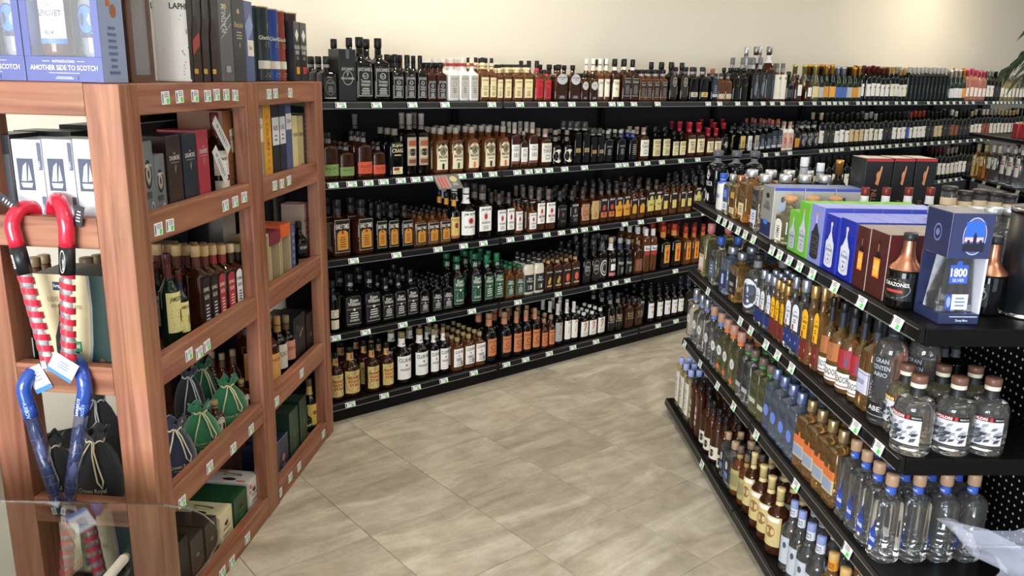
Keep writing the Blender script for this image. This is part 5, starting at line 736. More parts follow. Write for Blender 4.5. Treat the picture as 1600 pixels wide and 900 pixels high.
stock(RK, Z4, 'bottom far rack bay', [('blkpaper', 477, 637, 1, .043), ('yellb', 482, 592, 1, .045)], hclamp=(.5, 1.3))
stock(RF, Z2, 'middle front rack bay', [('bigwine', 31, 418, 1, .06), ('crnb', 52, 402, 1, .30), ('crnb', 68, 398, 1, .42), ('crnb', 134, 402, 1, .30), ('crnb', 152, 398, 1, .42)], rows=1, maxdepth=.9)
# ------------------------------------------------------------ boxes
def carton(frame, u, v, z, w, d, h, name, label, cat, col, prints={}, group=None, rough=.4, m_=None, kids=()):
    m = MB(); m.box((0, 0, 0), (w, d, h), m_ or mat('card_' + col, col, rough, coat=.15), .0015); o = m.obj(name, None, frame.at(u, v, z), frame.rz); tag(o, label, cat, group)
    W_ = dict(F=(w, h), B=(w, h), L=(d, h), R=(d, h), T=(w, d))
    for side, items in prints.items():
        mp = {'F': lambda x, y, f: (w / 2 + x, -f, y), 'L': lambda x, y, f: (-f, d / 2 - x, y), 'R': lambda x, y, f: (w + f, d / 2 + x, y), 'T': lambda x, y, f: (w / 2 + x, y, h + f)}[side]
        q = MB(); emit_print(q, items, mp, W_[side][0] / 2, W_[side][1]); q.obj('printed_face', o)
    return o
def rowbox(frame, z, px0, px1, ytop, v, d, name, label, cat, col, prints={}, n=1, group=None, back='', hmin=.12, hmax=.42, dv=0):
    u0, z0 = frame.px(px0, ytop, v); u1, z1 = frame.px(px1, ytop, v); h = min(max((z0 + z1) / 2 - z, hmin), hmax); w = abs(u1 - u0) - .0015
    for k in range(n):
        carton(frame, min(u0, u1), v + k * (d + .002), z + .0004, w, d, h, name, label if k == 0 else f"{label.replace(',', '')}, {ordi(k)} behind front one", cat, col, prints if k == 0 else {q: p for q, p in prints.items() if q in 'TR'}, group)
    return u0, u1, h
# ---- top of the wooden rack, right-hand row (front faces look into the aisle)
RT = Z0 + .0006
sc_n = lambda: [('r', -.9, .28, .9, .95, 'B8BCC8'), ('r', -.85, .30, .85, .93, '6A6E80')]
def scotch_box(u, label):
    w, d, h = .205, .11, .34; fr = RF; o = thing('gift_box', label, 'box', fr.at(u, .004, RT), fr.rz, 'periwinkle gift boxes on the rack'); BL = mat('periwinkle card', '5A6096', .4, coat=.2)
    m = MB(); m.box((0, 0, 0), (w, d, .062), BL, .001); m.box((0, 0, .0622), (.018, d, h), BL); m.box((w - .018, 0, .0622), (w, d, h), BL); m.box((.018, d - .01, .0622), (w - .018, d, h), mat('pale inner card', 'C8CCD6', .5)); m.box((.018, 0, .31), (w - .018, d - .01, h), BL); m.obj('carton', o)
    m = MB(); m.box((.0182, .001, .0624), (w - .0182, .0022, .3098), mat('clear blister', 'F2F4F8', .08, alpha=.09)); m.obj('window', o)
    q = MB(); emit_print(q, [('t', 'INTRODUCING', 0, .76, .10, 'DDE0EC', .8), ('r', -.55, .80, -.36, .82, 'DDE0EC'), ('r', .36, .80, .55, .82, 'DDE0EC'), ('t', 'ANOTHER SIDE TO SCOTCH', 0, .46, .20, 'ECEEF6', 1.75), ('r', -.4, .34, .4, .36, 'DDE0EC'), ('r', -.35, .08, .35, .24, '5E6498'), ('l', -.3, .3, .1, .22, 2, 'C8CCE0')], lambda x, y, f: (w / 2 + x, -f, y), w / 2, .062)
    emit_print(q, [('r', -1, 0, 1, 1, '8E9DBA'), ('r', -.35, .55, -.0, .86, 'B8663A'), ('r', -.25, .84, -.1, .96, 'B8663A'), ('d', .2, .52, .25, .05, '9A5A3A'), ('l', -.5, .4, .05, .42, 8, '5A6A8A')], lambda x, y, f: (w + f, d / 2 + x, y), d / 2, h); q.obj('printed_face', o)
    return u
scotch_box(-.300 + .06, 'periwinkle scotch gift box with windows, at the rack corner'); scotch_box(-.508 + .06, 'periwinkle scotch gift box, left of the corner one')
BT('gl', 'rnd', 'whisky_bottle', 'clear bottle with white label in a windowed box', 'whisky', 'E0E0E4', (.12, .55, 1.1, 'E4E4E8', [('t', 'THE', 0, .84, .08, '3A3E5A', .5), ('t', 'GLENLIVET', 0, .62, .14, '3A3E5A', 1.6), ('l', -.5, .5, .38, .56, 2, '6A6E8A'), ('t', '1824', 0, .2, .10, '3A3E5A', .7), ('r', -1, 0, 1, .12, '4A7AD0')]), None, H=.25)
BT('glb', 'rnd', 'whisky_bottle', 'slim clear bottle with round blue badge', 'clear', 'D8DCE6', (.20, .52, 1.0, None, [('d', 0, .5, .75, .42, '3A74D8'), ('o', 0, .5, .8, .46, .12, '1E2A5A'), ('r', -.7, -.05, .7, .08, '1E2A4A')]), None, H=.25, w=.033)
for i, u in enumerate((-.24, -.448)):
    for k, (t, du) in enumerate((('gl', .062), ('glb', .160))):
        put_bottle(TY[t], RF.at(u + du, .055, RT + .063), RF.rz, 1, f"{TY[t].desc}, {['corner', 'left'][i]} gift box", 'bottles inside the windowed gift boxes')
def tube(frame, z, px, r, v, label, col, items, h=.35, capcol=None, name='gift_tube', ypx=60):
    u, zz = frame.px(px, ypx, v + r); m = MB(); m.lathe([(0, r), (.004, r * 1.02), (.010, r), (h - .012, r), (h - .010, r * 1.02), (h, r * 1.02)], mat('card_' + col, col, .4, coat=.15), 28)
    o = m.obj(name, None, frame.at(u, v + r, z), frame.rz); tag(o, label, 'gift tube')
    q = MB(); emit_print(q, items, lambda x, y, f: (math.sin(x / r) * (r + f), -math.cos(x / r) * (r + f), y), 1.3 * r, h); q.obj('printed_face', o)
    if capcol: q = MB(); q.lathe([(h - .03, r * 1.03), (h + .001, r * 1.03)], capm(capcol), 24); q.obj('lid', o)
    return o
# dark framed display case beside the gift box
u0, _ = RK.px(204, 60, .03); u1, _ = RK.px(238, 60, .03)
o = thing('display_case', 'brown wooden display case with glass front beside the periwinkle box', 'case', RK.at(u0, .03, RT), RK.rz); w = u1 - u0 - .001; BRW = mat('walnut frame', '5A3E30', .45)
m = MB(); m.box((0, 0, 0), (w, .16, .02), BRW); m.box((0, 0, .02), (.014, .16, .36), BRW); m.box((w - .014, 0, .02), (w, .16, .36), BRW); m.box((.014, .15, .02), (w - .014, .16, .36), mat('taupe inner board', '6E6258', .6)); m.box((0, 0, .36), (w, .16, .38), BRW); m.obj('frame', o)
m = MB(); m.box((.014, .004, .02), (w - .014, .007, .36), mat('thin case glass', 'F0F2F4', .05, alpha=.15)); m.obj('glass_front', o)
for k in range(7): q = MB(); q.box((w * .35, .10, .03 + k * .022), (w * .62, .135, .049 + k * .022), paper('C8C2B4')); q.obj('card', o)
LAP = [('t', 'LAPHROAIG', 0, .60, .05, '1E1E1E', 1.7, .02), ('t', '10', 0, .40, .045, '1E1E1E', .4), ('l', -.6, .6, .50, .57, 2, '5A5A58'), ('p', [(-.3, .22), (.3, .22), (.45, .27), (.0, .30), (-.45, .26)], '2A2A2A'), ('l', -.5, .5, .05, .18, 5, '6A6A68'), ('t', 'LAPHROAIG', 0, .86, .04, '1E1E1E', 1.5)]
tube(RK, RT, 240, .040, .10, 'white lettered whisky tube, half hidden by the display case', 'E4E2DC', LAP); tube(RK, RT, 268, .052, .035, 'big white lettered whisky tube on the rack', 'EAE8E4', LAP)
def top(px0, px1, ytop, label, col, items, v=.035, d=.09, **k): return rowbox(RK, RT, px0, px1, ytop, v, d, 'gift_box', label, 'box', col, {'F': items, **k.pop('more', {})}, hmax=.38, **k)
JWB = lambda x, c: [('r', x - .22, .0, x + .22, .46, '2A1610'), ('p', [(x - .22, .46), (x + .22, .46), (x + .08, .64), (x - .08, .64)], '22120E'), ('r', x - .09, .64, x + .09, .84, '3A3A3C'), ('r', x - .1, .84, x + .1, .93, c), ('p', [(x - .22, .26), (x + .22, .36), (x + .22, .50), (x - .22, .40)], {'B8905A': '9A3A30'}.get(c, '2A2624')), ('r', x - .22, .08, x + .02, .13, 'C8A040')]
top(287, 337, -30, 'black gift box printed with three square whisky bottles', '16171A', JWB(-.55, 'B8905A') + JWB(0, 'C0986A') + JWB(.55, '1A1A1A'))
top(338, 359, -20, 'slate grey whisky gift box with slanting silver lines', '55575C', [('p', [(-.8, .55), (.8, .72), (.8, .74), (-.8, .57)], 'B8BABE'), ('v', 'PLATINUM', .1, .52, .7, 'C8CACE', .3), ('p', [(-.8, .45), (.8, .62), (.8, .63), (-.8, .46)], 'B8BABE'), ('d', 0, .8, .2, .03, 'B8A870'), ('r', -.3, .1, .4, .17, '9EA0A4')])
top(360, 379, -10, 'navy whisky gift box with gold crest', '1F2634', [('d', 0, .80, .22, .03, 'B8A870'), ('t', 'BlueLabel', 0, .62, .06, 'C8B888', 1.4), ('l', -.6, .6, .48, .58, 3, 'A8A890'), ('d', 0, .42, .08, .03, 'A8A890')])
top(380, 393, 2, 'violet-blue marbled gift box with cream label', '4A5A88', [('p', [(-1, .7), (.3, .85), (1, .7), (.4, .6), (-.6, .5)], '8A9AC8'), ('r', -.6, .32, .9, .52, 'E4E0D4'), ('t', 'Oban', .1, .40, .05, '4A4A48', .8)])
GF = lambda: [*STAG(0, .70, .09, 'D8C890', 1.9), ('t', 'Glenfiddich', 0, .56, .055, 'DAD6C8', 1.8), ('l', -.5, .5, .46, .54, 3, 'A8A490'), ('r', -1, .17, 1, .28, 'DAD4C0'), ('l', -.6, .6, .05, .12, 2, 'A8A490'), ('r', -1, .985, 1, 1, 'C8B078')]
def gft(px, yt, r, label, col, v=.04):
    u, zz = RK.px(px, yt, v + r * .3); h = min(max(zz - RT, .2), .36); return tube(RK, RT, px, r, v, label, col, [(q[0], [(a * .75, b) for a, b in q[1]], q[2]) if q[0] == 'p' else q for q in GF()], h, ypx=yt)
gft(401, 8, .036, 'dark green tube with gold stag emblem', '1E2C26'); gft(418, 12, .034, 'royal blue tube with gold stag emblem', '22408A', .045); gft(430, 15, .032, 'red-brown tube with gold stag emblem', '8A3A26', .06); gft(447, 18, .038, 'dark brown tube with gold stag emblem', '3A2A26')
HP = lambda c: [('p', [(0, .88), (.6, .78), (0, .66), (-.6, .78)], 'E0E0E0'), ('t', 'HIGHLAND', 0, .54, .07, 'D8D8D4', 1.8), ('t', 'PARK', 0, .45, .07, 'D8D8D4', 1.2), ('l', -.5, .5, .36, .42, 2, 'A8A8A4'), ('r', -.55, .12, .55, .24, c)]
top(458, 467, 34, 'black gift box with small orange square', '1C1E22', HP('D9922E')); top(468, 478, 36, 'black gift box with small red square', '1C1E22', HP('B03430'))
# ---- rack bays, right face
def bay(z, px0, px1, ytop, label, col, items, v=.045, d=.10, name='gift_box', **k): return rowbox(RK, z, px0, px1, ytop, v, d, name, label, 'box', col, {'F': items, **k.pop('more', {})}, **k)
EMB = lambda: [('r', -.85, .55, .1, .98, '6E7478'), ('o', 0, .62, .55, .17, .25, '2A2A2A'), ('d', 0, .62, .38, .11, 'A0988A'), ('t', 'SMITH', 0, .70, .04, 'D8D4C8', 1), ('d', 0, .62, .15, .05, '3A3A38'), ('r', -.6, .34, .3, .42, '3E4448'), ('o', .3, .22, .3, .08, .3, 'B0B4B4'), ('p', [(.1, .02), (.5, .02), (.4, .16), (.2, .16)], 'A8ACAC')]
bay(Z1, 217, 237, 221, 'grey embossed whisky carton, taller of the two', '6A7074', EMB()); bay(Z1, 238, 256, 241, 'grey embossed whisky carton, shorter of the two', '666C70', EMB())
DAL = lambda n: [('t', 'THE', 0, .78, .02, 'C8C4BC', .4), ('t', 'DALMORE', 0, .71, .055, 'D0CCC4', 1.4), ('r', -.6, .68, .6, .684, 'C8C4BC'), *STAG(0, .58, .085, 'C8C4BC', 1.9), ('t', n, 0, .17, .035, 'B8B4AC', .5), ('l', -.6, .6, .06, .15, 4, 'A8A49C')]
TOPL = {'T': [('r', -1, 0, 1, .02, 'D8D8D8')]}
bay(Z1, 258, 281, 212, 'dark brown whisky carton with silver stag head', '33231F', DAL('12'), d=.13, more=TOPL); bay(Z1, 283, 305, 209, 'navy whisky carton with silver stag head', '1C2632', DAL('15'), d=.13, more=TOPL); bay(Z1, 306, 324, 203, 'crimson whisky carton with silver stag head', 'A03040', DAL('18'), d=.13, more=TOPL)
bay(Z1, 346, 373, 172, 'tall brown leather-look case with cream shield label', '8A5A3A', [('p', [(-.3, .78), (.7, .82), (.7, .52), (-.1, .52)], 'E4DCC0'), ('t', 'DEWAR\'S', .25, .66, .05, '3A2A1E', .9), ('l', -.7, .9, .05, .45, 6, '7A4C30')], v=.06, d=.16)
bay(Z1, 397, 409, 167, 'grey carton with cream top label', '8A8A84', [('r', -1, .58, 1, .86, 'D8D2B8'), ('t', 'LOWLAND', 0, .74, .05, '4A4A40', 1.5), ('d', 0, .66, .1, .02, '3A3A38')]); bay(Z1, 410, 422, 164, 'bright golden yellow carton', 'DDA030', [('d', 0, .68, .35, .05, 'B8782A'), ('r', -.2, .46, .3, .56, '8A4A1E'), ('l', -.6, .6, .1, .9, 9, 'C88A28')])
LP2 = lambda: [('r', -1, .50, 1, .84, 'D8D8DC'), ('t', 'ARDBEG', 0, .68, .06, '3A3A48', 1.4), ('l', -.5, .5, .54, .64, 2, '6A6A78')]
bay(Z1, 423, 434, 163, 'black carton with white upper label', '15171C', LP2()); bay(Z1, 435, 444, 162, 'midnight blue carton with white upper label', '182238', LP2()); bay(Z1, 445, 454, 160, 'slate blue carton with white upper label', '4A5A82', [('r', -1, .66, 1, .86, 'D8D8DC'), ('t', 'TORAN', 0, .74, .05, '3A3A48', 1.4)])
bay(Z1, 456, 464, 181, 'cream yellow carton with red seal', 'D8C890', [('t', 'THE DEVERON', 0, .68, .05, '6A5A3A', 1.7), ('d', 0, .12, .3, .03, '7A4A2A')]); bay(Z1, 465, 473, 181, 'khaki carton with red seal', 'B0A478', [('t', 'DEVERON', 0, .68, .05, '5A4A2E', 1.6), ('d', 0, .2, .3, .03, '7A3A2A')]); bay(Z1, 474, 481, 178, 'dark patterned narrow carton', '2A2422', [('l', -.8, .8, .05, .95, 12, '8A7A68')])
# middle bays
carton(RK, .36, .25, Z1 + .0005, .40, .16, .27, 'gift_box', 'long black carton row at the back of the upper near bay', 'box', '17181B', {'F': [('r', -1, .99, 1, 1, 'B8B8B8')]})
for i, (px, yt) in enumerate(((272, 362), (306, 356), (340, 348), (374, 342))): tube(RK, Z2, px, .047, .31, f'black round gift tube behind the bottles, {ordi(i + 1)} from left', '23272A', [('l', -.5, .5, .3, .5, 3, '4A4E52')], .33, ypx=yt)
CREAM = mat('pale pine', 'C8B48A', .6)
def opencrate(px0, px1, ytop, v, label, stripe):
    u0, z0 = RK.px(px0, ytop, v); u1, _ = RK.px(px1, ytop, v); w = u1 - u0 - .002; h = min(max(z0 - Z2, .2), .36); d = .11; o = thing('wooden_gift_crate', label, 'crate', RK.at(u0, v, Z2 + .0005), RK.rz)
    m = MB(); t = .007; m.box((0, 0, 0), (w, d, t), CREAM); m.box((0, 0, t), (t, d, h - t), CREAM); m.box((w - t, 0, t), (w, d, h - t), CREAM); m.box((t, d - t, t), (w - t, d, h - t), CREAM); m.box((0, 0, h - t), (w, d, h), CREAM); m.obj('frame', o)
    if stripe: m = MB(); m.box((-.001, -.001, h - .05), (w + .001, d, h + .001), mat('card_' + stripe, stripe, .5)); m.box((-.001, -.001, 0), (w + .001, .012, .025), mat('card_' + stripe)); m.obj('printed_band', o)
    BTk = TY['blkpaper']; s = (h - .07) / BTk.H; put_bottle(BTk, RK.at(u0 + w / 2, v + .05, Z2 + t + .001), RK.rz, (min(s, w / 2 / BTk.w * .85), ) * 2 + (s,), f"dark miniature-labelled bottle inside the {label.split(' ')[0]} crate{'' if stripe else ' nearest the post'}", 'bottles inside open wooden crates')
opencrate(405, 420, 372, .045, 'plain pine crate holding a bottle, by the middle post', None); opencrate(421, 437, 366, .045, 'maroon-topped pine crate holding a bottle', '7A2A3A'); opencrate(438, 453, 354, .045, 'orange-topped pine crate holding a bottle', 'D8622E')
bay(Z2, 454, 460, 352, 'slate blue narrow carton in the middle bay', '4A5878', [('l', -.6, .6, .1, .9, 6, '8A98B8')]); bay(Z2, 473, 482, 318, 'pale pink carton with black blossom branch', 'D8B0A8', [('t', 'MACALLAN', 0, .72, .04, '8A2A2A', 1.6), ('p', [(-.8, .05), (.6, .3), (.8, .32), (-.2, .1)], '1E1A1A'), ('p', [(0, .18), (.2, .4), (.25, .4), (.1, .16)], '1E1A1A'), ('l', -.4, .4, .5, .66, 2, '8A6A64')], v=.07, more={'L': [('r', -1, 0, 1, 1, 'B8A090')]})
for i, (px, yt) in enumerate(((412, 336), (438, 334))): tube(RK, Z2, px, .047, .30, f'dark round gift tube at the back of the far bay, {ordi(i + 1)} from left', '2A2E32', [('l', -.5, .5, .3, .5, 3, '4A4E52')], .34, ypx=yt)
carton(RK, 1.10, .26, Z2 + .0005, .12, .12, .30, 'gift_box', 'pale grey carton at the back of the middle far bay', 'box', 'B8B0A4', {'L': [('r', -1, .96, 1, 1, 'D8D2C8')]})
carton(RK, .57, .24, Z2 + .0005, .13, .14, .27, 'gift_box', 'tan carton behind the bottles beside the middle post', 'box', 'A89878', {})
# lower far bay boxes
bay(Z3, 458, 476, 492, 'black carton with faint gold script, lower far bay', '151617', [('p', [(-.1, .6), (.5, .72), (.6, .7), (.0, .57)], 'A8905A')], v=.05, d=.14); bay(Z3, 478, 489, 488, 'black carton at the end of the lower far bay', '151617', [('d', .1, .5, .3, .05, '5A5A50')], v=.05, d=.14)
# bottom bays
bay(Z4, 421, 431, 702, 'navy carton, lower of the two', '1C2A4A', [('r', -.9, .02, -.86, .98, '6A7AA8'), ('l', -.5, .5, .2, .6, 4, '6A7AA8')], d=.12); bay(Z4, 433, 450, 684, 'navy carton with figure emblem', '232C40', [('r', -.95, 0, -.90, 1, '8A94B0'), ('d', 0, .5, .3, .1, 'A06A5A'), ('l', -.5, .5, .2, .35, 2, '8A94B0')], d=.14, more={'T': [('o', 0, .5, .3, .3, .2, '8A94B8'), ('r', -1, 0, 1, .02, '8A94B8')]})
DG = [('r', -.95, 0, -.9, 1, '5A7A5A'), ('r', .9, 0, .95, 1, '5A7A5A'), ('d', 0, .55, .35, .08, '4A5A3A'), ('l', -.5, .5, .1, .4, 4, '4A6A4A')]
bay(Z4, 451, 465, 640, 'dark green carton, nearer one in the bottom far bay', '1E3A28', DG, d=.16); bay(Z4, 467, 478, 622, 'dark green carton, farther one in the bottom far bay', '1E3626', DG, d=.16)
CAR = lambda t, c, f='A03A2A': [('r', -.96, .02, -.93, .98, c), ('r', .93, .02, .96, .98, c), ('d', 0, .68, .28, .05, '3A1E18'), ('d', .15, .73, .1, .02, f), ('t', 'Carolans', 0, .54, .07, c, 1.2), ('t', t, 0, .38, .06, c, 1.6)]
CT = {'T': [('d', -.5, .5, .22, .16, '3A1A18'), ('o', .2, .5, .22, .22, .15, '5A564E'), ('p', [(.15, .3), (.25, .3), (.5, .75), (.42, .75)], '5A564E')]}
bay(Z4, 341, 363, 798, 'cream carton lettered for a vanilla liqueur', 'D8CFA8', CAR('VANILLA', '5A4A2A'), d=.17, more=CT, n=2, hmax=.31); bay(Z4, 364, 386, 771, 'deep green carton between cream and floral ones', '1E4A2C', CAR('IRISH', '5E8A5E'), d=.17, more={'T': [('o', .2, .5, .22, .22, .12, '4A6A4E')]}, n=2, hmax=.31)
FLW = [('d', -.7, .86, .2, .05, 'D07A5A'), ('d', -.4, .78, .16, .04, 'D88A6A'), ('d', -.75, .70, .12, .04, 'C86A4E'), ('d', .7, .1, .2, .05, 'D87A7A'), ('d', -.6, .08, .15, .04, 'D87A7A')]
bay(Z4, 387, 404, 746, 'white carton printed with orange blossoms', 'E6E2DA', CAR('CREAM', '4A4644') + FLW, d=.17, more={'T': CT['T'] + [('d', -.8, .2, .16, .12, 'D88A6A'), ('d', .7, .8, .2, .15, 'C88A6A')]}, n=2, hmax=.31)
BR = lambda: [('r', -.9, .02, -.86, .98, '8A7A70'), ('r', .86, .02, .9, .98, '8A7A70'), ('d', 0, .6, .25, .04, '9A8A7E'), ('t', 'BROS', 0, .3, .05, '9A8A7E', 1.2), ('l', -.5, .5, .1, .25, 3, '9A8A7E')]
bay(Z4, 296, 317, 838, 'brown carton with a fine pale border, nearer', '4A3E38', BR(), d=.15); bay(Z4, 319, 339, 815, 'brown carton with a fine pale border, farther', '4A3E38', BR(), d=.15); bay(Z4, 264, 294, 850, 'black carton at the near end of the bottom bay', '1C1E20', [('r', -.9, .02, -.86, .98, '6A6A6A'), ('l', -.5, .5, .2, .4, 3, '6A6A6A')], d=.15)
carton(RK, .20, .25, Z4 + .0005, .15, .14, .26, 'gift_box', 'dark carton behind the brown ones, bottom bay', 'box', '24282E', {})
# ---- rack, front face
def fbox(px0, px1, ytop, z, v, d, label, col, items, **k): return rowbox(RF, z, px0, px1, ytop, v, d, 'gift_box', label, 'box', col, {'F': items, **k.pop('more', {})}, **k)
SHIP = lambda: [('r', -.75, .46, .35, .80, '4A5064'), ('p', [(-.6, .54), (.2, .54), (.1, .49), (-.5, .49)], 'D8DAE0'), ('p', [(-.55, .56), (-.2, .56), (-.1, .76), (-.35, .72)], 'C8CCD6'), ('p', [(-.12, .56), (.18, .57), (.05, .74)], 'B8BCC8'), ('r', .72, .68, .98, .97, '5A6074'), ('v', '1801', .85, .70, .2, 'C8CCD6', .2), ('r', .72, .22, .98, .40, '5A6074'), ('v', '1801', .85, .24, .2, 'C8CCD6', .14), ('r', -.5, .02, .4, .14, '6A7084'), ('p', [(-.3, .03), (.2, .03), (.0, .12)], 'C8CCD6')]
fbox(16, 63, 218, Z1, .05, .12, 'white carton with navy sailing ship emblem, left', 'DEE0E6', SHIP()); fbox(64, 111, 218, Z1, .05, .12, 'white carton with navy sailing ship emblem, centre', 'DEE0E6', SHIP()); fbox(112, 159, 218, Z1, .05, .12, 'white carton with navy sailing ship emblem, by the post', 'DEE0E6', SHIP())
fbox(-34, 14, 210, Z1, .06, .12, 'black carton at the left edge of the upper bay', '26282C', [('r', .3, .3, .9, .8, '4A4C50')]); fbox(20, 110, 205, Z1, .22, .10, 'long black carton behind the white ones', '1E2022', [], hmax=.30)
KG = [('r', -1, 0, 1, 1, 'D9CDA4'), ('p', [(.18, 0), (1, 0), (1, 1), (.38, 1), (.40, .7), (.32, .35)], '9A9E9A'), ('p', [(.24, 0), (1, 0), (1, 1), (.46, 1), (.47, .7), (.40, .35)], '16302A'), ('p', [(-.62, 0), (.02, 0), (.0, .3), (-.12, .45), (-.22, .55), (-.26, .72), (-.40, .72), (-.44, .55), (-.58, .4)], '1A1C1A'), ('d', -.32, .50, .12, .06, 'E4E4E0'),
      ('r', -.5, .85, -.2, .93, '2A3A5A'), ('t', 'Kerrygold', -.35, .87, .04, WH, .26), ('t', 'LUXURY', -.42, .74, .05, 'A89A70', .5), ('t', 'IRISH CHOCOLATES', -.2, .68, .035, 'A89A70', .8), ('r', -.3, .26, .08, .36, '2A8A4A'), ('t', 'Kerrygold', -.14, .28, .06, WH, .36), ('t', 'IRISH', -.12, .18, .04, 'C8C8C4', .25), ('t', 'Cream', -.1, .08, .06, 'C8C8C4', .35),
      ('d', .60, .14, .09, .07, '5A3A26'), ('d', .72, .08, .09, .07, '4A2E1E'), ('d', .55, .05, .07, .05, '7A563E')]
fbox(51, 172, 430, Z2, .052, .14, 'wide cream and dark green chocolate gift box', '20302A', KG, hmax=.4)
# ---- drawstring pouches
def pouch(frame, u, v, z, w, h, label, col, ccol, txt, rz=0, flat=1, group='drawstring pouches in the rack'):
    o = thing('drawstring_pouch', label, 'pouch', frame.at(u, v, z), frame.rz + rz, group, (1, 1, 1)); m = MB(); seg = 36; rings = []; fb = mat('velvet_' + col, col, .85, sheen=.5)
    P = [(0, .70), (.03, .92), (.15, 1.0), (.40, .96), (.60, .80), (.74, .56), (.82, .34), (.86, .30), (.92, .42), (1.0, .58), (.985, .50), (.90, .30)]; rr = random.Random(int(w * 1e4) + len(label))
    ph = rr.uniform(0, 6)
    for zz, r in P:
        ring = []
        for i in range(seg):
            a = 2 * math.pi * i / seg; k = max(0, zz - .35); f = 1 + .16 * k * math.sin(9 * a + ph) + .07 * math.sin(4 * a + ph + 3 * zz) * min(1, zz * 3) + .03 * math.sin(17 * a)
            ring.append((math.cos(a) * r * f * w / 2, math.sin(a) * r * f * w / 2 * .62, zz * h + (.012 * math.sin(5 * a) if zz > .88 else 0)))
        rings.append(ring)
    fs = [(k * seg + i, k * seg + (i + 1) % seg, (k + 1) * seg + (i + 1) % seg, (k + 1) * seg + i) for k in range(len(P) - 1) for i in range(seg)] + [tuple(range(seg))[::-1], tuple((len(P) - 1) * seg + i for i in range(seg))]
    m.add([p for r in rings for p in r], fs, fb, True); m.obj('bag', o); o.rotation_euler.z += (-.75 if frame is RK else .1)
    c = MB(); cm = mat('cord_' + ccol, ccol, .6); R = w / 2 * .33
    c.tube([(math.cos(a) * R * 1.08, math.sin(a) * R * .72, .845 * h + .004 * math.sin(6 * a)) for a in [2 * math.pi * k / 20 for k in range(21)]], .0028, cm, 6)
    c.tube([(R * .2, -R * .7, .845 * h), (R * .5, -w * .26, .76 * h), (R * 1.0, -w * .31, .56 * h), (R * 1.5, -w * .335, .38 * h), (R * 1.3, -w * .335, .28 * h), (R * .8, -w * .335, .36 * h), (R * .6, -w * .32, .52 * h), (R * .3, -w * .27, .70 * h), (0, -R * .75, .845 * h)], .0024, cm, 6)
    c.tube([(-R * .2, -R * .7, .845 * h), (-R * .8, -w * .26, .72 * h), (-R * 1.5, -w * .315, .50 * h), (-R * 1.9, -w * .30, .22 * h)], .0024, cm, 6); c.obj('drawstring', o)
    c = MB(); d = w / 2
    mp = lambda x, y, f: (x, -math.sqrt(max(.0001, 1 - (x / d) ** 2)) * d * .62 * .99 - .004 - f, h * .16 + y)
    emit_print(c, [('t', txt, 0, .2, .5, 'C8C09A', 1.5, .01), ('r', -.5, .05, .5, .09, 'C8C09A')], mp, d * .72, h * .16); c.obj('embroidery', o)
    return o
CRN = 'Crown Royal'
def pk(px, y, v, z): q, zz = RK.px(px, y, v); return q
pouch(RK, pk(318, 690, .09, Z3), .095, Z3, .135, .165, 'green velvet pouch in front, tied with cream cord', '1F6B42', 'D8CCA0', CRN)
pouch(RK, pk(358, 650, .10, Z3), .10, Z3, .135, .175, 'green velvet pouch beside the middle post', '1E6A40', 'D8CCA0', CRN)
pouch(RK, pk(344, 645, .19, Z3) - .06, .22, Z3, .13, .22, 'green velvet pouch behind, half hidden', '1C5A38', 'C8C09A', CRN)
pouch(RK, pk(280, 715, .09, Z3) - .02, .09, Z3, .135, .19, 'navy velvet pouch tied with cream cord', '1C2038', 'D0C8A8', CRN)
pouch(RK, pk(316, 660, .22, Z3) - .08, .22, Z3, .115, .23, 'black pouch with silver cord behind the green one', '16181A', 'A8A8A8', CRN)
pouch(RK, pk(262, 715, .18, Z3) - .02, .21, Z3, .115, .20, 'black pouch behind the navy one', '14151C', 'B8B098', CRN)
def fpx(px, y, v): return RF.px(px, y, v)[0]
pouch(RF, fpx(158, 770, .10), .10, Z3, .15, .235, 'black velvet pouch in the front bay, right', '131314', 'C8BC98', CRN); pouch(RF, fpx(92, 780, .11), .11, Z3, .14, .20, 'black velvet pouch in the front bay, left', '131314', 'C8BC98', CRN); pouch(RF, fpx(162, 740, .26), .27, Z3, .13, .30, 'taller black pouch standing behind', '121213', 'A8A8A6', CRN)
m = MB(); m.lathe([(0, .050, 2), (.012, .062, 2), (.03, .055, 2), (.045, .03, 2)], mat('velvet_1F6B42'), 20, ry=.7); tag(m.obj('cloth_scrap', None, RK.at(.70, .09, Z3), RK.rz), 'crumpled green cloth pouch lying by the middle post', 'pouch')
m = MB(); m.lathe([(0, .03), (.004, .07), (.016, .065), (.022, .03)], mat('beige cloth', 'B8A890', .9), 20, ry=.45); tag(m.obj('cloth_scrap', None, RK.at(.50, .085, Z3), RK.rz), 'crumpled beige cloth in front of the pouches', 'cloth')
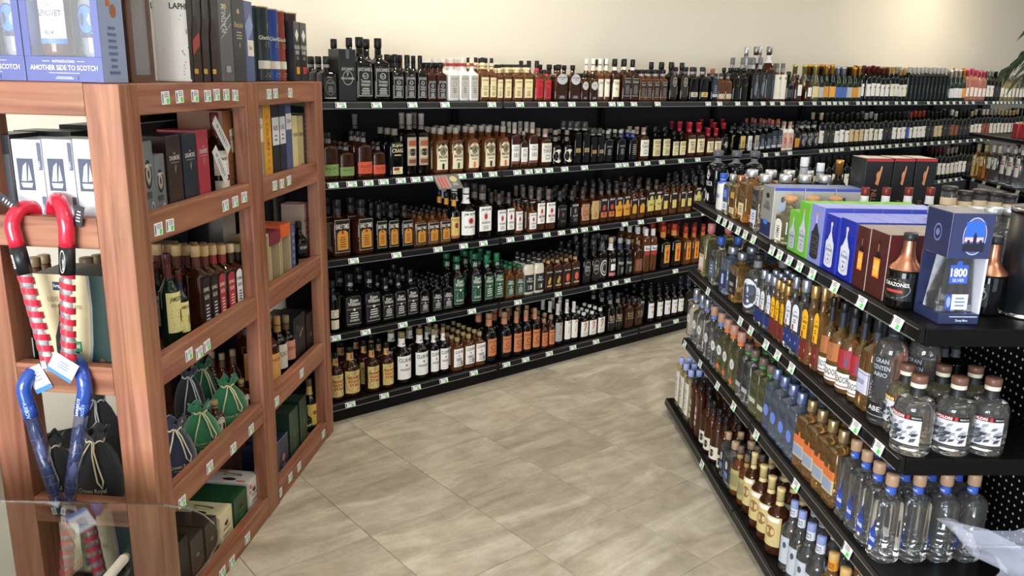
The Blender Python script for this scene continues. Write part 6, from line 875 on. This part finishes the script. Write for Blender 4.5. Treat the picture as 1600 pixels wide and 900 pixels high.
# ---- hanging candy canes on the front beams
def cane(px_t, px_b, px_h, hookv, z_beam, label, hookcol, striped, r=.0195):
    (tx, ty), (bx, by) = px_t, px_b; v0 = -.024; ut, zt = RF.px(tx, ty, v0); ub, zb = RF.px(bx, by, v0); uh, zh = RF.px(px_h[0], px_h[1], hookv); zh = max(zh, z_beam + r * .3)
    o = thing('candy_cane_tube', label, 'candy cane', RF.at(ub, v0, zb), RF.rz); T = Vector((ut - ub, 0, zt - zb)); L = T.length; T.normalize(); side = T.cross(Vector((0, 1, 0)))
    hc = mat('plastic_' + hookcol, hookcol, .25, coat=.5); e = Vector((uh - ub, hookv - v0, 0)); a0 = T * (L - .0); top = Vector(((ut + uh) / 2 - ub, (hookv - v0) / 2, max(zt - zb, 0) + .0)); R_ = Vector((uh - ut, hookv - v0, 0)).length / 2; pts = [T * (L - .055), T * (L - .03), a0]
    for k in range(1, 10):
        a = math.pi * k / 10; c_ = a0 + Vector((uh - ut, hookv - v0, 0)) * ((1 - math.cos(a)) / 2) + Vector((0, 0, max(R_, .042) * math.sin(a) * 1.0)); pts.append(c_)
    end = a0 + Vector((uh - ut, hookv - v0, -.004)); pts.append(end); m = MB(); m.tube(pts, r, hc, 18); hk = m.obj('hook', o)
    if not striped:
        pass
    m = MB(); m.tube([T * 0, T * .006, T * (L - .056)], [r * .8, r * .96, r * .96], mat('clear tube plastic', 'EDEFF4', .07, alpha=.20, coat=.5) if striped else mat('smoky blue tube plastic', '3E4870', .1, alpha=.42, coat=.4), 18); m.obj('tube', o)
    rr = random.Random(len(label)); k = .012
    while k < L - .13:
        ln = .055; c = MB(); bc = rr.choice(('6A4A3A', 'D8D4CC', 'A86A50', 'B8B8B4')) if striped else rr.choice(('4A548A', '39447A', '7A84B0', '242C56'))
        c.tube([T * k, T * (k + ln * .62), T * (k + ln * .8), T * (k + ln)], [r * .62, r * .62, r * .3, r * .3], mat('mini_' + bc, bc, .15, coat=.5), 10); c.obj('miniature_bottle', o); k += ln + .002
    m = MB()
    if striped:
        n = 220; turns = L / .046; pts = []; w = .017
        for i in range(n + 1):
            s = i / n; a = 2 * math.pi * turns * s; z_ = .004 + s * (L - .12); 
            for dz in (0, w): q = T * (z_ + dz) + side * math.cos(a) * r * 1.0 + Vector((0, 1, 0)) * math.sin(a) * r * 1.0; pts.append(q)
        m.add(pts, [(2 * i, 2 * i + 2, 2 * i + 3, 2 * i + 1) for i in range(n)], mat('plastic_D02A40', 'D02A40', .3, coat=.4), True); m.obj('red_stripe', o)
        m = MB(); m.tube([T * (L - .125), T * (L - .05)], r * 1.04, mat('black label band', '1A1A1C', .35), 18)
        emit_print(m, [('o', 0, .5, .35, .42, .12, 'D8D8D6'), ('v', 'BROTHERS', 0, .2, .22, 'E8E8E6', .6)] if px_t[0] > 60 else [('r', .2, .25, .6, .75, 'E8E8E4'), ('l', .25, .55, .3, .7, 5, '2A2A2A')], lambda x, y, f: tuple(T * (L - .125 + y) + side * math.sin(x / r) * (r * 1.04 + f) - Vector((0, 1, 0)) * math.cos(x / r) * (r * 1.04 + f)), r, .075); m.obj('label_band', o)
    else:
        m.tube([T * (L - .075), T * (L - .04)], r * 1.02, hc, 18)
        emit_print(m, [('v', 'PINNACLE', .35, .05, .42, 'F0F2F8', .9), ('v', 'VODKA', -.35, .05, .4, 'A8C0F0', .6)] if px_t[0] > 60 else [('v', 'VODKA', -.1, .05, .5, 'A8C0F0', .8)], lambda x, y, f: tuple(T * (L - .078 + y) + side * math.sin(x / r) * (r * 1.03 + f) - Vector((0, 1, 0)) * math.cos(x / r) * (r * 1.03 + f)), r, .07); m.obj('label_band', o)
        m = MB()
        for q in range(9): m.tube([T * (.02 + q * .028), T * (.021 + q * .028)], r * .98, mat('tube_line', '5A6284', .3), 14, cap=False)
        m.obj('ring_lines', o)
    m = MB(); emit_print(m, [('r', -1, 0, 1, 1, 'E4E4E2'), ('l', -.8, .8, .1, .9, 6, '2A2A2A')], lambda x, y, f: tuple(T * (.012 + y) + side * x - Vector((0, 1, 0)) * (r + .002 + f)), .007, .022); m.obj('barcode_sticker', o)
    return o
cane((19, 356), (80, 578), (66, 340), .068, ZB[1], 'red-hooked clear candy cane with red spiral, left one', 'C8203A', True); cane((104, 356), (108, 590), (84, 338), .068, ZB[1], 'red-hooked clear candy cane with red spiral, right one', 'C8203A', True)
cane((37, 612), (96, 806), (88, 572), .068, ZB[2], 'blue-hooked clear candy cane of blue miniatures, left', '26489A', False); cane((133, 608), (105, 806), (112, 566), .068, ZB[2], 'blue-hooked clear candy cane of blue miniatures, right', '26489A', False)
def card(px, py, w, h, tilt, label, v=-.012, body='E6E8EC', edge='4A86D0'):
    u, z = RF.px(px, py, v); m = MB(); m.box((-w / 2, -.0006, -h / 2), (w / 2, .0006, h / 2), paper(body)); emit_print(m, [('r', -1, 0, 1, .16, edge)] + [('p', [(-1 + .2 * k, .16), (-.9 + .2 * k, .16), (-.95 + .2 * k, .22)], edge) for k in range(10)] + [('l', -.6, .6, .4, .8, 3, '9AA0B8')], lambda x, y, f: (x, -.0006 - f, y - h / 2), w / 2, h)
    o = m.obj('gift_card', None, RF.at(u, v, z), RF.rz); o.rotation_euler = (0, tilt, RF.rz); return tag(o, label, 'tag')
card(98, 574, .075, .060, .55, 'white card with zigzag blue edge between the canes', -.046); card(60, 592, .055, .075, -.45, 'white card with blue edge behind the left blue cane', -.0042)
def leaftag(px, py, label, col, tilt): u, z = RF.px(px, py, -.012); m = MB(); m.box((-.012, -.001, -.028), (.012, .001, .028), paper(col)); emit_print(m, [('l', -.6, .6, .2, .8, 4, 'B8B8B8')], lambda x, y, f: (x, -.001 - f, y - .028), .012, .056); o = m.obj('hang_tag', None, RF.at(u, -.012, z), RF.rz); o.rotation_euler = (0, tilt, RF.rz); tag(o, label, 'tag')
leaftag(123, 338, 'small dark hang tag beside the right red hook', '222226', .25); leaftag(12, 316, 'small dark hang tag at the left red hook', '2A2A2E', -.9)
for (px, py, w, tlt, lb) in ((350, 212, .075, .75, 'white paper neck tag, upper one by the tan case'), (348, 258, .07, .6, 'white paper neck tag, lower one')):
    u, z = RK.px(px, py, .03); m = MB(); m.box((-.018, -.0006, -w), (.018, .0006, w), paper('D4D4D2')); emit_print(m, [('d', 0, .8, .3, .06, '8A8A88'), ('l', -.6, .6, .15, .7, 7, '7A7A78')], lambda x, y, f: (x, -.0006 - f, y * 1 - w), .018, 2 * w); o = m.obj('paper_tag', None, RK.at(u, .038, z), RK.rz); o.rotation_euler = (0, -tlt, RK.rz); tag(o, lb, 'tag')
# ---- wall shelving extras: boxed bottle, promo card
u0, _ = BACK.px(529, 92, .02); u1, _ = BACK.px(556, 92, .02)
carton(BACK, u0, .02, ZS[0] + .0005, u1 - u0, .10, .232, 'gift_box', 'black square carton among the black-label bottles', 'box', '1E1F21', {'F': [('t', 'JACK DANIEL\'S', 0, .58, .07, 'C8C8C4', 1.4), ('t', '7', 0, .48, .07, 'C8C8C4', .3), ('t', 'SINGLE BARREL', 0, .42, .04, 'C8C8C4', 1.6), ('o', 0, .45, .6, .14, .1, 'A8A8A4'), ('r', -.2, .82, .2, 1, '5A5A5C')]})
u, z = BACK.px(700, 282, -.05); m = MB(); m.box((-.075, -.001, -.045), (.075, .001, .045), paper('6A6864'))
emit_print(m, [('r', -.9, .08, .1, .92, '9A8F84'), ('r', -.75, .1, -.6, .85, 'C05050'), ('r', -.5, .1, -.35, .85, 'C05050'), ('r', -.25, .1, -.1, .85, 'C05050'), ('d', .5, .65, .3, .2, 'C8B888'), ('l', .2, .8, .2, .4, 2, 'C8C8C4')], lambda x, y, f: (x, -.001 - f, y - .045), .075, .09)
o = m.obj('shelf_talker', None, BACK.at(u, -.050, ZS[1] - .035), BACK.rz); o.rotation_euler = (-.75, 0, BACK.rz); tag(o, 'grey printed promotional card hanging off the second shelf rail', 'sign')
# ---- island shelving boxes
A0 = ZG[0] + .0006
def gb(px0, px1, ytop, label, col, prints, v=.010, d=.10, n=3, **k): return rowbox(GON, A0, px0, px1, ytop, v, d, 'gift_box', label, 'box', col, prints, n=n, back=', top island shelf', group='boxed tequila on the top island shelf', **k)
gb(1193, 1211, 291, 'silver tequila carton with blue lid edge', '8E8E8A', {'F': [('d', 0, .82, .3, .05, '2A2A2A'), ('t', 'CASA', 0, .64, .07, '4A4A48', 1.1), ('t', 'NOBLE', 0, .55, .08, '4A4A48', 1.4), ('r', -.9, .04, .9, .32, '1E2A5A'), ('d', 0, .30, .4, .05, '3A7AD8')], 'T': [('r', -1, 0, 1, 1, '8890B8')], 'R': [('r', -1, 0, 1, 1, 'A8A69E'), ('r', -1, .95, 1, 1, '3A52B8'), ('r', -1, 0, -.97, 1, 'D8D8D4'), ('d', -.4, .62, .24, .10, 'A0A8C0'), ('d', -.4, .78, .12, .06, '4A5058')]}, n=3, d=.112)
def PAT(body, cork='D0A078', lab='C8CCDA', ink='4A4E68', dark=False):
    return [('d', 0, .84, .16, .045, cork), ('r', -.10, .68, .10, .82, lab), ('p', [(-.10, .70), (.10, .70), (.52, .50), (-.52, .50)], body), ('r', -.60, .12, .60, .50, body), ('d', 0, .13, .60, .05, body), ('d', 0, .50, .60, .08, body)] + ([('r', -.46, a, .46, b, '8A8A8E') for a, b in ((.18, .24), (.28, .36), (.40, .48))] + [('r', -.42, a + .006, .42, b - .006, body) for a, b in ((.18, .24), (.28, .36), (.40, .48))] if dark else [('t', 'PATRON', 0, .36, .05, ink, .8), ('t', 'TEQUILA', 0, .28, .03, ink, .6), ('p', [(-.1, .2), (.1, .2), (0, .26)], ink), ('o', 0, .31, .5, .17, .05, ink)])
gb(1235, 1250, 330, 'small bright green tequila carton', '6CB83C', {'F': PAT('B8BECE'), 'T': [('r', -1, 0, 1, 1, '78C048')]}, n=1); gb(1251, 1268, 317, 'tall bright green tequila carton', '6CB83C', {'F': PAT('C4C8D4'), 'T': [('r', -1, 0, 1, 1, '82C850')]}, n=4, d=.09)
gb(1269, 1291, 322, 'lilac tequila carton with dark bottle picture', '8A90D8', {'F': PAT('26282E', dark=True), 'T': [('r', -1, 0, 1, 1, 'A8AEE4')], 'R': [('r', -1, 0, 1, 1, '3A48A8')]}, n=4, d=.09)
gb(1292, 1314, 337, 'cobalt blue tequila carton, farther', '1626A0', {'F': [('r', -.97, .01, -.94, .99, '6A8AF0')] + PAT('D8DCEC', 'D8D4CC'), 'T': [('r', -1, 0, 1, 1, '8E96DC')]}, n=4, d=.09); gb(1315, 1340, 344, 'cobalt blue tequila carton, nearer', '1626A0', {'F': [('r', -.97, .01, -.94, .99, '6A8AF0')] + PAT('D8DCEC', 'D8D4CC'), 'T': [('r', -1, 0, 1, 1, '8E96DC')], 'R': [('r', -1, 0, 1, 1, '2A389C')]}, n=3, d=.09)
BRN = {'F': [('d', 0, .84, .07, .04, '2A1A16'), ('r', -.05, .70, .05, .82, 'A87A5A'), ('p', [(-.06, .70), (.06, .70), (.36, .60), (-.36, .60)], '1A1412'), ('r', -.38, .30, .38, .60, 'E0803A'), ('r', -.30, .33, .30, .57, 'F0B84A'), ('t', 'Anejo', 0, .42, .06, 'E8E0B8', .6)], 'T': [('r', -1, 0, 1, 1, '9A8E88')], 'R': [('r', -.98, 0, -.94, 1, 'C8B8A8')]}
gb(1341, 1362, 355, 'dark maroon tequila carton, farther', '4A1E1E', BRN, n=2); gb(1363, 1392, 363, 'dark maroon tequila carton, nearer', '4A1E1E', BRN, n=2)
RM_ = {'R': [('d', .0, .80, .16, .05, 'B87A50'), ('p', [(-.2, .70), (.15, .92), (.25, .90), (.05, .68)], 'B87A50'), ('v', 'REMY MARTIN', 0, .05, .40, '8A6048', .58), ('r', -1, .97, 1, 1, 'A02A34')], 'T': [('r', -1, 0, 1, 1, 'C8BCA8'), ('r', .9, 0, 1, 1, 'A02A34')]}
for k, (a, b) in enumerate(((1355, 1398), (1399, 1432), (1433, 1466))):
    qa = onplane(a, 248, GON.at(.97, 0), GON.d); qb = onplane(b, 248, GON.at(.97, 0), GON.d); va = (qa - GON.p).dot(GON.n); vb = (qb - GON.p).dot(GON.n)
    carton(GON, .85, va, A0, .12, vb - va - .002, qa.z - A0, 'gift_box', 'tall black cognac carton with copper emblem, ' + ['left', 'centre', 'right'][k] + ' of three', 'box', '141416', RM_, 'black cognac cartons')
# gift box with a decanter in an open window
o = thing('gift_box', 'midnight blue windowed tequila gift box at the shelf corner', 'box', GON.at(1.925, .048, A0), GON.rz); w, d, h = .115, .100, .272; NV = mat('midnight blue card', '2A3154', .35, coat=.3)
m = MB(); m.box((0, 0, 0), (w, d, .026), NV, .001); m.box((0, 0, h * .60), (w, d, h), NV, .0015); m.box((0, 0, .026), (.006, d, h * .6), NV); m.box((.006, d - .006, .026), (w, d, h * .6), mat('pale inner card')); m.obj('carton', o)
m = MB(); P6 = [(x, 0, z) for x, z in ((-.044, 0), (.044, 0), (.034, .13), (-.034, .13))]
q = MB(); emit_print(q, [('r', -1, 0, 1, 1, '2E365C'), ('d', .12, .50, .56, .40, '4A5A9A'), ('o', .12, .50, .58, .42, .05, 'B8C0D8'), ('r', -.36, .45, .56, .82, '2E62D8'), ('r', -.36, .38, .56, .48, 'C8B0C0'), ('p', [(-.40, .16), (.64, .16), (.64, .36), (.5, .36), (.5, .42), (.38, .42), (.38, .34), (.22, .34), (.22, .52), (.14, .60), (.06, .52), (.06, .34), (-.1, .34), (-.1, .42), (-.22, .42), (-.22, .34), (-.40, .34)], '1C2030')], lambda x, y, f: (w + f, d / 2 + x, h * .60 + y), d / 2, h * .40)
emit_print(q, [('t', 'Danny Mora', .15, .18, .30, 'DDE0EC', .6), ('l', -.5, .9, .6, .85, 1, 'A8B0C8')], lambda x, y, f: (w + f, d / 2 + x, y), d / 2, .026)
emit_print(q, [('o', 0, .5, .30, .20, .2, '6A78A8'), ('d', 0, .5, .14, .08, '6A78A8'), ('r', .94, 0, .98, 1, '8A94C0')], lambda x, y, f: (w / 2 + x, -f, h * .60 + y), w / 2, h * .40); q.obj('printed_face', o)
m = MB(); bv = [(-.046, -.036, 0), (.046, -.036, 0), (.046, .036, 0), (-.046, .036, 0), (-.034, -.026, .134), (.034, -.026, .134), (.034, .026, .134), (-.034, .026, .134)]; m.add(bv, [(0, 3, 2, 1), (4, 5, 6, 7), (0, 1, 5, 4), (1, 2, 6, 5), (2, 3, 7, 6), (3, 0, 4, 7)], G['clear'])
o2 = thing('tequila_bottle', 'clear trapezoid bottle with blue numeral label inside gift box', 'bottle', GON.at(1.925 + .062, .048 + .048, A0 + .0268), GON.rz + math.pi / 2, None, (.92, .92, 1)); m.obj('glass', o2)
q = MB(); emit_print(q, [('r', -.62, .52, .62, .86, '3A5CC0'), ('d', 0, .88, .2, .06, '3A5CC0'), ('t', '1800', 0, .64, .16, 'F0F2FA', 1.1, .03), ('t', 'SILVER', 0, .55, .06, 'D0D8F0', .8), ('r', -.72, .04, .80, .32, 'DDE2F2'), ('r', -.72, .04, -.30, .32, '2E48A8'), ('d', -.51, .18, .14, .10, '8AA0E0'), ('l', -.2, .7, .08, .28, 3, '6A7AB0')], lambda x, y, f: (x, -.0365 + y * .0746 - f - .001, y), .040, .134); q.obj('label', o2)
# black canister with a wooden-handled latch slot
q_ = onplane(1590, 505, GON.at(1.93, 0), GON.d); vc = (q_ - GON.p).dot(GON.n); o = thing('canister', 'tall black cylindrical canister with steel base at right edge', 'canister', GON.at(1.945, vc, A0), GON.rz + math.pi / 2); r = .066; BKL = mat('satin black tin', '121318', .42, spec=.4); ST = mat('polished steel', 'C0C4CA', .18, 1)
m = MB(); m.lathe([(.012, r), (.262, r)], BKL, 40); m.obj('body', o); m = MB(); m.lathe([(0, r * 1.05), (.004, r * 1.08), (.012, r * 1.05), (.012, r)], ST, 40); m.obj('base_ring', o); m = MB(); m.lathe([(.262, r * 1.03), (.272, r * 1.03), (.276, r * .96)], ST, 40); m.obj('lid', o)
m = MB(); m.box((-.008, -r - .008, .012), (.008, -r - .002, .034), ST, .001); m.tube([(-.012, -r - .004, .006), (-.009, -r - .011, .036)], .0016, ST, 6); m.tube([(.012, -r - .004, .006), (.009, -r - .011, .036)], .0016, ST, 6); mm = m.obj('clasp', o); mm.rotation_euler = (0, 0, -.35)
mp = lambda x, y, f: (math.sin(x / r) * (r + f), -math.cos(x / r) * (r + f), y)
q = MB(); emit_print(q, [('r', -.5, .50, .5, .66, '0E0F12'), ('t', 'DON', 0, .56, .07, 'E4E4E6', .6, .03), ('r', -.09, .18, .12, .50, '0A0A0C'), ('d', .015, .18, .11, .04, '0A0A0C')], mp, r, .262); s_ = q.obj('slot_plate', o); s_.rotation_euler = (0, 0, .12)
q = MB(); q.tube([(0, -r - .002, .05), (0, -r - .002, .135)], .0055, mat('pale wood handle', 'D8C8A4', .5), 10); s_ = q.obj('handle', o); s_.rotation_euler = (0, 0, .13)
# ---- glass counter with rounded corner, in front of the wooden rack
GZ = .68; pts = [(-2.2, 1.785), (-.83, 1.785), (-.775, 1.775), (-.72, 1.745), (-.68, 1.705), (-.655, 1.665), (-.643, 1.62), (-.640, 1.55), (-.640, .70), (-2.2, .70)]
CG = mat('clear counter glass', 'E8F2EE', .0, trans=1, ior=1.5); m = MB(); n_ = len(pts); m.add([(x, y, GZ - .008) for x, y in pts] + [(x, y, GZ) for x, y in pts], [tuple(range(n_)), tuple(range(n_, 2 * n_))[::-1]] + [(i, n_ + i, n_ + (i + 1) % n_, (i + 1) % n_) for i in range(n_)], CG)
o = thing('glass_counter', 'clear glass counter top with rounded corner by the rack', 'counter', (-1.4, 1.0, 0)); q = m.obj('glass_top', o, (1.4, -1.0, 0)); m = MB(); m.box((-.75, -.25, 0), (.55, .12, GZ - .009), mat('grey counter base', '4A4C50', .5), .004); m.obj('base', o)
a = onz(198, 868, GZ + .012); b = onz(150, 925, GZ + .012); m = MB(); D_v = (b - a).normalized(); a = a + D_v * .012; m.tube([Vector((0, 0, 0)), D_v * .28], .0105, mat('cream tube', 'D8D2C4', .4), 16); m.tube([-D_v * .010, Vector((0, 0, 0))], .0085, mat('brown tube end', '7A6A50', .5), 14)
tag(m.obj('paper_tube', None, a), 'thin cream tube lying on the glass counter', 'tube')
# ---- plastic bag, lower right corner
c = Vector((0, 0, EYE)) + ray(1612, 880) * 1.02; rr = random.Random(4); PL = mat('thin clear plastic', 'D4DAEE', .15, alpha=.20, coat=.6)
m = MB(); seg = 26; rg = []
for k in range(15):
    t = k / 14; R_ = [.052, .060, .064, .062, .058, .052, .044, .036, .030, .034, .044, .058, .070, .080, .084][k]
    rg.append([(math.cos(6.283 * i / seg) * R_ * (1 + .16 * math.sin(5 * 6.283 * i / seg + 3 * t) + rr.uniform(-.07, .07)) * (1.35 if k > 10 else 1), math.sin(6.283 * i / seg) * R_ * (1 + rr.uniform(-.1, .1)) * (.35 if k > 10 else .8), t * .155 + (.018 * math.sin(6.283 * i / seg * 2 + 1) if k > 11 else 0)) for i in range(seg)])
m.add([p for r_ in rg for p in r_], [(k * seg + i, k * seg + (i + 1) % seg, (k + 1) * seg + (i + 1) % seg, (k + 1) * seg + i) for k in range(14) for i in range(seg)] + [tuple(range(seg))[::-1]], PL, True)
bz = c.z - .11; o = thing('plastic_bag', 'crumpled clear plastic bag at the lower right corner', 'bag', (c.x, c.y, bz)); m.obj('film', o); m = MB(); m.lathe([(.002, .03), (.01, .046), (.05, .048), (.07, .03), (.078, .012)], mat('beige contents', 'B8A88E', .8), 16, ry=.7); m.obj('contents', o)
ob = thing('display_stand', 'low black stand under the plastic bag', 'stand', (c.x + .02, c.y - .02, 0)); m = MB(); m.box((-.10, -.10, bz - .02), (.16, .10, bz), STEEL, .003); m.obj('top', ob); m = MB(); m.box((-.02, -.02, .02), (.04, .02, bz - .02), STEEL); m.obj('leg', ob); m = MB(); m.box((-.09, -.09, 0), (.13, .09, .02), STEEL, .002); m.obj('base', ob)
# ---- rum gondola upper shelf cartons
for k, px in enumerate((1578, 1592)):
    a_ = G2.px(px, 222, .05); carton(G2, a_[0], .05, 1.3204, .10, .12, .11, 'gift_box', f'small red carton above the rum bottles, {["left", "right"][k]}', 'box', 'B02838', {'F': [('r', .9, 0, 1, 1, 'D8C8C0')]}, 'small red cartons')
# ---- palm at the far right
pb = Vector((3.62, 5.15, 0)); o = thing('potted_palm', 'dark green palm with drooping fronds at the right edge', 'palm', pb); m = MB(); m.lathe([(0, .15), (.02, .17), (.34, .21), (.36, .22), (.36, .19), (.32, .18)], mat('terracotta pot', '6A4A3A', .7), 24); m.obj('pot', o)
m = MB(); m.tube([(0, 0, .30), (.03, 0, 1.0), (.05, .02, 1.8), (.04, .02, 2.16)], [.05, .042, .036, .034], mat('palm trunk', '5A4A38', .9), 10); m.obj('trunk', o)
LF = mat('dark palm leaf', '2C3A26', .5); rr = random.Random(9)
for k in range(13):
    az = k * 2.4 + (0 if k else 0); el = rr.uniform(.1, 1.0); L = rr.uniform(.50, .72); dr = Vector((math.cos(az), math.sin(az), 0)); pts = []
    for i in range(13): s = i / 12; pts.append(Vector((.04, .02, 2.16)) + dr * (L * s) + Vector((0, 0, L * (math.sin(el) * s - .75 * s * s))))
    m = MB(); m.tube(pts, [.006 * (1 - .8 * i / 12) for i in range(13)], LF, 5); sd = dr.cross(Vector((0, 0, 1)))
    for i in range(2, 13):
        for sg in (-1, 1):
            p = pts[i]; q = p + sd * sg * (.13 * math.sin(math.pi * (i / 13)) + .03) + dr * .07 + Vector((0, 0, -.10 - rr.uniform(0, .05))); md = (p + q) / 2 + Vector((0, 0, .025)); wv = dr * .014
            m.add([p - wv * .5, p + wv * .5, md + wv, q, md - wv], [(0, 1, 2, 3, 4)], LF)
    m.obj('frond', o)
